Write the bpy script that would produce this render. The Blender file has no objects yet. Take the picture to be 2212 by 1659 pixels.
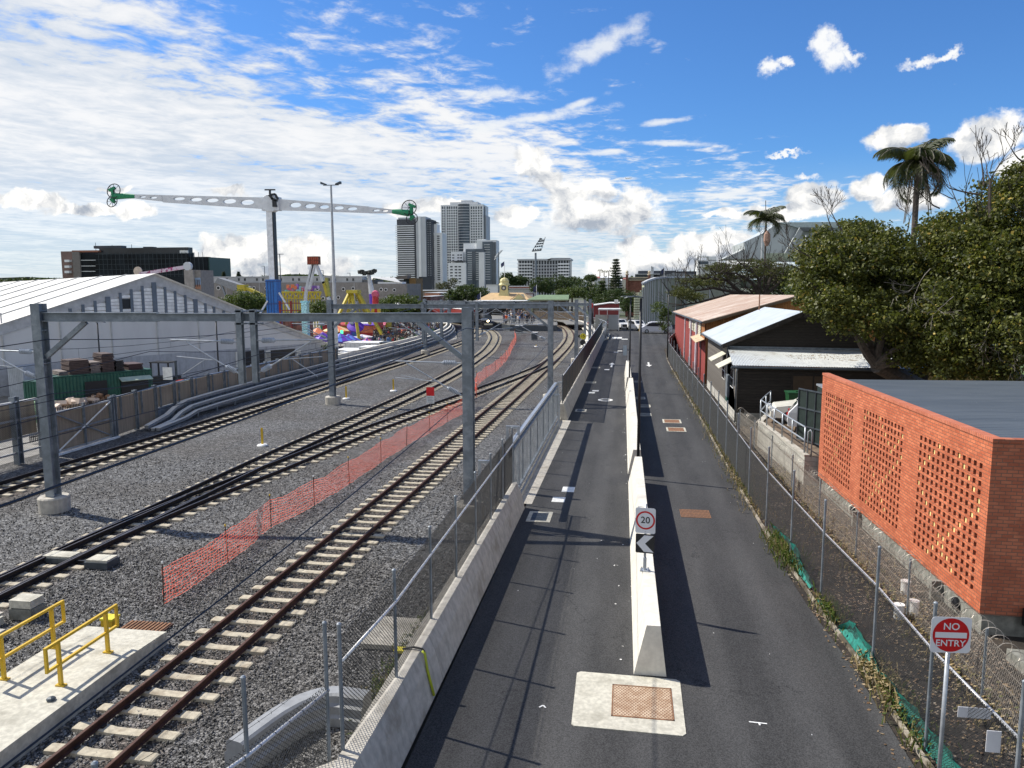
import bpy, bmesh, math, random
import numpy as np
from mathutils import Vector, Matrix
random.seed(7); rng = np.random.default_rng(7)
sc = bpy.context.scene
COL = sc.collection
PI = math.pi
# ---------------------------------------------------------------- camera (calibrated once, scene in metres)
FPX = 1661.; HY = 614.; CX, CY = 1106., 829.5; ROLL = math.radians(.15); HC = 8.35
TH = math.atan((CY-HY)/FPX); YAW = math.atan((1360-1106)/FPX*math.cos(TH))
def _basis():
    fx, fy = -math.sin(YAW), math.cos(YAW); c, s = math.cos(TH), math.sin(TH)
    fwd = Vector((fx*c, fy*c, -s)); up = Vector((fx*s, fy*s, c)); r = Vector((math.cos(YAW), math.sin(YAW), 0))
    cr, sr = math.cos(ROLL), math.sin(ROLL)
    return fwd, r*cr-up*sr, r*sr+up*cr
FWD, RT, UP = _basis()
def ray(u, v): return FWD + RT*((u-CX)/FPX) - UP*((v-CY)/FPX)
def G(u, v, z=0.):                      # point of the horizontal plane z seen in direction u,v (survey helper)
    d = ray(u, v); t = (z-HC)/d.z; return Vector((d.x*t, d.y*t, z))
def AT(u, v, y):                        # point at world y
    d = ray(u, v); t = y/d.y; return Vector((d.x*t, y, HC+d.z*t))
def RG(u, v, rg):                       # point at horizontal range rg
    d = ray(u, v); t = rg/math.hypot(d.x, d.y); return Vector((d.x*t, d.y*t, HC+d.z*t))
# ---------------------------------------------------------------- scene graph helpers
def tag(o, label=None, cat=None, group=None, kind=None):
    if label: o['label'] = label
    if cat: o['category'] = cat
    if group: o['group'] = group
    if kind: o['kind'] = kind
    return o
def thing(name, label, cat, loc=(0, 0, 0), rz=0., group=None):
    o = bpy.data.objects.new(name, None); COL.objects.link(o)
    o.location = loc; o.rotation_euler = (0, 0, rz); o.empty_display_size = .3
    o['_o'] = list(loc)
    return tag(o, label, cat, group)
def kids(o): return [c for c in bpy.data.objects if c.parent == o]
def copy_tree(o, loc=None, rz=None, label=None, parent=None, scale=None):
    c = o.copy(); COL.objects.link(c); c.parent = parent
    if loc is not None: c.location = loc
    if rz is not None: c.rotation_euler = (0, 0, rz)
    if scale is not None: c.scale = scale
    if label: c['label'] = label
    for ch in kids(o): copy_tree(ch, parent=c)
    return c
class MB:
    """collects shapes; build() links them as ONE mesh object"""
    def __init__(s, world=None):
        s.v = []; s.f = []; s.m = []; s.off = Vector(world) if world is not None else None; s.mi = 0; s.np = []
    def add(s, vs, fs):
        b = len(s.v); s.v += [tuple(p) for p in vs]; s.f += [tuple(b+i for i in f) for f in fs]; s.m += [s.mi]*len(fs); return s
    def box(s, c, d, rz=0., M=None):
        x, y, z = d[0]/2, d[1]/2, d[2]/2
        vs = [Vector(p) for p in ((-x,-y,-z),(x,-y,-z),(x,y,-z),(-x,y,-z),(-x,-y,z),(x,-y,z),(x,y,z),(-x,y,z))]
        if M is None: M = Matrix.Rotation(rz, 3, 'Z')
        return s.add([M@p+Vector(c) for p in vs], [(3,2,1,0),(4,5,6,7),(0,1,5,4),(1,2,6,5),(2,3,7,6),(3,0,4,7)])
    def b2(s, p0, p1):
        return s.box([(a+b)/2 for a, b in zip(p0, p1)], [abs(b-a) for a, b in zip(p0, p1)])
    def bar(s, p0, p1, w, h, up=(0, 0, 1)):      # rectangular bar between two points
        p0, p1 = Vector(p0), Vector(p1); d = p1-p0; L = d.length
        if L < 1e-6: return s
        a = d/L; u = Vector(up)
        if abs(a.dot(u)) > .98: u = Vector((0, 1, 0))
        sd = a.cross(u).normalized(); uu = sd.cross(a)
        M = Matrix((sd, a, uu)).transposed()
        return s.box((p0+p1)/2, (w, L, h), M=M)
    def tube(s, pts, r, n=6, caps=True):
        pts = [Vector(p) for p in pts]; rs = r if isinstance(r, (list, tuple)) else [r]*len(pts)
        vs = []; fs = []; prev = None
        for i, p in enumerate(pts):
            d = (pts[min(i+1, len(pts)-1)]-pts[max(i-1, 0)])
            if d.length < 1e-9: d = Vector((0, 0, 1))
            d.normalize()
            if prev is None:
                u = Vector((0, 0, 1)) if abs(d.z) < .9 else Vector((1, 0, 0)); a = d.cross(u).normalized()
            else: a = (prev-d*prev.dot(d)).normalized()
            prev = a; b = d.cross(a)
            for k in range(n):
                t = 2*PI*k/n; vs.append(p+(a*math.cos(t)+b*math.sin(t))*rs[i])
        for i in range(len(pts)-1):
            for k in range(n):
                k2 = (k+1) % n; fs.append((i*n+k, i*n+k2, (i+1)*n+k2, (i+1)*n+k))
        if caps: fs.append(tuple(range(n-1, -1, -1))); fs.append(tuple((len(pts)-1)*n+k for k in range(n)))
        return s.add(vs, fs)
    def lathe(s, prof, c=(0, 0, 0), n=16, ax=None):    # prof: (r,z)
        vs = []; fs = []
        M = Matrix.Identity(3) if ax is None else Vector((0, 0, 1)).rotation_difference(Vector(ax)).to_matrix()
        for r, z in prof:
            for k in range(n):
                t = 2*PI*k/n; vs.append(M@Vector((r*math.cos(t), r*math.sin(t), z))+Vector(c))
        for i in range(len(prof)-1):
            for k in range(n):
                k2 = (k+1) % n; fs.append((i*n+k, i*n+k2, (i+1)*n+k2, (i+1)*n+k))
        fs.append(tuple(range(n-1, -1, -1))); fs.append(tuple((len(prof)-1)*n+k for k in range(n)))
        return s.add(vs, fs)
    def prism(s, poly, vec):            # planar polygon (3d points) extruded by vec
        n = len(poly); vec = Vector(vec); a = [Vector(p) for p in poly]
        return s.add(a+[p+vec for p in a], [tuple(range(n-1, -1, -1)), tuple(range(n, 2*n))]+[(i, (i+1) % n, n+(i+1) % n, n+i) for i in range(n)])
    def quad(s, *p): return s.add(p, [tuple(range(len(p)))])
    def loft(s, rings, close=True, caps=True):
        n = len(rings[0]); vs = [p for r in rings for p in r]; fs = []
        for i in range(len(rings)-1):
            for k in range(n if close else n-1):
                k2 = (k+1) % n; fs.append((i*n+k, i*n+k2, (i+1)*n+k2, (i+1)*n+k))
        if caps: fs.append(tuple(range(n-1, -1, -1))); fs.append(tuple((len(rings)-1)*n+k for k in range(n)))
        return s.add(vs, fs)
    def build(s, name, mat, parent=None, label=None, smooth=False, kind=None, off=None, fix=True):
        if off is None: off = s.off
        if off is None and parent is not None and '_w' in parent: off = Vector(parent['_o'])
        me = bpy.data.meshes.new(name)
        if off is not None and off.length > 0: vs = [(p[0]-off[0], p[1]-off[1], p[2]-off[2]) for p in s.v]
        else: vs = s.v
        me.from_pydata(vs, [], s.f)
        mats = mat if isinstance(mat, (list, tuple)) else [mat]
        for m in mats: me.materials.append(m)
        if len(mats) > 1: me.polygons.foreach_set('material_index', s.m)
        if fix:
            bm = bmesh.new(); bm.from_mesh(me); bmesh.ops.recalc_face_normals(bm, faces=bm.faces); bm.to_mesh(me); bm.free()
        if smooth: me.polygons.foreach_set('use_smooth', [True]*len(me.polygons))
        o = bpy.data.objects.new(name, me); COL.objects.link(o)
        if parent is not None: o.parent = parent
        if label: o['label'] = label
        if kind: o['kind'] = kind
        return o
def W(name, label, cat, loc, group=None):           # thing whose parts are given in world coordinates
    loc = tuple(loc); o = thing(name, label, cat, loc, 0, group); o['_w'] = 1; return o
def npmesh(name, V, F, mat, parent=None, mi=None, off=None):   # big numpy quad/tri mesh
    V = np.asarray(V, dtype=np.float32)
    if off is not None: V = V-np.asarray(off, dtype=np.float32)
    F = np.asarray(F, dtype=np.int32); n, k = F.shape
    me = bpy.data.meshes.new(name); me.vertices.add(len(V)); me.vertices.foreach_set('co', V.ravel())
    me.loops.add(n*k); me.loops.foreach_set('vertex_index', F.ravel())
    me.polygons.add(n); me.polygons.foreach_set('loop_start', np.arange(0, n*k, k, dtype=np.int32))
    me.polygons.foreach_set('loop_total', np.full(n, k, dtype=np.int32))
    mats = mat if isinstance(mat, (list, tuple)) else [mat]
    for m in mats: me.materials.append(m)
    if mi is not None: me.polygons.foreach_set('material_index', np.asarray(mi, dtype=np.int32))
    me.update(); me.validate()
    o = bpy.data.objects.new(name, me); COL.objects.link(o)
    if parent is not None: o.parent = parent
    return o
def struct(o): o['kind'] = 'structure'; return o
# ---------------------------------------------------------------- node helper
class NT:
    def __init__(s, nt): s.n = nt.nodes; s.l = nt.links
    def new(s, t, **k):
        nd = s.n.new(t)
        for a, b in k.items(): setattr(nd, a, b)
        return nd
    def put(s, sock, val):
        if val is None: return
        if hasattr(val, 'is_output') or isinstance(val, bpy.types.NodeSocket): s.l.new(val, sock)
        else: sock.default_value = val
    def math(s, op, a, b=None, c=None, clamp=False):
        nd = s.new('ShaderNodeMath', operation=op, use_clamp=clamp); s.put(nd.inputs[0], a); s.put(nd.inputs[1], b); s.put(nd.inputs[2], c); return nd.outputs[0]
    def vmath(s, op, a, b=None):
        nd = s.new('ShaderNodeVectorMath', operation=op); s.put(nd.inputs[0], a); s.put(nd.inputs[1], b)
        return nd.outputs['Value'] if op in ('LENGTH', 'DOT_PRODUCT', 'DISTANCE') else nd.outputs[0]
    def mix(s, f, a, b, blend='MIX'):
        nd = s.new('ShaderNodeMix', data_type='RGBA', blend_type=blend); s.put(nd.inputs[0], f)
        for i, q in ((6, a), (7, b)):
            if isinstance(q, (tuple, list)) and len(q) == 3: q = (*q, 1)
            s.put(nd.inputs[i], q)
        return nd.outputs[2]
    def noise(s, vec, scale, detail=3, rough=.55, dim='3D', out=0, dist=0.):
        nd = s.new('ShaderNodeTexNoise', noise_dimensions=dim); s.put(nd.inputs['Vector'], vec)
        nd.inputs['Scale'].default_value = scale; nd.inputs['Detail'].default_value = detail; nd.inputs['Roughness'].default_value = rough
        nd.inputs['Distortion'].default_value = dist
        return nd.outputs[out]
    def ramp(s, f, a, b, c=0., d=1., smooth=True):
        nd = s.new('ShaderNodeMapRange', interpolation_type='SMOOTHSTEP' if smooth else 'LINEAR'); nd.clamp = True
        for i, q in enumerate((f, a, b, c, d)): s.put(nd.inputs[i], q)
        return nd.outputs[0]
    def comb(s, x, y, z):
        nd = s.new('ShaderNodeCombineXYZ'); s.put(nd.inputs[0], x); s.put(nd.inputs[1], y); s.put(nd.inputs[2], z); return nd.outputs[0]
    def sep(s, v):
        nd = s.new('ShaderNodeSeparateXYZ'); s.put(nd.inputs[0], v); return nd.outputs
    def bump(s, h, strength=.3, dist=.02, normal=None):
        nd = s.new('ShaderNodeBump'); nd.inputs['Strength'].default_value = strength; nd.inputs['Distance'].default_value = dist
        s.put(nd.inputs['Height'], h); s.put(nd.inputs['Normal'], normal); return nd.outputs[0]
def newmat(name):
    m = bpy.data.materials.new(name); m.use_nodes = True; n = NT(m.node_tree)
    b = m.node_tree.nodes['Principled BSDF']; pos = n.new('ShaderNodeNewGeometry').outputs['Position']
    return m, n, b, pos
MC = {}
def M(name, col, rough=.7, metal=0., var=.12, scale=2., bump=0., bscale=20., col2=None, c2scale=.6, c2lo=.5, c2hi=.7, streak=0., spec=.5, emit=0.):
    """general weathered surface: fine value noise, optional second colour patches, optional vertical streaks"""
    if name in MC: return MC[name]
    m, n, b, pos = newmat(name)
    c = (*col, 1)
    f = n.noise(pos, scale, 4, .6)
    lo = tuple(x*(1-var*1.3) for x in col); hi = tuple(min(1, x*(1+var)) for x in col)
    out = n.mix(n.ramp(f, .3, .7), lo, hi)
    if col2 is not None: out = n.mix(n.ramp(n.noise(pos, c2scale, 5, .65), c2lo, c2hi), out, col2)
    if streak > 0:
        st = n.noise(n.vmath('MULTIPLY', pos, (3.5, 3.5, .25)), 1.3, 3, .6)
        out = n.mix(n.math('MULTIPLY', n.ramp(st, .45, .75), streak), out, tuple(x*.35 for x in col))
    n.put(b.inputs['Base Color'], out); b.inputs['Roughness'].default_value = rough; b.inputs['Metallic'].default_value = metal
    b.inputs['Specular IOR Level'].default_value = spec
    if bump > 0: n.put(b.inputs['Normal'], n.bump(n.noise(pos, bscale, 4, .6), bump, .02))
    if emit > 0:
        b.inputs['Emission Color'].default_value = c; b.inputs['Emission Strength'].default_value = emit
    MC[name] = m; return m
# ---------------------------------------------------------------- materials
steel = M('galvanised_steel', (.21, .24, .27), .5, .35, .15, 3., col2=(.30, .33, .36), c2scale=1.5)
steel_l = M('bright_galvanised', (.42, .45, .48), .42, .5, .12, 5.)
steel_d = M('dark_grey_steel', (.07, .085, .10), .5, .3, .15, 4.)
black = M('black_paint', (.012, .013, .016), .45)
concrete_w = M('new_pale_concrete', (.68, .65, .57), .8, 0, .07, 6., .25, 60., (.54, .51, .45), 1.1, .5, .75, .10)
concrete = M('weathered_concrete', (.47, .44, .38), .85, 0, .12, 5., .4, 50., (.30, .27, .22), 1.0, .5, .72, .35)
concrete_p = M('pit_concrete', (.54, .515, .43), .85, 0, .14, 9., .4, 70., (.33, .31, .25), 1.6, .45, .75)
concrete_d = M('old_grey_concrete', (.24, .24, .21), .9, 0, .2, 5., .5, 40., (.12, .12, .10), 1.2, .45, .7, .4)
sleeper_m = M('sleeper_concrete', (.46, .41, .31), .85, 0, .16, 9., .3, 60., (.28, .225, .155), 3., .45, .75)
yellow = M('safety_yellow_paint', (.62, .40, .02), .5, 0, .08)
rail_rust = M('rusty_rail', (.075, .032, .020), .65, .3, .25, 6., .2, 60.)
rail_dark = M('dark_rail_web', (.028, .021, .019), .6, .4, .25, 6.)
rail_shine = M('worn_rail_head', (.16, .14, .13), .35, .8, .15, 6.)
rust = M('rusted_iron', (.26, .13, .065), .75, .2, .2, 12., .3, 60., (.15, .075, .045), 4.)
white_p = M('white_paint', (.78, .78, .76), .5)
roadwhite = M('thermoplastic_road_paint', (.74, .74, .70), .7, 0, .1, 6., .1, 60., (.45, .45, .43), 4., .62, .85)
dark_glass = M('dark_window_glass', (.02, .025, .03), .12, 0, .1, 2., spec=.8)
tyre = M('tyre_rubber', (.02, .02, .02), .8)
wood_d = M('dark_stained_boards', (.028, .022, .018), .8, 0, .35, 3., .2, 30.)
galv_roof = M('pale_zinc_roof', (.56, .60, .61), .5, .25, .06, .8, 0, 20, (.46, .50, .52), .7, .5, .7)
green_m = M('mid_green_paint', (.03, .16, .05), .55)
bark = M('grey_brown_bark', (.085, .070, .058), .9, 0, .3, 6., .6, 25.)
bark_l = M('pale_bark', (.20, .18, .15), .9, 0, .3, 6., .6, 25.)

def m_ballast():
    m, n, b, pos = newmat('ballast_gravel')
    nd = n.new('ShaderNodeTexVoronoi', feature='F1'); n.put(nd.inputs['Vector'], pos); nd.inputs['Scale'].default_value = 15.
    n2 = n.new('ShaderNodeTexVoronoi', feature='DISTANCE_TO_EDGE'); n.put(n2.inputs['Vector'], pos); n2.inputs['Scale'].default_value = 15.
    cell = n.sep(nd.outputs['Color'])[0]
    big = n.ramp(n.noise(pos, .18, 4, .6), .38, .62)
    base = n.mix(n.ramp(cell, .0, 1., smooth=False), (.05, .050, .050), (.37, .37, .365))
    base = n.mix(n.ramp(n.noise(pos, 3.2, 6, .75), .38, .62), n.mix(.45, base, (.01, .01, .01)), base)
    base = n.mix(n.math('MULTIPLY', big, .5), base, n.mix(cell, (.028, .024, .02), (.17, .15, .125)))
    edge = n.ramp(n2.outputs['Distance'], 0., .10)
    xs_ = n.sep(pos)[0]; dirt = None
    for c0, w0 in ((-8.8, 1.1), (-16.8, 1.3), (-24.8, 1.3)):
        q = n.ramp(n.math('ABSOLUTE', n.math('SUBTRACT', xs_, c0)), w0, w0*.35); dirt = q if dirt is None else n.math('MAXIMUM', dirt, q)
    base = n.mix(n.math('MULTIPLY', dirt, n.ramp(n.noise(pos, .9, 4, .6), .3, .7, .25, .75)), base, n.mix(cell, (.03, .02, .014), (.17, .12, .085)))
    n.put(b.inputs['Base Color'], n.mix(edge, (.018, .017, .017), base))
    b.inputs['Roughness'].default_value = .8; b.inputs['Specular IOR Level'].default_value = .25
    h = n.math('ADD', n.math('MULTIPLY', edge, .5), n.math('MULTIPLY', cell, .9))
    n.put(b.inputs['Normal'], n.bump(h, .9, .045)); return m
ballast_m = m_ballast()
def m_stone():
    m, n, b, pos = newmat('ballast_stone')
    r = n.new('ShaderNodeObjectInfo').outputs['Random']
    c = n.mix(r, (.045, .050, .058), (.27, .28, .29))
    c = n.mix(n.math('MULTIPLY', n.ramp(n.noise(pos, .18, 4, .6), .38, .62), .45), c, (.075, .067, .06))
    n.put(b.inputs['Base Color'], c); b.inputs['Roughness'].default_value = .7; return m
stone_m = m_stone()
def m_asphalt():
    m, n, b, pos = newmat('asphalt')
    big = n.ramp(n.noise(n.vmath('MULTIPLY', pos, (1., .22, 1.)), .9, 5, .6), .3, .75)
    c = n.mix(big, (.027, .027, .027), (.054, .053, .052))
    # tyre-polished wheel tracks and pale dust follow the driving direction
    x = n.sep(pos)[0]
    tr = n.math('ABSOLUTE', n.math('SINE', n.math('MULTIPLY_ADD', x, 2.05, .6)))
    c = n.mix(n.math('MULTIPLY', n.math('MULTIPLY', n.ramp(tr, .6, 1.), n.noise(n.vmath('MULTIPLY', pos, (1., .15, 1.)), 1.3, 3)), .45), c, (.10, .10, .10))
    c = n.mix(n.math('MULTIPLY', n.ramp(n.noise(pos, 1.6, 6, .7), .62, .78), .6), c, (.13, .125, .115))
    cr = n.new('ShaderNodeTexVoronoi', feature='DISTANCE_TO_EDGE'); n.put(cr.inputs['Vector'], n.vmath('ADD', n.vmath('MULTIPLY', pos, (1., .5, 1.)), n.noise(pos, 2.5, 4, .6, out=1))); cr.inputs['Scale'].default_value = .33
    c = n.mix(n.math('MULTIPLY', n.ramp(cr.outputs['Distance'], .010, .002), n.ramp(n.noise(pos, .35, 2), .5, .58)), c, (.018, .018, .018)); c = n.mix(n.math('MULTIPLY', n.ramp(n.noise(pos, .8, 5, .6), .62, .7), .45), c, (.022, .021, .02))
    sp = n.new('ShaderNodeTexVoronoi'); n.put(sp.inputs['Vector'], pos); sp.inputs['Scale'].default_value = 60.
    grain = n.sep(sp.outputs['Color'])[0]
    c = n.mix(n.ramp(grain, .0, 1.), n.mix(.32, c, (0, 0, 0)), n.mix(.10, c, (.30, .30, .30)))
    n.put(b.inputs['Base Color'], c); b.inputs['Roughness'].default_value = .82; b.inputs['Specular IOR Level'].default_value = .3
    n.put(b.inputs['Normal'], n.bump(n.noise(pos, 90., 3, .7), .35, .01)); return m
asphalt = m_asphalt()
def m_soil():
    m, n, b, pos = newmat('leaf_littered_soil')
    c = n.mix(n.ramp(n.noise(pos, 1.1, 6, .7), .35, .65), (.018, .014, .011), (.045, .035, .026))
    vo = n.new('ShaderNodeTexVoronoi'); n.put(vo.inputs['Vector'], pos); vo.inputs['Scale'].default_value = 22.; vo.inputs['Randomness'].default_value = 1.
    s = n.sep(vo.outputs['Color'])
    mask = n.math('MULTIPLY', n.ramp(s[1], .82, .88), n.ramp(n.noise(pos, .9, 3), .42, .6))
    c = n.mix(mask, c, n.mix(s[0], (.20, .12, .07), (.42, .36, .28)))
    c = n.mix(n.math('MULTIPLY', n.ramp(n.noise(pos, .5, 4, .6), .6, .72), .6), c, (.05, .07, .02))
    n.put(b.inputs['Base Color'], c); b.inputs['Roughness'].default_value = .95
    n.put(b.inputs['Normal'], n.bump(n.noise(pos, 25., 4, .7), .8, .03)); return m
soil = m_soil()
gravel = M('yard_gravel', (.26, .25, .23), .9, 0, .2, 1.5, .5, 30., (.36, .34, .30), .4)
terrain_m = M('far_ground', (.12, .12, .10), .95, 0, .3, .05, 0, 20, (.06, .085, .03), .03, .45, .6)

def brickmat(name, ax, c1, c2, mortar, bw=.24, bh=.086, ms=.010, bump=.5, var=.6):
    """ax: 'x' wall runs along x, 'y' wall runs along y, bricks laid in world coordinates"""
    m, n, b, pos = newmat(name)
    s = n.sep(pos); v = n.comb(s[0] if ax == 'x' else s[1], s[2], 0)
    t = n.new('ShaderNodeTexBrick'); n.put(t.inputs['Vector'], v); t.inputs['Scale'].default_value = 1.
    t.inputs['Color1'].default_value = (*c1, 1); t.inputs['Color2'].default_value = (*c2, 1); t.inputs['Mortar'].default_value = (*mortar, 1)
    t.inputs['Brick Width'].default_value = bw; t.inputs['Row Height'].default_value = bh; t.inputs['Mortar Size'].default_value = ms
    t.inputs['Bias'].default_value = 0.
    c = n.mix(n.math('MULTIPLY', n.ramp(n.noise(pos, 1.3, 5, .65), .38, .68), .45), t.outputs['Color'], tuple(x*.6 for x in c1))
    c = n.mix(n.math('MULTIPLY', n.ramp(n.noise(pos, 14, 3, .6), .5, .8), .3), c, tuple(min(1, x*1.25) for x in c2))
    n.put(b.inputs['Base Color'], c); b.inputs['Roughness'].default_value = .85
    n.put(b.inputs['Normal'], n.bump(n.math('SUBTRACT', 1., t.outputs['Fac']), bump, .01)); return m
brick_y = brickmat('orange_brick_lane_side', 'y', (.44, .10, .038), (.64, .19, .085), (.22, .10, .06))
brick_x = brickmat('orange_brick_end', 'x', (.36, .10, .05), (.50, .17, .09), (.18, .10, .07))
brick_top = brickmat('brick_on_edge_coping', 'y', (.50, .13, .06), (.62, .20, .11), (.25, .12, .08), .086, 5., .012)
block_y = brickmat('grey_blockwork', 'y', (.42, .41, .36), (.50, .49, .43), (.30, .29, .25), .4, .2, .010, .8)
block_x = brickmat('grey_blockwork_end', 'x', (.36, .35, .31), (.44, .43, .38), (.26, .25, .22), .4, .2, .010, .8)
def boardmat(name, c1, c2, pitch=.17, horiz=True, along=None, depth=.02):
    m, n, b, pos = newmat(name); s = n.sep(pos)
    co = s[2] if horiz else n.math('ADD', s[0], s[1])
    fr = n.math('FRACT', n.math('DIVIDE', co, pitch)); idx = n.math('FLOOR', n.math('DIVIDE', co, pitch))
    wn = n.new('ShaderNodeTexWhiteNoise', noise_dimensions='1D'); n.put(wn.inputs['W'], idx)
    grain = n.noise(n.vmath('MULTIPLY', pos, (1., 1., 14.) if horiz else (9., 9., .6)), 3., 5, .7)
    c = n.mix(n.ramp(grain, .3, .75), c1, c2)
    c = n.mix(n.math('MULTIPLY', wn.outputs['Value'], .35), c, tuple(x*.5 for x in c1))
    c = n.mix(n.ramp(fr, .90, .97), c, tuple(x*.15 for x in c1))
    n.put(b.inputs['Base Color'], c); b.inputs['Roughness'].default_value = .85
    n.put(b.inputs['Normal'], n.bump(n.math('SUBTRACT', 1., fr) if horiz else n.ramp(fr, .8, .95, 1., 0.), .8, depth)); return m
boards_grey = boardmat('silvered_weatherboard', (.075, .065, .055), (.21, .19, .165))
boards_dark = boardmat('dark_weatherboard', (.020, .016, .013), (.055, .045, .036))
red_clad = boardmat('red_painted_sheeting', (.24, .035, .03), (.32, .055, .045), .6, False)
orange_clad = boardmat('rust_orange_sheeting', (.30, .12, .035), (.40, .17, .05), .19, False)
def m_rustroof():
    m, n, b, pos = newmat('rust_stained_tin_roof')
    st = n.noise(n.vmath('MULTIPLY', pos, (.25, 1.6, .25)), 1.2, 5, .7); pt = n.noise(pos, .35, 5, .7)
    c = n.mix(n.ramp(st, .38, .62), (.50, .42, .34), (.36, .22, .14))
    c = n.mix(n.ramp(pt, .45, .68), c, (.62, .54, .45)); c = n.mix(n.math('MULTIPLY', n.ramp(n.noise(pos, 1.4, 6, .7), .5, .66), .6), c, (.30, .12, .065))
    n.put(b.inputs['Base Color'], c); b.inputs['Roughness'].default_value = .6
    w = n.math('SINE', n.math('MULTIPLY', n.sep(pos)[1], 2*PI/.2)); n.put(b.inputs['Normal'], n.bump(w, .4, .02)); return m
rustroof = m_rustroof()
corr = M('corrugated_iron', (.60, .62, .60), .45, .4, .06, 1.5, col2=(.30, .26, .20), c2scale=.9, c2lo=.58, c2hi=.72)
def m_leaf(name, c1, c2, c3=None, trans=.25, p3=.93):
    m, n, b, pos = newmat(name); g = [x for x in m.node_tree.nodes if x.type == 'NEW_GEOMETRY'][0]; r = g.outputs['Random Per Island']
    c = n.mix(r, c1, c2)
    if c3: c = n.mix(n.ramp(n.math('FRACT', n.math('MULTIPLY', r, 7.31)), p3, p3+.02), c, c3)
    c = n.mix(n.ramp(n.noise(pos, .55, 3, .6), .35, .65), c, n.mix(.5, c, c1))
    n.put(b.inputs['Base Color'], c); b.inputs['Roughness'].default_value = .55; b.inputs['Specular IOR Level'].default_value = .35
    tr = n.new('ShaderNodeBsdfTranslucent'); n.put(tr.inputs['Color'], n.mix(.5, c, (.16, .20, .02)))
    mx = n.new('ShaderNodeMixShader'); mx.inputs[0].default_value = trans
    out = m.node_tree.nodes['Material Output']; n.l.new(b.outputs[0], mx.inputs[1]); n.l.new(tr.outputs[0], mx.inputs[2]); n.l.new(mx.outputs[0], out.inputs[0]); return m
leaf_fig = m_leaf('fig_leaves', (.024, .036, .009), (.18, .19, .032), (.44, .32, .06), .26, .955)
leaf_poin = m_leaf('feathery_leaves', (.045, .055, .013), (.12, .125, .03), None)
leaf_dark = m_leaf('dark_green_leaves', (.018, .040, .012), (.055, .095, .025), None)
leaf_mid = m_leaf('mid_green_leaves', (.035, .065, .014), (.11, .15, .03), None)
leaf_palm = m_leaf('palm_leaflets', (.03, .042, .016), (.10, .115, .045), None)
leaf_pine = m_leaf('pine_needles', (.010, .022, .012), (.03, .05, .022), None)
leaf_grey = m_leaf('sparse_grey_leaves', (.05, .055, .03), (.11, .11, .06), None)
weed_m = m_leaf('weeds', (.05, .09, .015), (.16, .20, .04), (.28, .22, .10), .3, .6)
def m_net(name, col): return M(name, col, .6, 0, .2, 4.)
orange_net, n, b, pos = newmat('orange_barrier_plastic'); b.inputs['Base Color'].default_value = (.98, .20, .14, 1); b.inputs['Roughness'].default_value = .5
tr = n.new('ShaderNodeBsdfTranslucent'); tr.inputs['Color'].default_value = (1., .24, .17, 1); mx = n.new('ShaderNodeMixShader'); mx.inputs[0].default_value = .5
n.l.new(b.outputs[0], mx.inputs[1]); n.l.new(tr.outputs[0], mx.inputs[2]); n.l.new(mx.outputs[0], orange_net.node_tree.nodes['Material Output'].inputs[0])
wire_m = M('dull_fence_wire', (.055, .058, .06), .5, .5, .2, 8.)
wire_l = M('weathered_razor_wire', (.42, .38, .33), .5, .4, .2, 8.)
def m_marquee(name, c):
    m, n, b, pos = newmat(name)
    col = n.mix(n.ramp(n.noise(n.vmath('MULTIPLY', pos, (1, 1, .3)), .5, 5, .6), .4, .75), c, tuple(x*.86 for x in c))
    n.put(b.inputs['Base Color'], col); b.inputs['Roughness'].default_value = .5
    tr = n.new('ShaderNodeBsdfTranslucent'); tr.inputs['Color'].default_value = (*c, 1)
    mx = n.new('ShaderNodeMixShader'); mx.inputs[0].default_value = .12
    out = m.node_tree.nodes['Material Output']; n.l.new(b.outputs[0], mx.inputs[1]); n.l.new(tr.outputs[0], mx.inputs[2]); n.l.new(mx.outputs[0], out.inputs[0]); return m
marq_w = m_marquee('white_pvc_fabric', (.74, .73, .68)); marq_g = m_marquee('grey_white_pvc_wall', (.68, .68, .68))
concrete_t = concrete_w

def m_rail():
    m, n, b, pos = newmat('rail_with_ties'); y = n.sep(pos)[1]
    f = n.math('FRACT', n.math('DIVIDE', y, .3)); c = n.mix(n.ramp(f, .05, .07), (.10, .11, .12), (.66, .66, .66))
    n.put(b.inputs['Base Color'], c); b.inputs['Roughness'].default_value = .4; b.inputs['Metallic'].default_value = .4; return m
railtie = m_rail()
# ---------------------------------------------------------------- ground
def sheet(name, poly, z, m, kind='structure', grid=None):
    mb = MB(); mb.quad(*[(p[0], p[1], z) for p in poly]); o = mb.build(name, m, fix=False); o['kind'] = kind; return o
sheet('ground', [(-2500, -400), (2500, -400), (2500, 6000), (-2500, 6000)], -.20, terrain_m)
sheet('ballast', [(-29., -4), (-3.9, -4), (-3.9, 47), (-3.8, 132), (-8, 165), (-14, 175), (-60, 230), (-60, 190), (-34, 150), (-26.5, 118), (-26.2, 60), (-29, 38)], -.02, ballast_m)
sheet('yard_gravel', [(-130, 20), (-29.2, 20), (-29.2, 38), (-26.6, 60), (-26.6, 118), (-34.2, 150), (-60.2, 190), (-60.2, 230), (-200, 230), (-200, 20)], -.06, gravel)
road_R = [(5.05, -4), (5.05, 13.3), (5.0, 16.8), (4.75, 20), (4.62, 24), (4.62, 50), (4.5, 65), (4.4, 89), (4.5, 100), (7, 112), (9, 125), (40, 128), (40, 170), (-4, 170), (-4.5, 140), (-3.6, 131)]
sheet('road', [(-3.7, -4)]+road_R+[(-3.65, 47), (-3.75, 30)], 0., asphalt)
sheet('soil_strip', [(4.6, -4), (16, -4), (16, 19), (16, 120), (4.3, 120)], -.03, soil)
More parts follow.
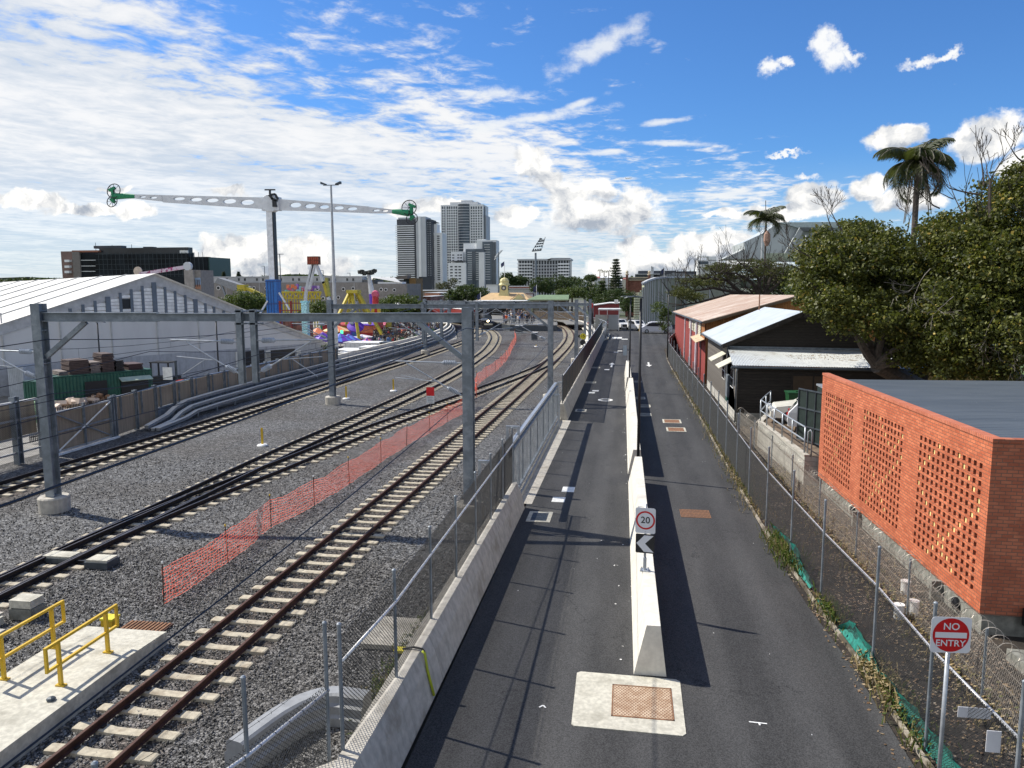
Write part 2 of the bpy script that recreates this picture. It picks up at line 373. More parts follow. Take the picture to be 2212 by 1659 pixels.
sheet('concrete_apron', [(-4.12, 28.4), (-3.55, 28.4), (-3.42, 46.9), (-4.12, 46.9)], .006, concrete)
# road paint: each marking is a thin sheet 5 mm above the asphalt
def marks(name, polys, label, m=roadwhite, z=.006):
    mb = MB()
    for p in polys: mb.quad(*[(a, b, z) for a, b in p])
    o = mb.build(name, m, fix=False); o['kind'] = 'structure'; return o
def arrow(x, y, s, L=4.4):
    h = L/2
    return [[(x-.09, y-s*h), (x+.09, y-s*h), (x+.09, y+s*(h-1.6)), (x-.09, y+s*(h-1.6))], [(x-.32, y+s*(h-1.6)), (x+.32, y+s*(h-1.6)), (x, y+s*h)]]
marks('road_arrow', arrow(-1.66, 80.2, 1), 'up'); marks('road_arrow', arrow(2.15, 81.2, -1), 'down')
def rect(x0, y0, x1, y1): return [(x0, y0), (x1, y0), (x1, y1), (x0, y1)]
marks('road_patch', [rect(-2.84, 28.8, -2.34, 29.5), rect(-2.58, 30.3, -2.08, 31.1), rect(-3.0, 58.9, -2.5, 59.6), rect(-2.75, 60, -2.25, 60.7), rect(-2.28, 75.3, -1.8, 76.1),
      rect(-1.75, 95.2, -1.2, 95.9), rect(-1.3, 97., -.75, 97.7), rect(-2.5, 119.6, -1.0, 123), rect(-1.0, 117.6, -.1, 119.2)], 'patch')
mb = MB(); N = 40
def ringf(cx, cy, r0, r1, sy=1.):
    for k in range(N):
        a, b = 2*PI*k/N, 2*PI*(k+1)/N
        mb.quad(*[(cx+r*math.cos(t), cy+r*sy*math.sin(t), .006) for r, t in ((r0, a), (r1, a), (r1, b), (r0, b))])
ringf(-1.58, 55.6, .34, .54, 1.15); struct(mb.build('manhole_ring', roadwhite, fix=False))
# survey marks
mb = MB(); T0 = G(1173, 1526); T1 = G(1638, 1562)
for a, b in (((-.07, -.05), (0, .03)), ((0, .03), (.06, -.05))): mb.bar((T0.x+a[0], T0.y+a[1], .008), (T0.x+b[0], T0.y+b[1], .008), .03, .004)
mb.bar((T1.x-.17, T1.y+.01, .008), (T1.x+.16, T1.y-.01, .008), .03, .004); mb.bar((T1.x+.01, T1.y, .0085), (T1.x+.02, T1.y-.08, .0085), .03, .004)
struct(mb.build('survey_mark', white_p))
# road edge kerb on the right, drains and pits
def pit(name, label, cat, x0, y0, x1, y1, fr=.10, m=rust, bars=0, slab=None, group=None):
    t = W(name, label, cat, ((x0+x1)/2, (y0+y1)/2, 0), group)
    mb = MB(); s = slab or (x0-fr, y0-fr, x1+fr, y1+fr); z = .010
    for r in ((s[0], s[1], s[2], y0), (s[0], y1, s[2], s[3]), (s[0], y0, x0, y1), (x1, y0, s[2], y1)):
        if r[2]-r[0] > .005 and r[3]-r[1] > .005: mb.b2((r[0], r[1], -.04), (r[2], r[3], z))
    mb.build('surround', concrete_p, t)
    mb = MB()
    if bars:
        mb.b2((x0+.01, y0+.01, -.10), (x1-.01, y1-.01, -.06))
        for k in range(bars):
            xx = x0+(x1-x0)*(k+.5)/bars; mb.b2((xx-(x1-x0)/bars*.28, y0+.02, -.05), (xx+(x1-x0)/bars*.28, y1-.02, z+.002))
        for yy in (y0+.03, y1-.03, (y0+y1)/2): mb.b2((x0+.005, yy-.02, -.05), (x1-.005, yy+.02, z-.002))
        mb.build('grate', m, t)
    else:
        mb.b2((x0+.012, y0+.012, -.04), (x1-.012, y1-.012, z-.003)); mb.build('cover', m, t)
    return t
def m_tread():
    m, n, b, pos = newmat('rusty_tread_plate')
    w = n.math('MULTIPLY', n.math('SINE', n.math('MULTIPLY', n.sep(pos)[0], 90.)), n.math('SINE', n.math('MULTIPLY', n.sep(pos)[1], 60.)))
    c = n.mix(n.ramp(n.noise(pos, 5, 4, .6), .35, .7), (.36, .24, .15), (.52, .40, .28)); c = n.mix(n.ramp(w, .1, .6), c, (.22, .11, .06))
    n.put(b.inputs['Base Color'], c); b.inputs['Roughness'].default_value = .7; n.put(b.inputs['Normal'], n.bump(w, .5, .01)); return m
tread = m_tread()
t = W('pit_cover', 'large rusty tread plate cover in a pale concrete slab where the dividing wall ends', 'pit cover', (.1, 14.7, 0))
mb = MB(); sl = [(-.98, 15.72), (-.955, 13.76), (-.9, 13.70), (1.12, 13.66), (1.19, 13.74), (1.20, 15.66), (1.12, 15.74), (-.90, 15.79)]
mb.prism([(x, y, -.04) for x, y in sl], (0, 0, .055)); mb.build('slab', concrete_p, t)
mb = MB(); mb.b2((-.18, 14.17, .0), (.97, 15.30, .021)); mb.build('cover', tread, t)
mb = MB()
for a, b_ in (((-.21, 14.13), (1.0, 14.16)), ((-.21, 15.31), (1.0, 15.34)), ((-.21, 14.13), (-.185, 15.34)), ((.975, 14.13), (1.0, 15.34))): mb.b2((*a, .0), (*b_, .024))
mb.build('frame', rust, t)
pit('drain_grate', 'dark barred drain grate with white surround beside the left barrier, nearest to the camera', 'drain grate', -3.36, 26.35, -2.78, 27.3, .14, steel_d, 12)
pit('drain_grate', 'small drain grate just past the start of the far left barrier', 'drain grate', -3.3, 50.3, -2.8, 51.1, .12, steel_d, 8)
pit('drain_grate', 'rusty brown slotted grate in the right lane', 'drain grate', 1.98, 27.5, 3.06, 28.5, .0, rust, 22)
pit('pit_cover', 'rectangular rusty pit cover in the right lane, nearer of two', 'pit cover', 2.36, 44.1, 3.26, 45.2, .1, rust, 0)
pit('pit_cover', 'rectangular rusty pit cover in the right lane, farther of two', 'pit cover', 2.26, 46.8, 3.17, 47.9, .1, rust, 0)
for i, (x0, y0, lb) in enumerate(((.86, 49.1, 'first'), (.9, 52.7, 'second'), (.62, 56.4, 'third'), (.5, 66.2, 'fourth'))):
    pit('pit_cover', f'small pit cover half in the dividing wall shadow, {lb} one past the wall gap', 'pit cover', x0, y0, x0+.6, y0+.95, .08, concrete_d, 0, group='small pit covers beside the dividing wall')
for i, (x0, y0, lb) in enumerate(((-3.5, 65.1, 'nearer'), (-3.6, 77, 'farther'))):
    pit('pit_cover', f'pale pit cover beside the far left barrier, {lb} of two', 'pit cover', x0, y0, x0+.75, y0+.9, .08, concrete_d, 0)
# ---------------------------------------------------------------- concrete barriers
def barrier(name, label, prof, y0, y1, xo, m, seg=6., end=.0, cat='concrete barrier'):
    """prof: list (x,z) cross-section; xo(y): x offset along the road"""
    t = W(name, label, cat, (xo(y0), y0, 0)); n = max(1, round((y1-y0)/seg))
    for i in range(n):
        a = y0+(y1-y0)*i/n+(.006 if i else 0); b = y0+(y1-y0)*(i+1)/n-(.006 if i < n-1 else 0)
        mb = MB(); mb.loft([[(xo(yy)+x, yy, z) for x, z in prof] for yy in (a, b)]); mb.build('panel', m, t)
    return t
cx = lambda y: .31-.0078*y*1.0 if y > 0 else .31
profC = [(.02, -.02), (.28, 1.13), (.57, 1.13), (.72, -.02)]
barrier('dividing_wall', 'pale concrete dividing wall between the two lanes, near length ending at the pit slab', profC, 15.85, 32.2, lambda y: .33-.0083*y+.01, concrete_w, 6.)
barrier('dividing_wall', 'pale concrete dividing wall between the two lanes, long far length with the tall black lamp posts', [(.02, -.02), (.24, 1.12), (.56, 1.12), (.68, -.02)], 33.6, 60., lambda y: .33-.0083*y, concrete_w, 6.)
barrier('dividing_wall', 'narrow last length of the dividing wall with a small sign at its tip', [(.02, -.02), (.16, 1.12), (.50, 1.12), (.62, -.02)], 60.3, 73.6, lambda y: .28-.0083*y, concrete_w, 6.)
profL = [(-.62, -.05), (-.62, .95), (-.30, .95), (-.16, .62), (.0, -.02)]
lx = lambda y: -3.80+.003*(y-12)
tL = barrier('edge_barrier', 'stained concrete barrier with wire fence between the railway and the left lane, near length', profL, -2., 27.9, lx, concrete, 4.2)
tF = barrier('edge_barrier', 'stained concrete barrier with dark fence on top beside the left lane, far length', [(-.52, -.05), (-.52, 1.0), (-.26, 1.0), (-.14, .62), (.0, -.02)], 46.9, 131., lambda y: -3.62+.0*(y), concrete, 6.)
mb = MB(); mb.b2((-4.16, 28.2, -.02), (-4.06, 46.9, .14)); mb.build('gate_track_kerb', concrete_p, tL)
# wall end return near the camera (angled coping beside the box culvert)
t = W('wing_wall', 'low angled concrete wing wall at the fence corner in the foreground', 'wing wall', (-4.6, 10.2, 0))
mb = MB(); mb.prism([(-4.45, 10.8, -.05), (-5.05, 10.2, -.05), (-5.9, 8.0, -.05), (-4.45, 8.0, -.05)], (0, 0, .93)); mb.build('wall', concrete, t)
# ---------------------------------------------------------------- chain link fences
def chainlink(V, F, p0, p1, z0, z1, pitch=.075, r=.0028, base=lambda s: 0.):
    """diamond mesh of real thin wires (triangular section) in the vertical plane p0-p1"""
    p0 = np.array(p0[:2], float); p1 = np.array(p1[:2], float); L = np.linalg.norm(p1-p0); d = (p1-p0)/L; nrm = np.array([d[1], -d[0]]); h = z1-z0
    S = np.arange(-h, L, pitch); segs = []
    for sgn in (1, -1):
        a0 = S if sgn > 0 else S+h; b0 = S+h if sgn > 0 else S
        za = np.full(len(S), z0); zb = np.full(len(S), z1); a = a0.copy(); b = b0.copy()
        # clip to 0..L
        sl = h/(b-a)
        for arr, zz, other, oz in ((a, za, b, zb), (b, zb, a, za)):
            lo = arr < 0; zz[lo] += (0-arr[lo])*sl[lo]; arr[lo] = 0
            hi = arr > L; zz[hi] += (L-arr[hi])*sl[hi]; arr[hi] = L
        segs.append((a, za, b, zb))
    for (a, za, b, zb) in segs:
        n = len(a); base = V['n']
        tt = np.stack([b-a, zb-za], 1); tl = np.linalg.norm(tt, axis=1); ok = tl > .02; a, za, b, zb, tt, tl = a[ok], za[ok], b[ok], zb[ok], tt[ok], tl[ok]; n = len(a)
        px = -tt[:, 1]/tl; pz = tt[:, 0]/tl
        vs = []
        for (ss, zz) in ((a, za), (b, zb)):
            for (o, w) in ((r, 0), (-r*.5, r*.87), (-r*.5, -r*.87)):
                s_ = ss+px*o; z_ = zz+pz*o
                vs.append(np.stack([p0[0]+d[0]*s_+nrm[0]*w, p0[1]+d[1]*s_+nrm[1]*w, z_], 1))
        vv = np.stack(vs, 1).reshape(-1, 3); V['v'].append(vv)
        i = np.arange(n)*6+V['n']
        for q in ((0, 1, 4, 3), (1, 2, 5, 4), (2, 0, 3, 5)): V['f'].append(np.stack([i+k for k in q], 1))
        V['n'] += n*6
def fence(name, label, pts, z0, zm, zp, zrail, m_post, m_rail, spacing=None, posts=True, pr=.032, barbs=(), group=None, pitch=.075, lean=0., cat='wire fence', off=None, r=.0028, mesh_m=None, cap=True):
    """pts = post positions"""
    t = W(name, label, cat, (pts[0][0], pts[0][1], z0), group)
    st = {'v': [], 'f': [], 'n': 0}
    for a, b in zip(pts[:-1], pts[1:]): chainlink(st, None, a, b, z0+.03, zm, pitch, r)
    npmesh('mesh', np.concatenate(st['v']), np.concatenate(st['f']), mesh_m or wire_m, t, off=t['_o'])
    for p in pts:
        mb = MB(); mb.tube([(p[0], p[1], z0-.05), (p[0]+lean, p[1], zp)], pr, 10)
        if cap: mb.lathe([(pr+.006, 0), (pr+.006, .03), (pr*.5, .05)], (p[0]+lean, p[1], zp-.01), 10)
        mb.build('post', m_post, t, smooth=False)
    if zrail:
        mb = MB(); mb.tube([(p[0]+.03, p[1], zrail+(p[2] if len(p) > 2 else 0)) for p in pts], .026, 8); mb.build('top_rail', railtie, t, smooth=True)
    for zb in barbs:
        mb = MB(); rr = random.Random(int(zb*100))
        for a, b in zip(pts[:-1], pts[1:]):
            L = math.hypot(b[0]-a[0], b[1]-a[1]); k = max(2, int(L/.25)); P = []
            for i in range(k+1):
                f = i/k; P.append((a[0]+(b[0]-a[0])*f, a[1]+(b[1]-a[1])*f, zb-.03*4*f*(1-f)))
            mb.tube(P, .004, 3)
            if a[1] < 40:
                for q in P[1:-1]:
                    v = Vector((rr.uniform(-1, 1), rr.uniform(-1, 1), rr.uniform(-1, 1))).normalized()*.025; mb.bar(Vector(q)-v, Vector(q)+v, .005, .005)
        mb.build('barbed_wire', wire_m, t)
    return t
# left fence on the barrier (posts stand on the coping) with barbed wire
lp = [(-4.42, 10.95)]+[(lx(y)-.46, y) for y in (13.3, 15.9, 18.4, 20.9, 23.3, 25.6, 27.8)]
fence('chain_link_fence', 'chain link fence with barbed wire standing on the near left barrier', lp, .95, 2.85, 3.05, 2.45, steel, steel, barbs=(2.9, 3.0), r=.0052)
fence('chain_link_fence', 'chain link fence running from the corner post toward the bottom edge beside the grey culvert', [(-4.62, 10.86), (-5.05, 9.1), (-5.75, 7.1), (-6.5, 5.2)], 0., 2.1, 3.1, 2.0, steel, steel_l, barbs=(2.35, 2.6, 2.85), r=.0052)
# sliding gate in the barrier gap
t = W('sliding_gate', 'grey steel sliding gate filling the gap between the left barriers', 'gate', (-4.2, 28.2, 0))
mb = MB(); x = -4.25
for a, b in (((x, 28.3, 2.15), (x, 46.4, 2.15)), ((x, 28.3, .3), (x, 46.4, .3))): mb.bar(a, b, .12, .10)
for yy in np.linspace(28.35, 46.35, 8): mb.bar((x, yy, .3), (x, yy, 2.1), .06, .06)
mb.build('frame', steel, t)
mb = MB(); mb.bar((x-.10, 27.0, 2.32), (x-.10, 46.6, 2.32), .16, .12); mb.build('top_beam', steel_l, t)
mb = MB(); mb.bar((x+.14, 28.3, .12), (x+.14, 46.4, .12), .05, .12); mb.build('bottom_rail', steel_l, t)
st = {'v': [], 'f': [], 'n': 0}; chainlink(st, None, (x, 28.4), (x, 46.3), .35, 2.1, .075, .003); npmesh('mesh', np.concatenate(st['v']), np.concatenate(st['f']), steel, t, off=t['_o'])
for k, yy in enumerate(np.linspace(31, 45.5, 5)):
    mb = MB(); mb.bar((x-.12, yy, 2.35), (x-.14, yy, 2.85), .012, .012); mb.bar((x-.12, yy, 2.6), (x-.3, yy, 2.75), .012, .012); mb.build('spike', steel_l, t)
# portal guide frames on the track side of the fence
for i, (u0, u1, v, y, zb) in enumerate(((1036, 1064, 1000, 25.5, 0), (1096, 1120, 925, 30., 0), (1190, 1208, 855, 44., 0), (1206, 1221, 828, 50., 0))):
    a = AT(u0, v, y); b = AT(u1, v, y); t = W('gate_portal', f'galvanised steel gate guide frame beside the left fence, number {i+1} counted from the camera'.replace('number 1 counted from the camera', 'nearest of the four').replace('number 2 counted from the camera', 'second of the four').replace('number 3 counted from the camera', 'third of the four').replace('number 4 counted from the camera', 'farthest of the four'), 'gate portal', (a.x, y, 0), 'gate guide frames by the left fence')
    mb = MB(); mb.bar((a.x, y, zb), (a.x, y, a.z), .1, .1); mb.build('leg', steel_l, t)
    mb = MB(); mb.bar((b.x, y, zb), (b.x, y, a.z), .1, .1); mb.build('leg', steel_l, t)
    mb = MB(); mb.bar((a.x-.05, y, a.z+.05), (b.x+.05, y, a.z+.05), .1, .1); mb.build('crossbar', steel_l, t)
# far left fence: dark mesh panels on the far barrier
fp = [(-3.98, y) for y in np.linspace(47.1, 117, 26)]
fence('mesh_fence', 'dark mesh fence standing on the far length of the left barrier', fp, 1.0, 2.75, 2.85, 2.75, steel_d, steel_d, pitch=.06, r=.006, cap=False, mesh_m=black)
t = W('handrail_fence', 'tubular steel handrail on posts curving where the left barrier ends', 'handrail', (-3.6, 118, 0))
hp = [(-3.8, 117), (-3.7, 122), (-3.6, 127), (-3.9, 131), (-5, 138), (-7, 147), (-10, 156)]
for z_ in (1.1, 2.1): mb = MB(); mb.tube([(a, b, z_) for a, b in hp], .05, 6); mb.build('rail', steel_l, t)
for a, b in [(-3.8, 117), (-3.7, 120), (-3.65, 123), (-3.6, 126), (-3.75, 129), (-4.2, 133), (-5, 138), (-6, 143), (-7.5, 149), (-10, 156)]:
    mb = MB(); mb.tube([(a, b, 0), (a, b, 2.15)], .06, 6); mb.build('post', steel_l, t)
mb = MB(); mb.tube([(-3.3, 119, .9), (-3.1, 119, .3), (-3.1, 126, .3), (-3.2, 128, .9), (-3.2, 119.5, .9)], .06, 6); mb.build('bollard_rail', black, t)
mb = MB(); mb.b2((-3.45, 117, -.02), (-3.0, 129, .18)); struct(mb.build('kerb', concrete_p))
mb = MB(); mb.bar((-3.45, 117, .1), (-4.6, 109, .1), .3, .2); struct(mb.build('kerb', concrete_p))
# yellow conduit over the barrier
t = W('conduit', 'yellow-green plastic conduit with a black hose hanging over the near left barrier', 'conduit', (-3.9, 15.4, 0))
a = G(912, 1410, .93); q = G(928, 1513, .0)
mb = MB(); mb.tube([(a.x, a.y, .97), (a.x+.06, a.y-.02, .93), (a.x+.12, a.y-.06, .6), (a.x+.26, a.y-.1, .08)], .028, 8); mb.build('pipe', M('lime_conduit', (.42, .47, .03), .5), t, smooth=True)
mb = MB(); mb.tube([(a.x-.42, a.y+.05, .96), (a.x-.2, a.y+.08, 1.0), (a.x, a.y+.02, 1.0), (a.x+.05, a.y, .95)], .022, 8); mb.build('hose', black, t, smooth=True)
# ---------------------------------------------------------------- right hand fence
rp0 = [(1972, 1770), (1889, 1446)]
rf = [(5.62, 11.2), (5.43, 13.9), (5.38, 16.83), (5.14, 20.42), (5.0, 23.6), (4.86, 27.), (4.8, 30.6), (4.78, 34.), (4.76, 37.6), (4.75, 41.2), (4.74, 45.), (4.7, 48.8), (4.68, 52.6), (4.64, 56.4), (4.6, 60.4), (4.56, 64.2), (4.52, 68.4), (4.5, 72.6), (4.46, 77.), (4.45, 81.5), (4.45, 86.), (4.6, 91), (5.0, 96), (5.6, 101), (6.4, 107)]
fence('chain_link_fence', 'long chain link fence with pale top rail along the right edge of the road', rf, 0., 1.9, 2.75, 1.86, steel, steel_l, barbs=(2.1, 2.35, 2.6), r=.0038, pitch=.065)
mb = MB()
for a, b in zip(rf[:-1], rf[1:]): mb.bar((a[0]-.17, a[1], .03), (b[0]-.17, b[1], .03), .07, .09)
struct(mb.build('kerb_edging', M('dirty_edging', (.34, .30, .24), .9, 0, .2, 5., .3, 40, (.09, .075, .05), 1.2, .42, .55)))
# shade cloth skirt along the fence foot: green, sagging and torn
def skirt(name, label, segs, m):
    t = W(name, label, 'shade cloth', (segs[0][0][0], segs[0][0][1], 0))
    for P in segs:
        V = []; n = 14
        for i in range(len(P)-1):
            for k in range(n+(i == len(P)-2)):
                f = k/n; x, y, h = [P[i][j]*(1-f)+P[i+1][j]*f for j in range(3)]
                wob = .03*math.sin(y*5.3)+.02*math.sin(y*13.1)
                V.append(((x+wob*.3, y, .01), (x+.10+wob, y, h*.55), (x+.02+wob*1.3, y, h)))
        mb = MB(); 
        for a, b in zip(V[:-1], V[1:]):
            mb.quad(a[0], b[0], b[1], a[1]); mb.quad(a[1], b[1], b[2], a[2])
        mb.build('cloth', m, t, fix=False)
    return t
teal = M('teal_shade_cloth', (.015, .20, .16), .7, 0, .3, 10., .5, 80.)
skirt('shade_cloth', 'torn teal shade cloth along the fence foot near the no entry sign', [[(5.58, 11.3, .5), (5.40, 14.4, .45), (5.33, 16.2, .30), (5.25, 17.6, .62), (5.2, 18.2, .5), (5.15, 18.8, .02)]], teal)
skirt('shade_cloth', 'crumpled teal shade cloth along the fence foot farther from the no entry sign', [[(5.12, 19.2, .05), (5.08, 19.8, .2), (5.05, 20.6, .1)], [(5.05, 21.3, .15), (4.98, 23.0, .65), (4.92, 24.6, .5), (4.88, 26.0, .35)]], teal)
darkcloth = M('black_shade_cloth', (.012, .016, .016), .8, 0, .3, 8.)
mb = MB()
for a, b in zip(rf[9:-1], rf[10:]): mb.quad((a[0]+.05, a[1], .05), (b[0]+.05, b[1], .05), (b[0]+.05, b[1], 1.5), (a[0]+.05, a[1], 1.5))
o = mb.build('shade_cloth', darkcloth, fix=False); tag(o, 'black shade cloth hung on the far half of the right fence', 'shade cloth')
# old razor wire fence near the brick building
oldp = [(7.3, 12.), (7.25, 16), (7.15, 20), (7.0, 24), (6.85, 28), (6.7, 32), (6.6, 36), (6.45, 40), (6.2, 43.5)]
t = W('razor_wire_fence', 'old sagging razor wire fence between the brick wall and the chain link fence', 'wire fence', (7.2, 14, 0))
for zz in (.35, .7, 1.05, 1.3):
    mb = MB(); P = []
    for a, b in zip(oldp[:-1], oldp[1:]):
        for i in range(8): f = i/8; P.append((a[0]+(b[0]-a[0])*f+random.uniform(-.01, .01), a[1]+(b[1]-a[1])*f, zz-.05*4*f*(1-f)))
    mb.tube(P, .005, 3); mb.build('strand', wire_l, t)
st = {'v': [], 'f': [], 'n': 0}
for a, b in zip(oldp[:-1], oldp[1:]): chainlink(st, None, a, b, .02, 1.3, .1, .003)
npmesh('mesh', np.concatenate(st['v']), np.concatenate(st['f']), wire_l, t, off=t['_o'])
mb = MB(); P = []
for a, b in zip(oldp[:-1], oldp[1:]):
    for i in range(200): f = i/200; y = a[1]+(b[1]-a[1])*f; th = y*2*PI/.32; P.append((a[0]+(b[0]-a[0])*f+.17*math.cos(th), y, 1.42+.17*math.sin(th)-.05*4*f*(1-f)))
mb.tube(P, .006, 3); mb.build('razor_coil', wire_l, t)
for i, p in enumerate(oldp): mb = MB(); mb.tube([(p[0], p[1], -.05), (p[0], p[1], 1.45)], .03, 8); mb.build('post', steel, t)
# ---------------------------------------------------------------- tracks
def spline(pts, step=.4):
    P = [Vector((p[0], p[1], 0)) for p in pts]; P = [P[0]*2-P[1]]+P+[P[-1]*2-P[-2]]; out = []
    for i in range(1, len(P)-2):
        n = max(1, int((P[i+1]-P[i]).length/step))
        for k in range(n):
            t = k/n; a, b, c, d = P[i-1], P[i], P[i+1], P[i+2]
            out.append(.5*((2*b)+(c-a)*t+(2*a-5*b+4*c-d)*t*t+(3*b-a-3*c+d)*t**3))
    out.append(P[-2]); return out
def resample(path, step):
    out = [(path[0], (path[1]-path[0]).normalized())]; acc = 0
    for a, b in zip(path[:-1], path[1:]):
        L = (b-a).length; d = (b-a)/max(L, 1e-9); s = step-acc
        while s <= L: out.append((a+d*s, d)); s += step
        acc = (acc+L) % step
    return out
def offset(path, o):
    res = []
    for i, p in enumerate(path):
        d = (path[min(i+1, len(path)-1)]-path[max(i-1, 0)]).normalized(); res.append(p+Vector((d.y, -d.x, 0))*o)
    return res
RAILP = [(-.062, 0), (-.062, .012), (-.009, .03), (-.009, .105), (-.034, .115), (-.034, .148), (-.026, .152), (.026, .152), (.034, .148), (.034, .115), (.009, .105), (.009, .03), (.062, .012), (.062, 0)]
RZ = .055
def rail_obj(path, parent, m, z=RZ, head=True):
    rings = []
    for i, p in enumerate(path):
        d = (path[min(i+1, len(path)-1)]-path[max(i-1, 0)]).normalized(); sd = Vector((d.y, -d.x, 0))
        rings.append([p+sd*x+Vector((0, 0, z+q)) for x, q in RAILP])
    mb = MB(); mb.loft(rings); o = mb.build('rail', [m], parent, off=Vector(parent['_o']))
    if head:
        mb = MB(); rr = []
        for i, p in enumerate(path):
            d = (path[min(i+1, len(path)-1)]-path[max(i-1, 0)]).normalized(); sd = Vector((d.y, -d.x, 0))
            rr.append([p+sd*x+Vector((0, 0, z+q)) for x, q in ((-.027, .1525), (-.020, .1555), (.020, .1555), (.027, .1525))])
        mb.loft(rr); mb.build('rail_head', rail_shine, o, off=Vector(parent['_o']))
    return o
def sleeper_mesh():
    mb = MB(); rings = []
    for x, w, h in ((-1.075, .11, .035), (-1.04, .125, .05), (-.62, .125, .055), (-.45, .125, .055), (-.25, .11, .03), (.25, .11, .03), (.45, .125, .055), (.62, .125, .055), (1.04, .125, .05), (1.075, .11, .035)):
        rings.append([(x, -w-.03, -.12), (x, -w, h-.01), (x, -w+.03, h), (x, w-.03, h), (x, w, h-.01), (x, w+.03, -.12)])
    mb.loft(rings); mb.mi = 1
    for sx in (-1, 1):
        for o in (-.10, .10): mb.box((sx*.5685+o, 0, .07), (.05, .11, .05))
    return mb
_sl = sleeper_mesh().build('sleeper', [sleeper_m, rail_dark]); SLM = _sl.data; bpy.data.objects.remove(_sl)
def track(label, pts, m, ind=100, skip=None, head=True, dz=0., wide=None):
    path = spline(pts); loc = (pts[0][0], pts[0][1], 0); t = W('railway_track', label, 'railway track', loc)
    for s in (-1, 1): rail_obj(offset(path, s*.5685), t, m, RZ+dz, head)
    S = [q for q in resample(path, .685) if (skip is None or not skip(q[0]))]
    rest = MB()
    vis = [q for q in S if q[0].y > 8.]; keep = set(id(q) for q in vis[:ind])
    for q in S:
        a = math.atan2(q[1].y, q[1].x)-PI/2+random.uniform(-.012, .012); w = wide(q[0]) if wide else None; z = random.uniform(-.008, .004)
        if id(q) in keep:
            o = bpy.data.objects.new('sleeper', SLM); COL.objects.link(o); o.parent = t; L = 1. if not w else w[0]; sh = 0 if not w else w[1]
            o.location = (q[0].x-loc[0]+math.cos(a)*sh, q[0].y-loc[1]+math.sin(a)*sh, z); o.rotation_euler = (0, 0, a); o.scale = (L, 1, 1)
        else:
            R = Matrix.Rotation(a, 3, 'Z'); b = len(rest.v)
            rest.v += [tuple(R@v.co+q[0]+Vector((0, 0, z))) for v in SLM.vertices]
            rest.f += [tuple(b+i for i in p.vertices) for p in SLM.polygons]; rest.m += [p.material_index for p in SLM.polygons]
    if rest.v: rest.build('sleeper', [sleeper_m, rail_dark], t, kind='stuff', off=Vector(loc), fix=False)
    return t
pA = [(-25.6, 2), (-25.5, 15), (-25.4, 27), (-24.95, 39), (-24.6, 51), (-24.25, 67), (-23.7, 82), (-23.55, 96), (-23.7, 109), (-24.9, 125), (-27.4, 140), (-31.5, 155), (-37, 168)]
pB = [(-17.1, 2), (-17.0, 12), (-16.95, 21), (-16.85, 35), (-16.4, 46), (-16.05, 61), (-16.25, 74), (-17.2, 91), (-18.45, 103), (-20.1, 115), (-21.7, 124), (-24.2, 134.5), (-28.5, 147), (-34.5, 159), (-43, 172), (-54, 185)]
pC = [(-16.98, 17), (-16.93, 22), (-16.5, 27), (-15.72, 32.3), (-14.7, 40.6), (-13.5, 47.6), (-12.1, 55.2), (-10.55, 64), (-9.25, 72), (-8.45, 79), (-8.27, 86), (-8.25, 90)]
pD = [(-9.35, 2), (-9.25, 11), (-9.05, 22), (-8.78, 38), (-8.5, 56), (-8.3, 73), (-8.22, 88), (-8.3, 102), (-8.75, 116), (-10.0, 132), (-12.2, 148), (-16, 162), (-22, 176)]
xB = lambda y: np.interp(y, [p[1] for p in pB], [p[0] for p in pB]); xD = lambda y: np.interp(y, [p[1] for p in pD], [p[0] for p in pD]); xC = lambda y: np.interp(y, [p[1] for p in pC], [p[0] for p in pC])
def wideB(p):
    if 17 < p.y < 33.5: d = xC(p.y)-xB(p.y); return ((2.15+d)/2.15, d/2)
def wideD(p):
    if 70 < p.y < 88: d = xC(p.y)-xD(p.y); return ((2.15-d)/2.15, d/2) if d < 0 else None
track('far left railway track with dark rails beside the cable troughs', pA, rail_dark)
track('middle railway track with dark rails that curves toward the steam train', pB, rail_dark, wide=wideB)
track('dark crossover track branching between the middle track and the rusty right track', pC, rail_dark, skip=lambda p: p.y < 33.5 or p.y > 71, dz=-.003)
track('rusty red-brown railway track nearest the road fence', pD, rail_rust, head=False, wide=wideD)
# switch blades and check rails near the camera
t = W('switch_blades', 'pair of dark switch blades lying inside the rails of the middle track', 'switch', (-17, 10, 0))
for s, pp in ((-1, [(-17.0, 3), (-16.98, 12), (-16.9, 20), (-16.55, 27)]), (1, [(-17.02, 3), (-17.0, 12), (-16.96, 20), (-16.93, 27)])):
    rail_obj(offset(spline(pp), s*.47), t, rail_dark, RZ-.006, True)
def boxes(name, label, cat, loc, parts, group=None, rz=0.):
    t = thing(name, label, cat, loc, rz, group)
    for nm, m, bs in parts:
        mb = MB()
        for c, d in bs: mb.box(c, d)
        mb.build(nm, m, t)
    return t
p = G(232, 1245, .15)
boxes('point_machine', 'grey steel box lying between the rails of the middle track', 'trackside box', (-17.0, 20.3, 0), [('base', steel_d, [((0, 0, .09), (1.0, .55, .16))]), ('lid', concrete_p, [((0, 0, .20), (.92, .46, .05))])])
boxes('point_machine', 'grey steel box just right of the middle track, on a black base', 'trackside box', (-15.5, 20.1, 0), [('base', steel_d, [((0, 0, .1), (.75, .6, .2))]), ('lid', concrete_p, [((0, 0, .23), (.68, .5, .06))]), ('rod', black, [((-.9, 0, .1), (1.1, .06, .06))])])
boxes('point_machine', 'tall stacked concrete box beside the middle track near the yellow handrail', 'trackside box', (-15.0, 16.6, 0), [('lower_box', concrete_d, [((0, 0, .14), (.62, .5, .28))]), ('upper_box', concrete_p, [((0, 0, .40), (.6, .46, .2))])])
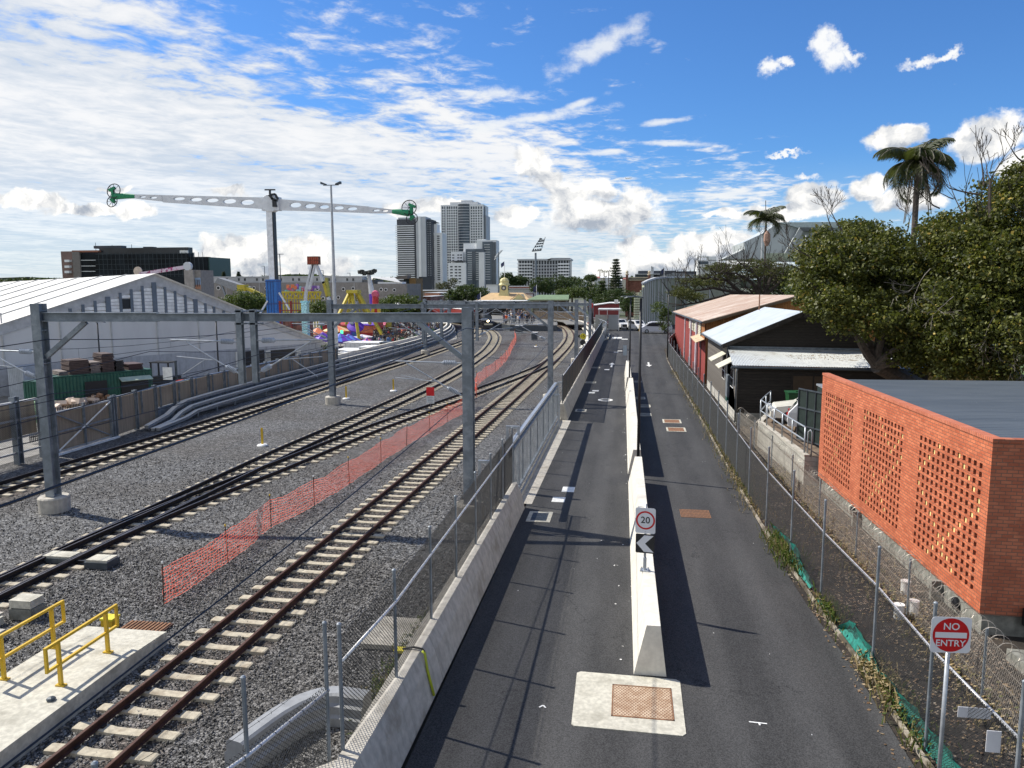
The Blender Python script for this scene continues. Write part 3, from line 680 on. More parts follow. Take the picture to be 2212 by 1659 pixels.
boxes('point_machine', 'low open concrete pit box at the left edge beside the middle track', 'trackside box', (-15.7, 15.8, 0), [('rim', concrete_p, [((0, .25, .1), (.9, .14, .2)), ((0, -.25, .1), (.9, .14, .2)), ((-.4, 0, .1), (.12, .4, .2)), ((.4, 0, .1), (.12, .4, .2))]), ('lid', concrete, [((.1, .3, .22), (.5, .3, .05))])])
boxes('point_machine', 'flat concrete slabs stacked by the left edge in front of the pit box', 'trackside box', (-14.9, 15.3, 0), [('slab', concrete_p, [((0, 0, .06), (.6, .35, .12)), ((-.7, .1, .05), (.4, .3, .1))]), ('upper_slab', concrete, [((.05, .05, .16), (.45, .28, .07))])])
boxes('junction_box', 'small bright yellow junction box behind the concrete ramp', 'junction box', tuple(G(592, 1353, 0)*0+Vector((-12.55, 16.4, 0))), [('body', yellow, [((0, 0, .1), (.3, .28, .18))]), ('lid', M('bright_yellow', (.70, .60, .03), .5), [((0, 0, .21), (.34, .32, .05))])])
boxes('ground_grate', 'rusty brown grating panel on the ballast behind the concrete ramp', 'grating', (-11.6, 16.3, 0), [('frame', rail_rust, [((0, 0, .02), (1.15, .75, .04))]), ('bar', rust, [((-.5+.1*k, 0, .045), (.05, .7, .03)) for k in range(11)])])
# ---------------------------------------------------------------- concrete ramp with yellow handrails
t = W('crossing_ramp', 'pale concrete access slab with a sloping end at the lower left', 'concrete ramp', (-11.6, 11, 0))
mb = MB(); z = .37
mb.loft([[(-12.66, y, -.05), (-12.66, y, zz), (-10.6, y, zz), (-10.6, y, -.05)] for y, zz in ((4, z), (8, z), (14.3, z), (15.62, .30), (15.75, .28))]); mb.build('slab', concrete_p, t)
def handrail(name, label, x, y0, y1):
    t = W(name, label, 'handrail', (x, y0, .37)); w = .055
    mb = MB()
    for a, b in (((x, y0-.36, 1.30), (x, y1+.38, 1.30)), ((x, y0-.36, .83), (x, y1+.38, .83))): mb.bar(a, b, w, w)
    for yy in (y0-.36+w/2, y1+.38-w/2): mb.bar((x, yy, .83+w/2), (x, yy, 1.30-w/2), w, w)
    mb.build('rail', yellow, t)
    for yy in (y0, y1):
        mb = MB(); mb.bar((x, yy, .38), (x, yy, 1.272), .075, .06); mb.box((x, yy, .385), (.2, .1, .03)); mb.build('post', yellow, t)
handrail('yellow_handrail', 'yellow handrail on the near edge of the concrete slab', -11.16, 13.03, 14.45)
handrail('yellow_handrail', 'yellow handrail on the far edge of the concrete slab, cut by the left frame edge', -12.49, 13.08, 14.47)
mb = MB(); mb.lathe([(.05, 0), (.09, .02), (.07, .06), (.02, .08)], (-10.95, 12.5, .37), 7); tag(mb.build('stone', steel_d), 'single dark ballast stone lying on the concrete slab', 'stone')
# ---------------------------------------------------------------- overhead line portals
def hsec(mb, p0, p1, w, d, t=.03, rot=0.):   # H section between vertical points, flanges facing +-y
    x, y = p0[0], p0[1]; z0, z1 = p0[2], p1[2]
    mb.b2((x-w/2, y-d/2, z0), (x+w/2, y-d/2+t, z1)); mb.b2((x-w/2, y+d/2-t, z0), (x+w/2, y+d/2, z1)); mb.b2((x-t/2, y-d/2+t, z0), (x+t/2, y+d/2-t, z1))
def insulator(mb, a, b, r=.09, n=7):
    a, b = Vector(a), Vector(b); L = (b-a).length; prof = [(.03, 0), (.05, .02)]
    for i in range(n):
        z = .08+(L-.16)*i/(n-1)
        prof += [(.045, z-.025), (r, z-.008), (r*.95, z+.008), (.045, z+.025)]
    prof += [(.05, L-.02), (.03, L)]
    mb.lathe(prof, a, 10, ax=(b-a).normalized())
ceram = M('grey_porcelain', (.42, .46, .52), .25, 0, .1, 5.)
def cantilever(t, x, y, zu, zl, dx, L=2.7, wirez=4.9):
    """hinged tube bracket: top tube, diagonal strut, steady arm, two insulators"""
    s = dx
    mb = MB(); mb.tube([(x+s*.1, y, zu), (x+s*.25, y, zu)], .03, 6); mb.tube([(x+s*.8, y, zu+.01), (x+s*L, y, zu+.05)], .028, 8)
    mb.tube([(x+s*.1, y, zl), (x+s*.2, y, zl+.06)], .03, 6); mb.tube([(x+s*.62, y, zl+(zu-zl)*.24), (x+s*2.1, y, zu-.02)], .028, 8)
    mb.tube([(x+s*1.0, y, zl+(zu-zl)*.42), (x+s*2.5, y, zl+(zu-zl)*.42+.12)], .018, 6); mb.tube([(x+s*1.4, y, zl+(zu-zl)*.42+.02), (x+s*2.3, y, wirez+.25)], .012, 6)
    br = mb.build('bracket', steel_l, t, smooth=False)
    mb = MB(); insulator(mb, (x+s*.25, y, zu), (x+s*.8, y, zu+.01), .10); mb.build('insulator', ceram, br, off=Vector(t['_o']))
    mb = MB(); insulator(mb, (x+s*.2, y, zl+.06), (x+s*.62, y, zl+(zu-zl)*.24), .10); mb.build('insulator', ceram, br, off=Vector(t['_o']))
def portal(label, L, R, zb, drops=(), arms=(), base=.55, extra=None, bd=.34, splice=(.28, .72), group='overhead line portals', w=.36):
    t = W('overhead_portal', label, 'overhead line portal', (L[0], L[1], 0), group)
    for q in (L, R):
        mb = MB(); hsec(mb, (q[0], q[1], base-.02), (q[0], q[1], q[2]), w, w+.04)
        for zz in (base+.02, zb-.5, zb-.15, zb+.2, zb-1.7, zb-1.55): mb.b2((q[0]-w/2+.02, q[1]-w/2, zz), (q[0]+w/2-.02, q[1]+w/2, zz+.03))
        o = mb.build('post', steel, t)
        mb = MB(); mb.lathe([(.52, -.1), (.54, base-.05), (.50, base)], (q[0], q[1], 0), 20); mb.build('footing', concrete, t)
    a, b = Vector((L[0]+w/2, L[1], zb)), Vector((R[0]-w/2, R[1], zb-.02)); d = b-a
    for i, (f0, f1, hh) in enumerate(((0, splice[0], bd), (splice[0], splice[1], bd*.86), (splice[1], 1, bd))):
        p0, p1 = a+d*f0, a+d*f1; mb = MB(); n = d.normalized(); zc = Vector((0, 0, 1))
        mb.bar(p0+zc*(hh/2-.02), p1+zc*(hh/2-.02), .24, .03); mb.bar(p0-zc*(hh/2-.02), p1-zc*(hh/2-.02), .24, .03); mb.bar(p0, p1, .03, hh-.06)
        if hh == bd:
            k = int((p1-p0).length/.28)
            for j in range(1, k): q = p0+n*.28*j; mb.bar(q-Vector((0, .018, 0)), q+Vector((0, .018, 0)), .05, .05)
        mb.build('beam', steel, t)
    for q, s in ((L, 1), (R, -1)):
        p0 = Vector((q[0]+s*w/2, q[1]+(R[1]-L[1])*0, zb-1.45)); p1 = Vector((q[0]+s*1.75, q[1]+s*(R[1]-L[1])/(R[0]-L[0])*1.7, zb-.18)); mb = MB(); mb.bar(p0, p1, .16, .16); mb.build('brace', steel, t)
    for (x, z0, side) in drops:
        f = (x-L[0])/(R[0]-L[0]); y = L[1]+(R[1]-L[1])*f
        mb = MB(); hsec(mb, (x, y-.2, z0), (x, y-.2, zb+.28), .2, .2, .02); mb.b2((x-.15, y-.3, zb+.18), (x+.15, y+.25, zb+.24)); mb.b2((x-.15, y-.3, zb-.26), (x+.15, y+.25, zb-.2)); mb.build('drop_post', steel, t)
        if side: cantilever(t, x, y-.2, z0+1.5, z0+.35, side)
    for (x, y, zu, zl, s) in arms: cantilever(t, x, y, zu, zl, s)
    return t
portal('nearest large steel portal spanning the tracks, with its round concrete footing at the left', (-21.15, 25.1, 7.7), (-5.55, 26.35, 7.55), 7.22,
       drops=((-13.6, 4.85, -1), (-13.1, 4.9, 1)), arms=((-21.3, 25.1, 5.95, 4.95, -1), (-5.7, 26.35, 5.6, 4.45, -1)))
portal('second steel portal from the camera, its left post beside the tall floodlight pole', (-20.55, 51.2, 7.3), (-5.45, 54.2, 7.2), 6.85,
       drops=((-14.2, 4.4, -1), (-10.5, 4.4, 1)), arms=((-20.7, 51.2, 5.6, 4.6, -1), (-5.6, 54.2, 5.5, 4.4, -1)))
portal('third steel portal from the camera, in front of the crowd and the steam train', (-24.1, 89.6, 6.65), (-5.45, 81.3, 6.75), 6.25,
       drops=((-20.6, 4.0, -1), (-18.7, 4.0, 1), (-12.5, 4.2, -1)), arms=((-5.6, 81.3, 5.4, 4.4, -1),), bd=.42)
portal('fourth steel portal from the camera, its right post beside the signal', (-26.6, 108, 6.2), (-4.75, 96, 6.5), 5.85, drops=((-19.6, 3.8, 1), (-9.6, 4.0, -1)), arms=(), bd=.34)
portal('farthest steel portal in front of the station roof', (-31, 131, 5.7), (-6.6, 118, 6.0), 5.35, drops=((-23.6, 3.8, 1), (-12., 4.0, -1)), arms=(), bd=.34)
# wires: catenary, contact and droppers over each electrified track; feeders between the posts
PY = [-14, 25.2, 53, 87, 104, 126, 150]
def overhead(label, pts, name='overhead_wire'):
    X = lambda y: float(np.interp(y, [p[1] for p in pts], [p[0] for p in pts]))
    t = W(name, label, 'overhead wires', (pts[0][0], pts[0][1], 0))
    c = MB(); m = MB(); dr = MB(); C = []; Mm = []
    for a, b in zip(PY[:-1], PY[1:]):
        st = 8
        for i in range(st):
            f = i/st; y = a+(b-a)*f; x = X(a)+(X(b)-X(a))*f; C.append((x, y, 4.95)); s = 4*f*(1-f); Mm.append((x, y, 6.0-.75*s))
            if i % 2 == 0 and i: dr.tube([(x, y, 4.95), (x, y, 6.0-.75*s)], .006, 3)
    C.append((X(PY[-1]), PY[-1], 4.95)); Mm.append((X(PY[-1]), PY[-1], 6.0))
    c.tube(C, .011, 4); c.build('contact_wire', black, t); m.tube(Mm, .011, 4); m.build('catenary_wire', black, t); dr.build('dropper', black, t)
overhead('thin black overhead wires above the far left track', pA); overhead('thin black overhead wires above the middle track', pB)
overhead('thin black overhead wires above the crossover and right track', [(-13.8, -14), (-12.6, 25), (-10.8, 53), (-8.3, 87), (-8.3, 104), (-9.4, 126), (-12.5, 150)])
mb = MB()
for (x0, z0), (x1, z1), (x2, z2) in (((-20.9, 6.4), (-20.3, 6.2), (-23.9, 6)), ((-20.9, 4.4), (-20.3, 4.3), (-23.9, 4.2)), ((-5.35, 6.9), (-5.3, 6.6), (-5.3, 6.5)), ((-5.8, 4.2), (-5.6, 4.2), (-5.6, 4.))):
    P = [(x0-.3, -14, z0)]
    for (xa, ya, za), (xb, yb, zb_) in (((x0-.3, -14, z0), (x0, 25.1, z0)), ((x0, 25.1, z0), (x1, 53, z1)), ((x1, 53, z1), (x2, 86, z2))):
        for i in range(1, 9): f = i/8; P.append((xa+(xb-xa)*f, ya+(yb-ya)*f, za+(zb_-za)*f-.5*4*f*(1-f)))
    mb.tube(P, .016, 4)
tag(mb.build('feeder_cable', black), 'four sagging feeder cables strung along the portal posts', 'cables')
# ---------------------------------------------------------------- orange plastic barrier mesh
def orange(name, label, base, h=1.0, tops=None):
    t = W(name, label, 'barrier mesh', (base[0][0], base[0][1], 0)); V = []; F = []
    n0 = 0; rr = random.Random(3)
    L = [0]
    for a, b in zip(base[:-1], base[1:]): L.append(L[-1]+math.hypot(b[0]-a[0], b[1]-a[1]))
    far = base[0][1] > 60
    step = .13 if not far else .3; rows = 11 if not far else 7; n = int(L[-1]/step); P = np.zeros((n+1, rows, 3))
    for i in range(n+1):
        s = L[-1]*i/n; x = np.interp(s, L, [b[0] for b in base]); y = np.interp(s, L, [b[1] for b in base])
        j = np.searchsorted(L, s)-1; j = min(max(j, 0), len(L)-2); f = (s-L[j])/(L[j+1]-L[j]); sag = 4*f*(1-f)
        for r in range(rows):
            q = r/(rows-1); zt = h-.14*sag; lean = -.10*sag*q+.05*math.sin(s*1.7+q*3)*sag
            P[i, r] = (x+lean+.02*rr.uniform(-1, 1), y, .03+q*(zt-.03)+.02*rr.uniform(-1, 1)+.03*math.sin(s*2.3)*sag*q)
    w = .008 if not far else .014; segs = []
    for i in range(n+1):
        for r in range(rows):
            a = P[i, r]
            if r < rows-1: segs.append((a, P[i, r+1], 0))
            if i < n: segs.append((a, P[i+1, r], 1))
    A = np.array([s[0] for s in segs]); B = np.array([s[1] for s in segs]); K = np.array([s[2] for s in segs]); o = np.where(K[:, None] == 1, np.array([[0, 0, w]]), np.array([[0, w, 0]]))
    hw = np.ones((len(A), 1)); hw[(K == 1)] *= 1.0
    Vv = np.stack([A-o*hw, B-o*hw, B+o*hw, A+o*hw], 1).reshape(-1, 3); Fv = np.arange(len(Vv)).reshape(-1, 4)
    npmesh('mesh', Vv, Fv, orange_net, t, off=t['_o'])
    for k, b in enumerate(base):
        mb = MB(); lean = rr.uniform(-.06, .06); mb.tube([(b[0], b[1], -.05), (b[0]+lean, b[1], h+.14)], .016, 6); mb.build('star_picket', rail_rust, t)
        mb = MB(); mb.lathe([(.02, 0), (.03, .02), (.03, .05), (.015, .07)], (b[0]+lean, b[1], h+.13), 8); mb.build('cap', yellow if k % 3 else white_p, t)
    return t
ob = [G(*q) for q in ((354, 1307), (493, 1215), (586, 1140), (679, 1093), (755, 1046), (823, 999), (878, 963), (928.6, 935.6), (966, 911.7), (1003, 892), (1019, 877))]
orange('barrier_mesh', 'long run of orange plastic barrier mesh on pickets, near length ending behind the portal post', [(p.x, p.y) for p in ob])
ob2 = [(q.x, q.y) for q in (G(1029, 862), G(1030, 834), G(1050, 817), G(1070, 803.7), G(1082, 792), G(1093, 780.7), G(1101, 767), G(1106, 754.7), G(1112, 744), G(1115, 736), G(1112, 727))]
orange('barrier_mesh', 'far curving run of orange plastic barrier mesh toward the station platform', ob2, 1.05)
mb = MB()
for k in range(14): 
    a = 2*PI*k/14; mb.tube([(ob2[0][0]+.12*math.cos(a)-.05, ob2[0][1]-1+.12*math.sin(a), .05), (ob2[0][0]+.06*math.cos(a*3), ob2[0][1]-1, .6), (ob2[0][0]+.14*math.cos(a+1), ob2[0][1]-1, 1.0)], .02, 4)
tag(mb.build('barrier_mesh_roll', orange_net), 'bunched roll of orange mesh standing beside the portal post', 'mesh roll')
# ---------------------------------------------------------------- lineside objects
for i, (p, lb) in enumerate(zip([(567, 963), (748, 862), (850, 845), (1158, 749), (913, 749)], ['largest and nearest yellow marker peg on a white round base in the ballast', 'yellow marker peg just right of the second portal footing', 'yellow marker peg in the ballast above the red square sign', 'small far marker base in the ballast near the station', 'yellow marker peg beside the third portal footing'])):
    q = G(*p); t = W('marker_peg', lb, 'marker peg', (q.x, q.y, 0), 'yellow marker pegs in the ballast')
    mb = MB(); mb.lathe([(.27, 0), (.28, .05), (.24, .10), (.1, .12)], (q.x, q.y, -.02), 16); mb.build('base', white_p, t)
    mb = MB(); mb.b2((q.x-.055, q.y-.02, .08), (q.x+.055, q.y+.02, .95 if i != 3 else .3)); mb.build('peg', yellow, t)
q = G(930, 885); t = W('stop_sign_board', 'square red board above a small white notice on a post between the tracks', 'sign', (q.x, q.y, 0))
mb = MB(); mb.tube([(q.x, q.y+.03, 0), (q.x, q.y+.03, 1.5)], .025, 6); mb.build('post', steel, t)
mb = MB(); mb.b2((q.x-.27, q.y-.01, .95), (q.x+.27, q.y+.01, 1.52)); mb.build('red_panel', M('signal_red', (.60, .01, .015), .5), t)
mb = MB(); mb.b2((q.x-.27, q.y-.01, .42), (q.x+.27, q.y+.01, .92)); wp = mb.build('white_panel', M('notice_white', (.55, .6, .62), .5), t)
mb = MB()
for k in range(4): mb.b2((q.x-.18, q.y-.014, .80-.1*k), (q.x+.18-.05*(k % 2), q.y-.012, .83-.1*k))
mb.build('text_line', steel, wp, off=Vector(t['_o']))
# culvert cover in the foreground behind the wire
t = W('cable_trough', 'grey ribbed concrete trough curving behind the chain link in the foreground', 'cable trough', (-6, 12, 0))
path = spline([tuple(G(*q))[:2] for q in ((790, 1512, .45), (720, 1503, .45), (665, 1515, .45), (610, 1543, .45), (560, 1578, .45), (512, 1614, .45))], .12)
PR = [(x*.62, z*.95) for x, z in [(-.48, -.05), (-.48, .30), (-.40, .34), (-.40, .52), (-.30, .58), (.12, .58), (.2, .54), (.2, .40), (.34, .36), (.34, .2), (.46, .16), (.46, -.05)]]
mb = MB(); rings = []
for i, p_ in enumerate(path):
    d = (path[min(i+1, len(path)-1)]-path[max(i-1, 0)]).normalized(); sd = Vector((d.y, -d.x, 0)); rings.append([p_-sd*x+Vector((0, 0, z)) for x, z in PR])
mb.loft(rings); mb.build('trough', M('grey_trough', (.27, .28, .29), .6, 0, .1, 6., .2, 40.), t)
boxes('pit_slab', 'flat drilled concrete slab behind the near wire fence', 'concrete slab', tuple(Vector((-5.35, 16.9, 0))), [('slab', concrete, [((0, 0, .06), (1.3, 1.5, .12))]), ('hole', black, [((-.4+.2*i, -.4+.27*j, .121), (.03, .03, .004)) for i in range(4) for j in range(4)])])
boxes('junction_box', 'small yellow box beside the drilled slab behind the near wire fence', 'junction box', (-4.95, 15.75, 0), [('body', black, [((0, 0, .1), (.2, .18, .2))]), ('lid', M('bright_yellow', (.7, .6, .03)), [((0, 0, .23), (.22, .2, .07))])])
# speed board and signal on the right of the tracks
def textobj(txt, size, loc, rot, m, parent, name='lettering', depth=.002, align='CENTER'):
    cu = bpy.data.curves.new(name, 'FONT'); cu.body = txt; cu.size = size; cu.align_x = align; cu.align_y = 'CENTER'; cu.extrude = depth; cu.offset = size*.012
    o = bpy.data.objects.new('tmp', cu); COL.objects.link(o); dg = bpy.context.evaluated_depsgraph_get(); me = bpy.data.meshes.new_from_object(o.evaluated_get(dg)); bpy.data.objects.remove(o)
    me.materials.clear(); me.materials.append(m); r = bpy.data.objects.new(name, me); COL.objects.link(r); r.parent = parent; r.location = loc; r.rotation_euler = rot; return r
q = G(1259, 756); t = thing('speed_board', 'yellow and black round speed board reading 15 beside the right track', 'speed board', (q.x, q.y, 0))
MB().tube([(0, .05, 0), (0, .05, 2.0)], .04, 6).build('post', steel_l, t)
MB().lathe([(.38, 0), (.38, .03)], (0, 0, 1.75), 24, ax=(0, -1, 0)).build('disc', M('bright_yellow', (.7, .6, .03)), t); MB().lathe([(.37, 0), (.37, .03)], (0, 0, .95), 24, ax=(0, -1, 0)).build('disc', black, t)
mb = MB(); mb.prism([(-.75, -.0, 1.75), (-.38, -.0, 2.0), (-.38, -.0, 1.5)], (0, .03, 0)); mb.build('arrow', black, t)
textobj('15', .52, (0, -.034, 1.75), (PI/2, 0, 0), black, t)
sp = G(1266, 745)
t = W('signal_post', 'black railway signal head with a hood on a slim post by the far left barrier', 'signal', (-4.6, 101, 0))
mb = MB(); mb.tube([(-4.6, 101, 0), (-4.6, 101, 6)], .07, 8); mb.build('post', steel, t)
mb = MB(); mb.bar((-4.7, 100.8, 3.2), (-5.1, 100.8, 5.6), .55, .35); mb.build('head', black, t)
mb = MB(); mb.tube([(-4.9, 100.5, 5.5), (-4.9, 100.9, 5.6)], .33, 10); mb.build('lens', M('dull_red_lens', (.6, .04, .03), .4), t)
# ---------------------------------------------------------------- signs and lamps on the road
signwhite = M('sign_white', (.72, .73, .76), .35, 0, .03); signred = M('sign_red', (.55, .008, .012), .35, 0, .05)
def rrect(w, h, r, z0=0., n=5):
    P = []
    for cx_, cz_, a0 in ((w/2-r, h/2-r, 0), (-w/2+r, h/2-r, 90), (-w/2+r, -h/2+r, 180), (w/2-r, -h/2+r, 270)):
        for k in range(n+1): a = math.radians(a0+90*k/n); P.append((cx_+r*math.cos(a), 0, cz_+r*math.sin(a)))
    return P
def plate(mb, w, h, r, c, th=.004, y=0.): mb.prism([(p[0]+c[0], c[1]+y, p[2]+c[2]) for p in rrect(w, h, r)], (0, th, 0))
def ring(mb, c, r0, r1, y, th=.001, n=48):
    vs = []; fs = []
    for k in range(n):
        a = 2*PI*k/n
        for r in (r0, r1): vs.append((c[0]+r*math.cos(a), y, c[2]+r*math.sin(a)))
    for k in range(n): a = 2*k; b = 2*((k+1) % n); fs.append((a, a+1, b+1, b))
    mb.add(vs, fs)
t = thing('road_sign', 'speed limit 20 sign above a black and white chevron board on the dividing wall', 'road sign', (.50, 19.0, 1.13), -.12)
MB().tube([(0, .05, .03), (0, .05, 1.73)], .030, 12).build('post', steel_l, t, smooth=True)
mb = MB(); mb.box((0, .05, .015), (.22, .2, .03)); mb.tube([(0, .05, .02), (0, .05, .34)], .042, 12)
for sx in (-.08, .08):
    for sy in (-.07, .07): mb.tube([(sx, .05+sy, .03), (sx, .05+sy, .07)], .014, 6)
mb.build('base_plate', steel_l, t)
mb = MB(); plate(mb, .50, .66, .05, (0, 0, 1.32)); s20 = mb.build('speed_panel', signwhite, t)
mb = MB(); ring(mb, (0, 0, 1.33), .195, .238, -.0015); mb.build('red_ring', signred, s20, fix=False)
textobj('20', .235, (-.0, -.003, 1.33), (PI/2, 0, 0), black, s20, 'numeral', .0008)
mb = MB(); plate(mb, .47, .50, .04, (0, 0, .725)); ch = mb.build('chevron_panel', black, t)
mb = MB(); mb.prism([(.215, -.0035, .94), (-.02, -.0035, .94), (-.215, -.0035, .725), (-.02, -.0035, .51), (.215, -.0035, .51), (.0, -.0035, .725)], (0, .002, 0)); mb.build('chevron', signwhite, ch)
mb = MB()
for zz in (1.60, 1.04, .92, .53): mb.tube([(0, -.006, zz), (0, .0, zz)], .010, 8)
mb.build('bolt', steel_l, t)
# NO ENTRY
q = AT(2057, 1372, 12.2)
t = thing('road_sign', 'red and white NO ENTRY sign on a steel post in the lower right corner', 'road sign', (q.x-.02, 12.2, 0), .07)
MB().tube([(0, .05, 0), (0, .05, 2.72)], .032, 12).build('post', steel_l, t, smooth=True)
mb = MB(); plate(mb, .60, .58, .06, (0, 0, q.z)); pn = mb.build('panel', signwhite, t)
mb = MB(); mb.lathe([(.272, 0), (.272, .003)], (0, -.0005, q.z), 48, ax=(0, -1, 0)); mb.build('red_disc', signred, pn)
mb = MB(); mb.b2((-.235, -.0065, q.z-.045), (.235, -.0042, q.z+.045)); mb.build('white_bar', signwhite, pn)
textobj('NO', .155, (0, -.005, q.z+.135), (PI/2, 0, 0), signwhite, pn, 'lettering', .0008); textobj('ENTRY', .145, (0, -.005, q.z-.135), (PI/2, 0, 0), signwhite, pn, 'lettering', .0008)
# small sign at the wall tip
t = thing('road_sign', 'small pale sign on a short post at the far tip of the dividing wall', 'road sign', (-.0, 72.5, 1.1))
MB().tube([(0, 0, 0), (0, 0, 1.0)], .04, 6).build('post', steel_l, t); mb = MB(); plate(mb, .35, .95, .03, (-.3, -.05, 1.1)); mb.build('panel', M('faded_sign_back', (.35, .42, .48), .5), t)
# small white notices on the right fence
for i, (u, v, y, w, h, lb) in enumerate(((2146, 1602, 11.6, .2, .34, 'white paper notice tied to the chain link near the no entry sign'), (2105, 1540, 12.6, .5, .18, 'pale mesh patch lying behind the chain link near the no entry sign'))):
    q = AT(u, v, y); tag(MB().box(q, (w, .01, h)).build('notice', signwhite), lb, 'notice')
# solar lamp posts
def lamp(label, x, y, z0, h, head=.75, side=-1, m=black, r=.065, slim=False):
    t = thing('street_lamp', label, 'street lamp', (x, y, z0), 0, 'slim black street lamps')
    MB().tube([(0, 0, 0), (0, 0, h*.5), (0, 0, h)], [r, r*.95, r*.8], 10).build('pole', m, t, smooth=True)
    MB().lathe([(r*1.9, 0), (r*1.9, .03), (r*1.1, .05)], (0, 0, 0), 10).build('base_flange', m, t)
    mb = MB(); mb.loft([[(side*a, -b, h+zc), (side*a, b, h+zc), (side*a, b*.8, h+zc+tk), (side*a, -b*.8, h+zc+tk)] for a, b, zc, tk in ((-.10, .05, .0, .05), (.05, .10, .03, .05), (head*.4, .16, .06, .05), (head*.8, .14, .04, .04), (head, .05, .0, .02))]); mb.build('lamp_head', steel_d, t)
    return t
lamp('tall black lamp post in the gap between the dividing wall lengths, nearest one', .50, 32.9, 0, 7.75, .72)
lamp('tall black lamp post on the dividing wall, second one behind the nearest', .13, 60.15, 0, 7.35, .8)
lamp('black lamp post with a white collar beside the right fence near the van', 4.42, 89, 0, 7.6, .5)
lamp('dark lamp post in front of the white marquee, left of two', -40.4, 53.8, 0, 5.5, .7, 1); lamp('dark lamp post in front of the white marquee, right of two', AT(467, 700, 56).x, 56, 0, 5.55, .7, 1)
lamp('far black lamp post beside the parked cars and the brick gate', 9.6, 165, 0, 8.5, .6); lamp('far slim lamp post in front of the curved cream building', 11.8, 190, 0, 9, .6)
# ---------------------------------------------------------------- orange brick building with pierced screens
B0 = Vector((7.80, 32.4, 0)); B1 = Vector((8.41, 19.0, 0)); bd = (B1-B0).normalized(); bn = Vector((bd.y, -bd.x, 0))
if bn.x > 0: bn = -bn         # outward toward the lane
BL = (B1-B0).length; ZT = 4.68; ZB = .50
t = W('brick_building', 'low orange brick building with pierced brick screens and a flat dark roof', 'building', (8.4, 19, 0))
def wp(s, z, dpt=0.): p = B0+bd*s-bn*dpt; return (p.x, p.y, z)
panels = [(.50, 3.87), (4.85, 8.35), (9.42, 13.1)]; hz0, hz1 = .88, 4.12; ncol, nrow = 13, 15
xs = [0.]; holes = set(); xi = []
for (a, b) in panels:
    pc = (b-a)/ncol
    for k in range(ncol): xs += [a+pc*k+pc*.25, a+pc*k+pc*.75]
xs.append(BL); zs = [ZB]; pr_ = (hz1-hz0)/nrow
for k in range(nrow): zs += [hz0+pr_*k+pr_*.18, hz0+pr_*k+pr_*.82]
zs.append(ZT)
front = MB(); rev = MB(); yel = MB(); DP = .11
for i in range(len(xs)-1):
    for j in range(len(zs)-1):
        if i % 2 == 1 and j % 2 == 1:
            a, b, c, d = xs[i], xs[i+1], zs[j], zs[j+1]
            for (p, q) in (((a, c), (b, c)), ((b, c), (b, d)), ((b, d), (a, d)), ((a, d), (a, c))): rev.quad(wp(*p), wp(*q), wp(*q, DP), wp(*p, DP))
            col = (i-1)//2; row = (j-1)//2; pn_ = col//13; k = col % 13
            # diamond zig-zag of yellow bricks seen through the screen
            r_ = nrow-1-row
            if (abs((k+3*(pn_ % 2)) % 12-6)+7*0 == (r_*1+2) % 13-0 and r_ < 9) or (k+r_ == 15+pn_) or (r_-k == 4+pn_*1 and k < 9) or (k == r_//2 and pn_ == 2 and r_ > 9 and r_ % 2):
                yel.box(Vector(wp((a+b)/2, (c+d)/2, .05)), (.04, (b-a)*.97, (d-c)*.97), rz=math.atan2(bn.y, bn.x))
        else: front.quad(wp(xs[i], zs[j]), wp(xs[i+1], zs[j]), wp(xs[i+1], zs[j+1]), wp(xs[i], zs[j+1]))
front.build('screen_wall', brick_y, t, fix=False)
rev.build('brick_reveal', brick_x, t, fix=False)
yb = yel.build('yellow_brick', M('cream_yellow_brick', (.80, .68, .28), .7), t)
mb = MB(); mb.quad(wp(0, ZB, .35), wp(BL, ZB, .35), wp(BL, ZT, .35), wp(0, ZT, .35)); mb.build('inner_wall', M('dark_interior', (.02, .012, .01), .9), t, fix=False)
mb = MB()
cp = [wp(-.02, ZT, -.02), wp(BL+.02, ZT, -.02), wp(BL+.02, ZT, .24), wp(-.02, ZT, .24)]; mb.prism(cp, (0, 0, .09)); mb.build('coping', brick_top, t)
e0 = Vector(wp(BL, 0)); e1 = e0+Vector((9.5, -.25, 0)); f0 = Vector(wp(0, 0)); f1 = f0+Vector((10.5, .1, 0))
mb = MB(); mb.quad((e0.x, e0.y, ZB), (e1.x, e1.y, ZB), (e1.x, e1.y, ZT), (e0.x, e0.y, ZT)); mb.build('end_wall', brick_x, t, fix=False)
mb = MB(); mb.quad((f0.x, f0.y, ZB), (f1.x, f1.y, ZB), (f1.x, f1.y, ZT-.25), (f0.x, f0.y, ZT-.25)); mb.quad((f1.x, f1.y, ZB), (e1.x, e1.y, ZB), (e1.x, e1.y, ZT-.25), (f1.x, f1.y, ZT-.25)); mb.build('back_wall', brick_x, t, fix=False)
mb = MB(); mb.prism([(e0.x, e0.y-.02, ZT), (e1.x, e1.y-.02, ZT), (e1.x, e1.y+.2, ZT), (e0.x+.2, e0.y+.2, ZT)], (0, 0, .085)); mb.build('coping', brick_x, t)
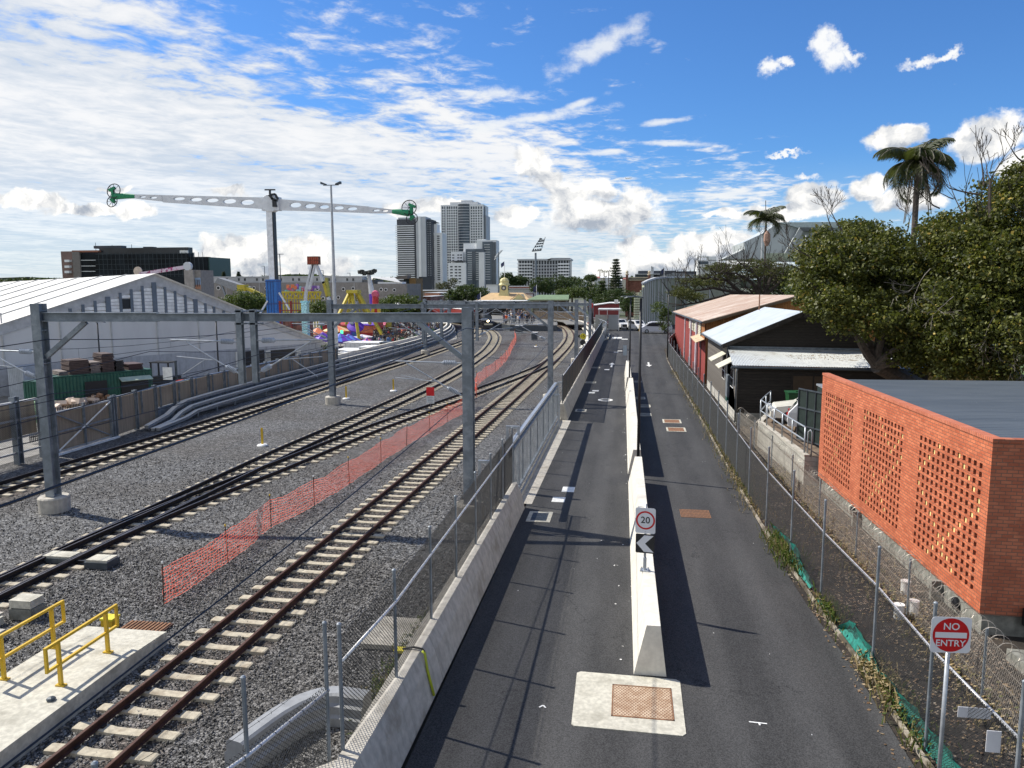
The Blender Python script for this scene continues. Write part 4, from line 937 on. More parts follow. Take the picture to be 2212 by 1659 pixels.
# roof: fine ribbed dark sheet with small bright fixings
def m_darkroof():
    m, n, b, pos = newmat('dark_blue_grey_roof'); s = n.sep(pos)
    c = n.mix(n.ramp(n.noise(n.vmath('MULTIPLY', pos, (.3, 2., 1)), 1., 5, .7), .35, .7), (.060, .075, .092), (.095, .112, .13))
    w = n.math('SINE', n.math('MULTIPLY', s[1], 2*PI/.25)); c = n.mix(n.ramp(w, .6, 1.), c, (.12, .14, .16))
    vo = n.new('ShaderNodeTexVoronoi', feature='F1'); n.put(vo.inputs['Vector'], n.vmath('MULTIPLY', pos, (.55, .55, 0))); vo.inputs['Randomness'].default_value = .8
    c = n.mix(n.ramp(vo.outputs['Distance'], .035, .02), c, (.55, .60, .62))
    n.put(b.inputs['Base Color'], c); b.inputs['Roughness'].default_value = .5; n.put(b.inputs['Normal'], n.bump(w, .3, .01)); return m
mb = MB(); g0 = Vector(wp(0, 0, .25)); g1 = Vector(wp(BL-.1, 0, .25)); mb.prism([(g0.x, g0.y, 4.45), (g1.x, g1.y+.1, 4.50), (e1.x+.2, e1.y+.15, 4.55), (f1.x+.2, f1.y, 4.5)], (0, 0, .06)); mb.build('roof', m_darkroof(), t)
mb = MB(); mb.quad(*[wp(s, z, .06) for s, z in ((-.0, -.3), (BL, -.3), (BL, ZB), (0, ZB))]); mb.quad((e0.x+.06, e0.y+.06, -.3), (e1.x, e1.y, -.3), (e1.x, e1.y+.05, ZB), (e0.x+.06, e0.y+.06, ZB))
mb.quad(wp(0, ZB, 0), wp(BL, ZB, 0), wp(BL, ZB, .2), wp(0, ZB, .2)); mb.build('plinth', concrete_d, t, fix=False)
for k, s_ in enumerate((5.0, 11.3)):
    mb = MB(); c0 = Vector(wp(s_, .1, -.02)); mb.box(c0, (.42, .12, .8), rz=math.atan2(bn.y, bn.x)); mb.build('pier', concrete_d, t)
for s_, zz in ((4.3, .3), (12.2, .25)):
    mb = MB(); mb.lathe([(.16, 0), (.16, .08), (.1, .1)], wp(s_, zz, .05), 12, ax=(bn.x, bn.y, 0)); mb.build('vent_pipe', black, t)
# pipes with white caps and litter in the strip
for i, (u, v) in enumerate(((1957, 1254), (1943, 1305), (1975, 1297))):
    q = G(u, v, .35); tag(MB().lathe([(.12, 0), (.12, .33), (.13, .34), (.13, .37)], (q.x, q.y, -.02), 16).build('standpipe', concrete_d if 0 else white_p), ['round white capped standpipe nearest the brick wall plinth', 'round white capped standpipe beside a sagging wire, left of three', 'small white capped standpipe between its two neighbours'][i], 'standpipe')
# ramp slab in front of the end wall
mb = MB(); mb.prism([(8.5, 17.8, -.05), (14, 17.4, -.05), (14, 10, -.05), (8.9, 10, -.05)], (0, 0, .28)); tag(mb.build('concrete_path', concrete_d), 'old dark concrete path below the brick end wall', 'path')
tag(MB().b2((9.3, 18.5, .35), (9.9, 18.9, .75)).b2((9.35, 18.47, .72), (9.6, 18.5, .77)).build('equipment_box', black), 'black box at the foot of the brick end wall', 'box')
# ---------------------------------------------------------------- raised car park with blockwork retaining wall
t = W('retaining_wall', 'grey block retaining wall of the raised parking deck beside the timber shed', 'retaining wall', (7, 36, 0))
K = [(6.75, 40.9), (7.35, 32.9), (8.1, 32.75), (8.1, 47), (7.7, 47)]
mb = MB(); mb.quad((K[0][0], K[0][1], -.3), (K[1][0], K[1][1], -.3), (K[1][0], K[1][1], 1.2), (K[0][0], K[0][1], 1.2)); mb.build('wall', block_y, t, fix=False)
mb = MB(); mb.quad((6.75, 40.9, -.3), (7.9, 44.5, -.3), (7.9, 44.5, 1.2), (6.75, 40.9, 1.2)); mb.quad((7.35, 32.9, -.3), (8.2, 32.7, -.3), (8.2, 32.7, 1.2), (7.35, 32.9, 1.2)); mb.build('end_wall', block_x, t, fix=False)
mb = MB(); mb.prism([(6.73, 41.0, 1.2), (7.33, 32.88, 1.2), (7.55, 32.9, 1.2), (6.97, 40.8, 1.2)], (0, 0, .07)); mb.prism([(6.73, 41.0, 1.2), (6.97, 40.8, 1.2), (8.1, 44.3, 1.2), (7.9, 44.5, 1.2)], (0, 0, .071)); mb.build('coping', concrete, t)
mb = MB(); mb.prism([(6.97, 40.8, 1.17), (7.55, 32.9, 1.17), (20, 33.1, 1.17), (20, 46.2, 1.17), (8.1, 46.2, 1.17), (8.1, 44.3, 1.17)], (0, 0, .03)); mb.build('deck', M('leafy_paving', (.17, .125, .085), .9, 0, .3, 3., .3, 30., (.10, .07, .05), 2.), t)
t = W('pipe_railing', 'galvanised pipe railing along the edge of the raised parking deck', 'railing', (6.85, 41, 1.27))
RP = [(7.95, 44.4), (7.45, 42.9), (6.86, 40.95), (6.95, 39.6), (7.05, 38.2), (7.15, 36.7), (7.27, 35.1), (7.42, 33.3)]
for a, b in RP: MB().tube([(a, b, 1.25), (a, b, 2.35)], .035, 8).build('post', steel_l, t, smooth=True)
for z_ in (1.8, 2.36): MB().tube([(a, b, z_) for a, b in RP], .032, 8).build('rail', steel_l, t)
MB().tube([(7.5, 33.1, 1.3), (7.5, 33.1, 2.2), (7.56, 33.0, 2.3), (7.62, 32.95, 2.2), (7.62, 32.95, 1.2)], .03, 8).build('hoop', steel_l, t, smooth=True)
# container doors
t = W('shipping_container', 'dark green shipping container with open barred door beside the brick wall', 'container', (8.3, 35, 1.2))
cg = M('dark_container_green', (.020, .032, .028), .5, .1, .2, 4.)
mb = MB(); mb.b2((8.55, 34.0, 1.2), (11, 36.4, 3.75)); mb.build('body', cg, t)
mb = MB(); mb.b2((8.5, 33.95, 3.75), (11.05, 36.45, 3.82)); mb.build('roof', steel_l, t)
dr = MB(); p0 = Vector((7.75, 36.3, 0)); p1 = Vector((8.5, 34.7, 0)); dr.prism([(p0.x, p0.y, 1.3), (p1.x, p1.y, 1.3), (p1.x, p1.y, 3.6), (p0.x, p0.y, 3.6)], (.04, .02, 0)); dd = dr.build('door', cg, t)
mb = MB()
for f in (0., .33, .66, 1.): p = p0+(p1-p0)*f; mb.bar((p.x-.02, p.y-.01, 1.3), (p.x-.02, p.y-.01, 3.62), .05, .05)
for zz in (1.3, 1.95, 2.75, 3.6): mb.bar((p0.x-.02, p0.y, zz), (p1.x-.02, p1.y, zz), .05, .06)
mb.build('door_frame', steel_d, dd, off=Vector(t['_o']))
MB().tube([(8.52, 34.3, 2.3), (8.4, 34.2, 2.35), (8.4, 34.2, 2.75), (8.52, 34.3, 2.8)], .03, 6).build('handle', M('brass_handle', (.35, .2, .07), .4, .5), t)
# green skip bin with notice
green_d = M('dark_bin_green', (.012, .075, .025), .5)
t = thing('skip_bin', 'green lidded skip bin with a white notice behind the parked car', 'bin', (AT(1728, 860, 44.5).x, 44.5, 1.2), .05); t.scale = (.72, .72, .8)
mb = MB(); mb.loft([[(x*s, y*s2, z) for x, y in ((-1.0, -.6), (1.0, -.6), (1.0, .6), (-1.0, .6))] for z, s, s2 in ((.1, .85, .8), (1.35, 1., 1.))]); mb.build('body', green_d, t)
mb = MB(); mb.b2((-1.05, -.68, 1.35), (1.05, .65, 1.45)); mb.b2((-.4, -.3, 1.45), (.1, .2, 1.52)); mb.build('lid', green_d, t)
nt = MB().b2((-.35, -.60, .55), (.55, -.585, 1.12)).build('notice', signwhite, t)
mb = MB(); mb.b2((-.25, -.607, .92), (.4, -.602, 1.02)); mb.b2((-.2, -.607, .75), (.3, -.602, .8)); mb.b2((.0, -.607, .6), (.3, -.602, .7)); mb.build('print', steel_d, nt)
# ---------------------------------------------------------------- dark timber shed with skillion roof
t = W('timber_shed', 'dark weatherboard shed with pale gable roof and a corrugated lean-to', 'shed', (6.4, 46.5, 0))
X0, YF, YG, YB, XR, XE = 6.4, 46.5, 51., 64., 10.8, 16.9
zr = lambda x: 4.55+(x-X0)*(6.45-4.55)/(XR-X0) if x <= XR else 6.45-(x-XR)*(6.45-4.55)/(XR-X0)
mb = MB(); mb.quad((X0, YF, .75), (X0, YB, .6), (X0, YB, 4.4), (X0, YG, 4.55)); mb.quad((X0, YF, .75), (X0, YG, .75), (X0, YG, 4.1), (X0, YF, 3.55)); mb.v = mb.v; mb.build('side_wall', boards_grey, t, fix=False)
mb = MB(); mb.quad((X0, YF, .75), (XE, YF, .75), (XE, YF, 3.5), (X0, YF, 3.5)); mb.build('front_wall', boards_dark, t, fix=False)
mb = MB(); mb.quad((X0, YG, 3.9), (X0, YG, 4.5), (XR, YG, 6.35), (15.2, YG, 4.5), (15.2, YG, 3.9)); mb.build('gable_wall', boards_dark, t, fix=False)
mb = MB(); mb.quad((15.2, YG, 0), (15.2, YB, 0), (15.2, YB, 4.4), (15.2, YG, 4.5)); mb.quad((XE, YF, 0), (XE, YG, 0), (XE, YG, 4.1), (XE, YF, 3.5)); mb.build('far_side_wall', boards_dark, t, fix=False)
mb = MB(); mb.quad((X0+.01, YF+.01, -.3), (X0+.01, YB, -.3), (X0+.01, YB, .62), (X0+.01, YF+.01, .76)); mb.build('side_foundation', M('whitewashed_blockwork', (.55, .54, .50), .85, 0, .1, 4., .3, 40., (.32, .31, .28), 1.5), t, fix=False)
mb = MB(); mb.quad((X0, YF+.01, -.3), (XE, YF+.01, -.3), (XE, YF+.01, .76), (X0, YF+.01, .76)); mb.build('front_foundation', block_x, t, fix=False)
ev = .45; mb = MB(); nrm = .07
for sgn, xe in ((-1, X0-ev), (1, 15.2+ev)):
    mb.prism([(xe, YG-.5, zr(xe)+.1), (XR, YG-.5, 6.55), (XR, YB+.4, 6.42), (xe, YB+.4, zr(xe)-.03)], (0, 0, nrm))
mb.build('roof', galv_roof, t)
mb = MB()
for xe in (X0-ev, 15.2+ev): mb.bar((xe, YG-.53, zr(xe)+.02), (XR, YG-.53, 6.47), .04, .26)
mb.build('bargeboard', wood_d, t)
MB().tube([(X0-ev-.06, YG-.5, zr(X0-ev)+.06), (X0-ev-.06, YB+.4, zr(X0-ev)-.06)], .07, 8).build('gutter', steel_d, t)
# corrugated lean-to (real corrugations)
A0, A1 = Vector((6.05, YF-.35, 3.62)), Vector((XE+.35, YF-.35, 3.55)); C0, C1 = Vector((6.35, YG-.02, 4.24)), Vector((XE-.1, YG-.02, 4.12)); nC = 125; V = []
for i in range(nC*6+1):
    f = i/(nC*6); h = .022*math.sin(2*PI*i/6); V += [A0.lerp(A1, f)+Vector((0, 0, h)), C0.lerp(C1, f)+Vector((0, 0, h))]
mb = MB(); mb.add(V, [(2*i, 2*i+1, 2*i+3, 2*i+2) for i in range(nC*6)]); mb.build('lean_to_roof', corr, t, smooth=True, fix=False)
MB().bar((6.3, YG-.05, 4.30), (XE, YG-.05, 4.18), .05, .16).build('flashing', steel, t)
MB().tube([(5.98, YF-.42, 3.50), (XE+.4, YF-.42, 3.42)], .075, 8).build('gutter', steel_d, t)
MB().tube([(6.35, YF-.3, 3.45), (6.33, YF-.1, 3.2), (6.33, YF-.08, .2)], .05, 8).build('downpipe', steel, t, smooth=True)
MB().tube([(X0-.1, 50.6, 4.5), (X0-.08, 50.6, 2.0)], .04, 8).build('downpipe', steel_d, t)
MB().b2((X0-.16, 49.8, 1.2), (X0-.02, 50.7, 2.6)).build('meter_box', steel, t)
MB().b2((X0-.14, 50.0, .9), (X0-.02, 50.7, 1.5)).build('green_box', M('dark_teal_box', (.02, .10, .08)), t)
for k, (y0, y1) in enumerate(((48.0, 49.3), (52.3, 53.7))):
    f = MB(); f.b2((X0-.05, y0, 2.0), (X0-.0, y1, 3.2)); w = f.build('window', white_p, t)
    g = MB()
    for a, b in ((y0+.06, (y0+y1)/2-.03), ((y0+y1)/2+.03, y1-.06)):
        for c, d in ((2.06, 2.57), (2.63, 3.14)): g.b2((X0-.06, a, c), (X0-.045, b, d))
    g.build('pane', dark_glass, w, off=Vector(t['_o']))
    mb = MB(); mb.prism([(X0-.02, y0-.35, 3.75), (X0-.02, y1+.35, 3.75), (X0-.95, y1+.35, 3.25), (X0-.95, y0-.35, 3.25)], (0, 0, .05)); mb.build('awning', M('pale_awning', (.55, .53, .42), .6), t)
mb = MB(); mb.b2((9.45, YF-.06, 1.9), (11.9, YF-.002, 3.1)); w = mb.build('window', wood_d, t)
mb = MB(); mb.b2((9.55, YF-.075, 2.0), (10.62, YF-.062, 3.0)); mb.b2((10.72, YF-.075, 2.0), (11.8, YF-.062, 3.0)); mb.build('shutter', M('brown_shutter', (.07, .045, .025)), w, off=Vector(t['_o']))
MB().b2((9.3, YF-.12, 1.84), (12.05, YF-.01, 1.9)).build('sill', wood_d, w, off=Vector(t['_o']))
tag(MB().tube([(10.1, 62.8, 6.3), (10.1, 62.8, 7.5)], .05, 8).build('vent_pipe', M('rusty_pipe', (.25, .12, .07))), 'thin rusty vent pipe standing on the pale shed roof', 'pipe')
# annexe behind on the right
t = W('shed_annexe', 'low yellow annexe behind the right end of the dark timber shed', 'shed', (16, 53, 0))
mb = MB(); mb.b2((15.5, 51.5, 0), (24, 56, 3.6)); mb.build('wall', M('ochre_wall', (.30, .20, .07), .8), t)
mb = MB(); mb.b2((15.3, 51.2, 3.6), (24.3, 56.3, 3.75)); mb.build('roof', steel_l, t)
# ---------------------------------------------------------------- red shed with rust stained roof
t = W('red_shed', 'long red corrugated shed with an orange gable and rust stained roof', 'shed', (6.4, 66, 0))
P = lambda x, y, z: (x, y, z)
mb = MB(); mb.quad((6.4, 66, -.2), (6.2, 106, -.2), (6.2, 106, 4.5), (6.4, 66, 5.2)); mb.build('side_wall', red_clad, t, fix=False)
mb = MB(); mb.quad((6.4, 66, 0), (20.5, 66, 0), (20.5, 66, 5.0), (13.6, 66, 7.2), (6.4, 66, 5.15)); mb.build('gable_wall', orange_clad, t, fix=False)
mb = MB(); mb.quad((20.5, 66, 0), (20.5, 106, 0), (20.5, 106, 4.6), (20.5, 66, 5)); mb.quad((6.2, 106, 0), (20.5, 106, 0), (20.5, 106, 4.5), (13.2, 106, 6.6), (6.2, 106, 4.5)); mb.build('rear_wall', red_clad, t, fix=False)
mb = MB(); mb.prism([(6.1, 65.6, 5.22), (13.6, 65.6, 7.36), (13.4, 106.4, 6.85), (5.9, 106.4, 4.6)], (0, 0, .06)); mb.prism([(20.8, 65.6, 5.1), (13.6, 65.6, 7.36), (13.4, 106.4, 6.85), (20.8, 106.4, 4.7)], (0, 0, .06)); mb.build('roof', rustroof, t)
MB().tube([(6.02, 65.6, 5.15), (5.84, 106.4, 4.55)], .09, 8).build('gutter', steel_d, t)
MB().bar((6.1, 65.55, 5.12), (13.6, 65.55, 7.26), .05, .2).build('bargeboard', M('brown_fascia', (.10, .065, .035)), t)
wpipe = M('white_downpipe', (.62, .60, .66), .5)
for y_, r_ in ((79.5, .12), (88, .08), (72.8, .14)): 
    if y_ != 79.5 or 1: MB().tube([(6.25, y_, 5.0), (6.22, y_, .1)], r_, 8).build('downpipe', wpipe, t)
for y0, y1 in ((69.4, 71.8), (74.0, 76.6), (77.4, 78.8), (81, 82.6)):
    f = MB().b2((6.28, y0, 3.75), (6.34, y1, 4.85)).build('louvre_window', dark_glass, t); mb = MB()
    for k in range(7): mb.b2((6.24, y0+.04, 3.80+.15*k), (6.29, y1-.04, 3.88+.15*k))
    mb.build('louvre', M('cream_louvre', (.62, .60, .48)), f, off=Vector(t['_o']))
mb = MB(); mb.b2((6.3, 66.05, 3.6), (6.36, 69.0, 5.05)); mb.build('orange_panel', orange_clad, t)
mb = MB(); mb.prism([(6.35, 66.1, 3.7), (6.35, 72, 3.75), (5.6, 72, 3.5), (5.6, 66.1, 3.4)], (0, 0, .06)); mb.build('awning', M('flaking_awning', (.55, .42, .28), .8, 0, .2, 8., .3, 30, (.30, .18, .1), 3.), t)
MB().b2((6.33, 69.5, 0), (6.40, 70.3, 3.5)).build('door_gap', M('dark_red', (.06, .012, .012)), t)
# ---------------------------------------------------------------- vehicles
def wheel(t, x, y, r, w=.2):
    o = MB().lathe([(r*.6, -w/2), (r*.95, -w/2), (r, -w/2+.03), (r, w/2-.03), (r*.95, w/2), (r*.6, w/2)], (0, 0, 0), 20, ax=(0, 1, 0)).build('wheel', tyre, t); o.location = (x, y, r)
    s = -1 if y < 0 else 1; MB().lathe([(r*.62, 0), (r*.6, .02), (r*.2, .03)], (0, s*w*.45, 0), 14, ax=(0, s, 0)).build('hub', steel_l, o); return o
def vehicle(name, label, cat, loc, rz, m, prof, W_=1.85, wb=(.85, 3.7), r=.34, glass=(), L=4.6, group=None, tumble=.12, belt=.95, bed=None):
    """prof: side outline (x forward from rear 0..L, z); lofted over the width with tumblehome above the belt line"""
    t = thing(name, label, cat, loc, rz, group); rings = []
    for y in (-W_/2, -W_/2+.06, W_/2-.06, W_/2):
        e = 1 if abs(y) > W_/2-.03 else 0; rg = []
        for x, z in prof: k = max(0, (z-belt)); rg.append((x-(.03*e if x > L/2 else -.03*e)-L/2, y*(1-tumble*k/W_*1.6)-0, z-.02*e*(z > belt)))
        rings.append(rg)
    MB().loft(rings).build('body', m, t, smooth=False)
    for s in (-1, 1):
        mb = MB()
        for poly in glass: mb.prism([(x-L/2, s*((W_/2+.004)*(1-tumble*max(0, z-belt)/W_*1.6)), z) for x, z in poly], (0, s*.012, 0))
        mb.build('side_window', dark_glass, t)
    return t
def hatch(label, loc, rz, m, group=None, name='parked_car'):
    L = 4.5; prof = [(0.05, .3), (0, .6), (.05, .95), (.45, 1.42), (1.0, 1.50), (2.3, 1.48), (3.2, 1.02), (4.2, .86), (4.48, .62), (4.5, .3)]
    t = vehicle(name, label, 'car', loc, rz, m, prof, 1.8, L=L, group=group, glass=[[(.45, 1.0), (.7, 1.38), (1.7, 1.42), (1.7, 1.0)], [(1.78, 1.0), (1.78, 1.42), (2.3, 1.40), (3.0, 1.02)]])
    for x in (.85, 3.6):
        for y in (-.82, .82): wheel(t, x-L/2, y, .32)
    mb = MB(); mb.quad((3.1-L/2, -.66, 1.09), (3.1-L/2, .66, 1.09), (2.38-L/2, .60, 1.455), (2.38-L/2, -.60, 1.455)); mb.build('windscreen', dark_glass, t, fix=False)
    mb = MB(); mb.quad((.06-L/2, -.66, 1.0), (.06-L/2, .66, 1.0), (.38-L/2, .62, 1.40), (.38-L/2, -.62, 1.40)); mb.build('rear_window', dark_glass, t, fix=False)
    for y in (-.65, .65):
        MB().box((4.43-L/2, y, .72), (.14, .34, .14)).build('headlight', M('headlight_glass', (.7, .72, .75), .15), t); MB().box((.02-L/2, y, .82), (.10, .26, .18)).build('tail_light', signred, t)
    MB().box((4.47-L/2, 0, .5), (.10, 1.0, .16)).build('grille', black, t); return t
car_w = M('white_car_paint', (.72, .72, .72), .25, 0, .02); car_s = M('silver_car_paint', (.42, .44, .45), .28, .4, .02); car_r = M('maroon_car_paint', (.12, .015, .03), .25, 0, .02)
van_m = M('white_van_paint', (.60, .61, .66), .3, 0, .03)
L = 5.25; prof = [(0.02, .35), (0, 1.1), (.08, 1.85), (.3, 1.97), (3.3, 1.98), (3.9, 1.80), (4.75, 1.18), (5.15, .95), (5.25, .6), (5.2, .32)]
t = vehicle('parked_van', 'white people mover van parked side-on across the end of the road', 'van', (4.6, 133.5, 0), PI*1.0+.05, van_m, prof, 1.95, L=L, belt=1.15, tumble=.1, glass=[[(1.5, 1.2), (1.5, 1.8), (3.3, 1.82), (3.9, 1.68), (4.3, 1.25)]])
for x in (.95, 4.2):
    for y in (-.88, .88): wheel(t, x-L/2, y, .36)
mb = MB(); mb.quad((4.55-L/2, -.75, 1.33), (4.55-L/2, .75, 1.33), (3.97-L/2, .7, 1.76), (3.97-L/2, -.7, 1.76)); mb.build('windscreen', dark_glass, t, fix=False)
for y in (-.75, .75): MB().box((5.15-L/2, y, .85), (.16, .3, .14)).build('headlight', M('headlight_glass', (.7, .72, .75), .15), t)
for x, lb, m, y in ((1.6, 'white ute parked nose out, nearest the van', car_w, 142), (-1.6, 'white four wheel drive parked between the ute and the maroon car', car_w, 146), (-4.4, 'maroon car parked farthest left in the row', car_r, 151)):
    L = 4.9; prof = [(0, .45), (0, 1.0), (.1, 1.08), (.3, 1.75), (2.9, 1.78), (3.6, 1.15), (4.75, 1.02), (4.9, .75), (4.88, .42)]
    t = vehicle('parked_car', lb, 'car', (x, y, 0), -PI/2+.45, m, prof, 1.9, L=L, belt=1.1, group='cars parked at the end of the road', glass=[[(.5, 1.15), (.6, 1.62), (1.7, 1.64), (1.7, 1.15)], [(1.8, 1.15), (1.8, 1.64), (2.8, 1.62), (3.3, 1.18)]])
    for xx in (.9, 4.0):
        for yy in (-.85, .85): wheel(t, xx-L/2, yy, .4)
    mb = MB(); mb.quad((3.5-L/2, -.72, 1.24), (3.5-L/2, .72, 1.24), (2.98-L/2, .66, 1.72), (2.98-L/2, -.66, 1.72)); mb.build('windscreen', dark_glass, t, fix=False)
    MB().box((4.88-L/2, 0, .72), (.1, 1.2, .4)).build('grille', black, t)
    for yy in (-.76, .76): MB().box((4.84-L/2, yy, .85), (.12, .3, .16)).build('headlight', M('headlight_glass', (.7, .72, .75), .15), t)
hatch('cream white sedan nose showing beside the green skip bin on the deck', (9.6, 41.3, 1.2), PI-.1, M('cream_car', (.70, .68, .60), .25))
hatch('white hatchback with red tail lights half hidden behind the container door', (10.05, 38.6, 1.2), -.25, car_w)
for i, (x, y) in enumerate(((1.95, 138.5), (-5.5, 152), (-3.2, 149))):
    tag(MB().lathe([(.1, 0), (.1, 1.1), (.05, 1.15)], (x, y, 0), 8).build('bollard', yellow), ['yellow bollard beside the white van', 'yellow bollard left of the maroon car', 'yellow bollard behind the maroon car'][i], 'bollard', 'yellow bollards by the parked cars')
# ---------------------------------------------------------------- people
skin = [M('skin_light', (.50, .30, .21), .6, 0, .05), M('skin_tan', (.33, .19, .12), .6, 0, .05)]
hairm = M('dark_hair', (.03, .02, .015), .7)
CL = [M('cloth_'+n, c, .8, 0, .1, 8.) for n, c in (('white', (.62, .62, .60)), ('black', (.02, .02, .025)), ('navy', (.03, .04, .10)), ('grey', (.18, .19, .2)), ('red', (.35, .04, .04)), ('blue', (.08, .16, .35)), ('khaki', (.25, .2, .13)), ('pink', (.45, .2, .25)), ('orange', (.8, .13, .02)), ('green', (.06, .14, .07)))]
def limb(mb, pts, rs, n=6): mb.tube(pts, rs, n)
def body_mb(h=1.7, stride=.12, seed=0, arm=.05, n=6):
    """one continuous standing figure: legs and torso share the pelvis ring; head on a neck, tapered limbs. slots 0 skin 1 top 2 trousers 3 hair"""
    k = h/1.7; mb = MB(); r = random.Random(seed)
    mb.mi = 2
    for s in (-1, 1):
        f = stride*s*(1 if seed % 2 else -1)
        limb(mb, [(s*.10, f+.10, .02), (s*.10, f-.02, .05), (s*.10, f, .12), (s*.10, f*.6-.02, .48), (s*.085, 0, .86)], [.035, .045, .045, .06, .095], n)
    mb.mi = 1
    mb.loft([[(a*math.cos(2*PI*i/8), b*math.sin(2*PI*i/8), z) for i in range(8)] for a, b, z in ((.16, .11, .80), (.17, .12, .92), (.14, .10, 1.08), (.18, .12, 1.28), (.19, .10, 1.40), (.08, .06, 1.46))])
    for s in (-1, 1):
        sw = arm*s+r.uniform(-.1, .1); mb.mi = 1; limb(mb, [(s*.18, 0, 1.40), (s*.235, sw*.4, 1.14)], [.055, .045], n); mb.mi = 0; limb(mb, [(s*.235, sw*.4, 1.15), (s*.24, sw+.05, .90), (s*.24, sw+.08, .80)], [.042, .03, .03], n)
    mb.mi = 0; limb(mb, [(0, 0, 1.43), (0, .01, 1.52)], [.05, .05], n)
    mb.lathe([(.04, -.11), (.075, -.06), (.085, .0), (.075, .06), (.03, .10)], (0, .015, 1.60), 8); mb.mi = 3; mb.lathe([(.088, -.02), (.092, .03), (.075, .09), (.02, .115)], (0, -.012, 1.61), 8)
    mb.v = [(x*k, y*k, z*k) for x, y, z in mb.v]; return mb
PM = [body_mb(1.55+.06*i, .05+.05*(i % 4), i, .06) for i in range(6)]
def person(label, x, y, z, rz, top, leg, i=0, group=None, sk=0):
    o = PM[i % 6].build('person', [skin[sk], CL[top], CL[leg], hairm], fix=False, smooth=True); o.location = (x, y, z); o.rotation_euler = (0, 0, rz); return tag(o, label, 'person', group)
# ---------------------------------------------------------------- noise barrier, gate and cable troughs on the left
def tanmesh():
    m, n, b, pos = newmat('tan_perforated_panel')
    c = n.mix(n.ramp(n.noise(n.vmath('MULTIPLY', pos, (6, 6, .4)), 1.5, 3), .35, .7), (.25, .20, .145), (.33, .27, .20)); n.put(b.inputs['Base Color'], c); b.inputs['Roughness'].default_value = .7
    tr = n.new('ShaderNodeBsdfTransparent'); mx = n.new('ShaderNodeMixShader'); mx.inputs[0].default_value = .16
    n.l.new(b.outputs[0], mx.inputs[1]); n.l.new(tr.outputs[0], mx.inputs[2]); n.l.new(mx.outputs[0], m.node_tree.nodes['Material Output'].inputs[0]); return m
tan = tanmesh()
BX = [(-28.05, 38.2), (-28.35, 42.0), (-28.5, 46), (-28.55, 50), (-28.5, 54), (-28.45, 58), (-28.4, 62), (-28.35, 67), (-28.3, 72)]
t = W('noise_barrier', 'tan perforated screen between grey steel posts with a pale top rail along the left track', 'noise barrier', (-28.05, 38.2, 0))
bx = lambda y: float(np.interp(y, [p[1] for p in BX], [p[0] for p in BX]))
ys = [38.2+2.1*i for i in range(17)]
for a, b in zip(ys[:-1], ys[1:]):
    z0 = .95 if a > 41 else .1
    mb = MB(); mb.bar((bx(a), a+.12, (z0+2.15)/2), (bx(b), b-.12, (z0+2.15)/2), .04, 2.15-z0); mb.build('panel', tan, t)
    if a > 41: mb = MB(); mb.bar((bx(a), a+.1, .45), (bx(b), b-.1, .45), .12, .95); mb.build('kickboard', steel, t)
for a in ys: mb = MB(); hsec(mb, (bx(a), a, 0), (bx(a), a, 2.35), .22, .22, .03); mb.build('post', steel, t)
for a in ys[:-1]: mb = MB(); hsec(mb, (bx(a)+.02, a+.55, .9), (bx(a), a+.55, 2.2), .1, .1, .02); mb.build('stud', steel, t)
MB().tube([(bx(y)+.03, y, 2.22) for y in ys], .045, 6).build('top_rail', steel_l, t)
t = W('access_gate', 'steel access gate with an X of pale braces beside the left track', 'gate', (-28, 33.6, 0))
for a, b, z0, z1 in ((33.6, 37.9, .12, .12), (33.6, 37.9, 2.1, 2.1), (33.6, 37.9, 1.1, 1.1)): mb = MB(); mb.bar((-28, a, z0), (-28, b, z1), .07, .08); mb.build('rail', steel_l if z0 != 1.1 else steel, t)
for a in (33.6, 35.75, 37.9): mb = MB(); hsec(mb, (-28, a, 0), (-28, a, 2.3), .22 if a != 35.75 else .1, .22 if a != 35.75 else .1, .03); mb.build('post', steel, t)
for a, b, z0, z1, m_ in ((33.7, 37.8, .15, 2.05, white_p), (33.7, 37.8, 2.05, .15, steel)): mb = MB(); mb.bar((-27.95, a, z0), (-27.95, b, z1), .04, .06); mb.build('brace', m_, t)
mb = MB(); mb.b2((-28.09, 33.7, .15), (-28.07, 37.8, 2.05)); mb.build('panel', tan, t)
mb = MB(); mb.b2((-27.85, 33.3, .0), (-27.7, 38.1, .09)); mb.build('threshold', white_p, t)
t = W('mesh_fence', 'grey rail and mesh fence at the left edge behind the large portal post', 'wire fence', (-28.3, 24, 0))
st = {'v': [], 'f': [], 'n': 0}; chainlink(st, None, (-28.1, 33.3), (-28.6, 24), .05, 2.6, .1, .004); npmesh('mesh', np.concatenate(st['v']), np.concatenate(st['f']), wire_m, t, off=t['_o'])
for y, h in ((33.2, 2.9), (31.6, 3.2), (28.5, 3.1), (25.5, 3.1)): mb = MB(); hsec(mb, (-28.3, y, 0), (-28.3, y, h), .3, .3, .03); mb.build('post', steel, t)
for z_, m_ in ((1.25, steel_l), (2.1, steel_l), (2.95, white_p), (.55, steel_l)): MB().bar((-28.2, 33.3, z_), (-28.6, 24, z_), .08, .08).build('rail', m_, t)
mb = MB(); mb.b2((-28.75, 24, 1.2), (-28.72, 33.3, 2.9)); mb.build('panel', tan, t)
TP = [(-27.0, 40.0, .02), (-27.35, 42.5, .25), (-27.55, 44.5, .75), (-27.6, 48, .80), (-27.65, 56, .8), (-27.55, 64, .8), (-27.5, 72, .8), (-27.3, 84, .8), (-27.1, 96, .85), (-27.5, 110, .9), (-28.8, 122, .9), (-31, 134, .95), (-34.5, 147, 1.), (-39, 160, 1.)]
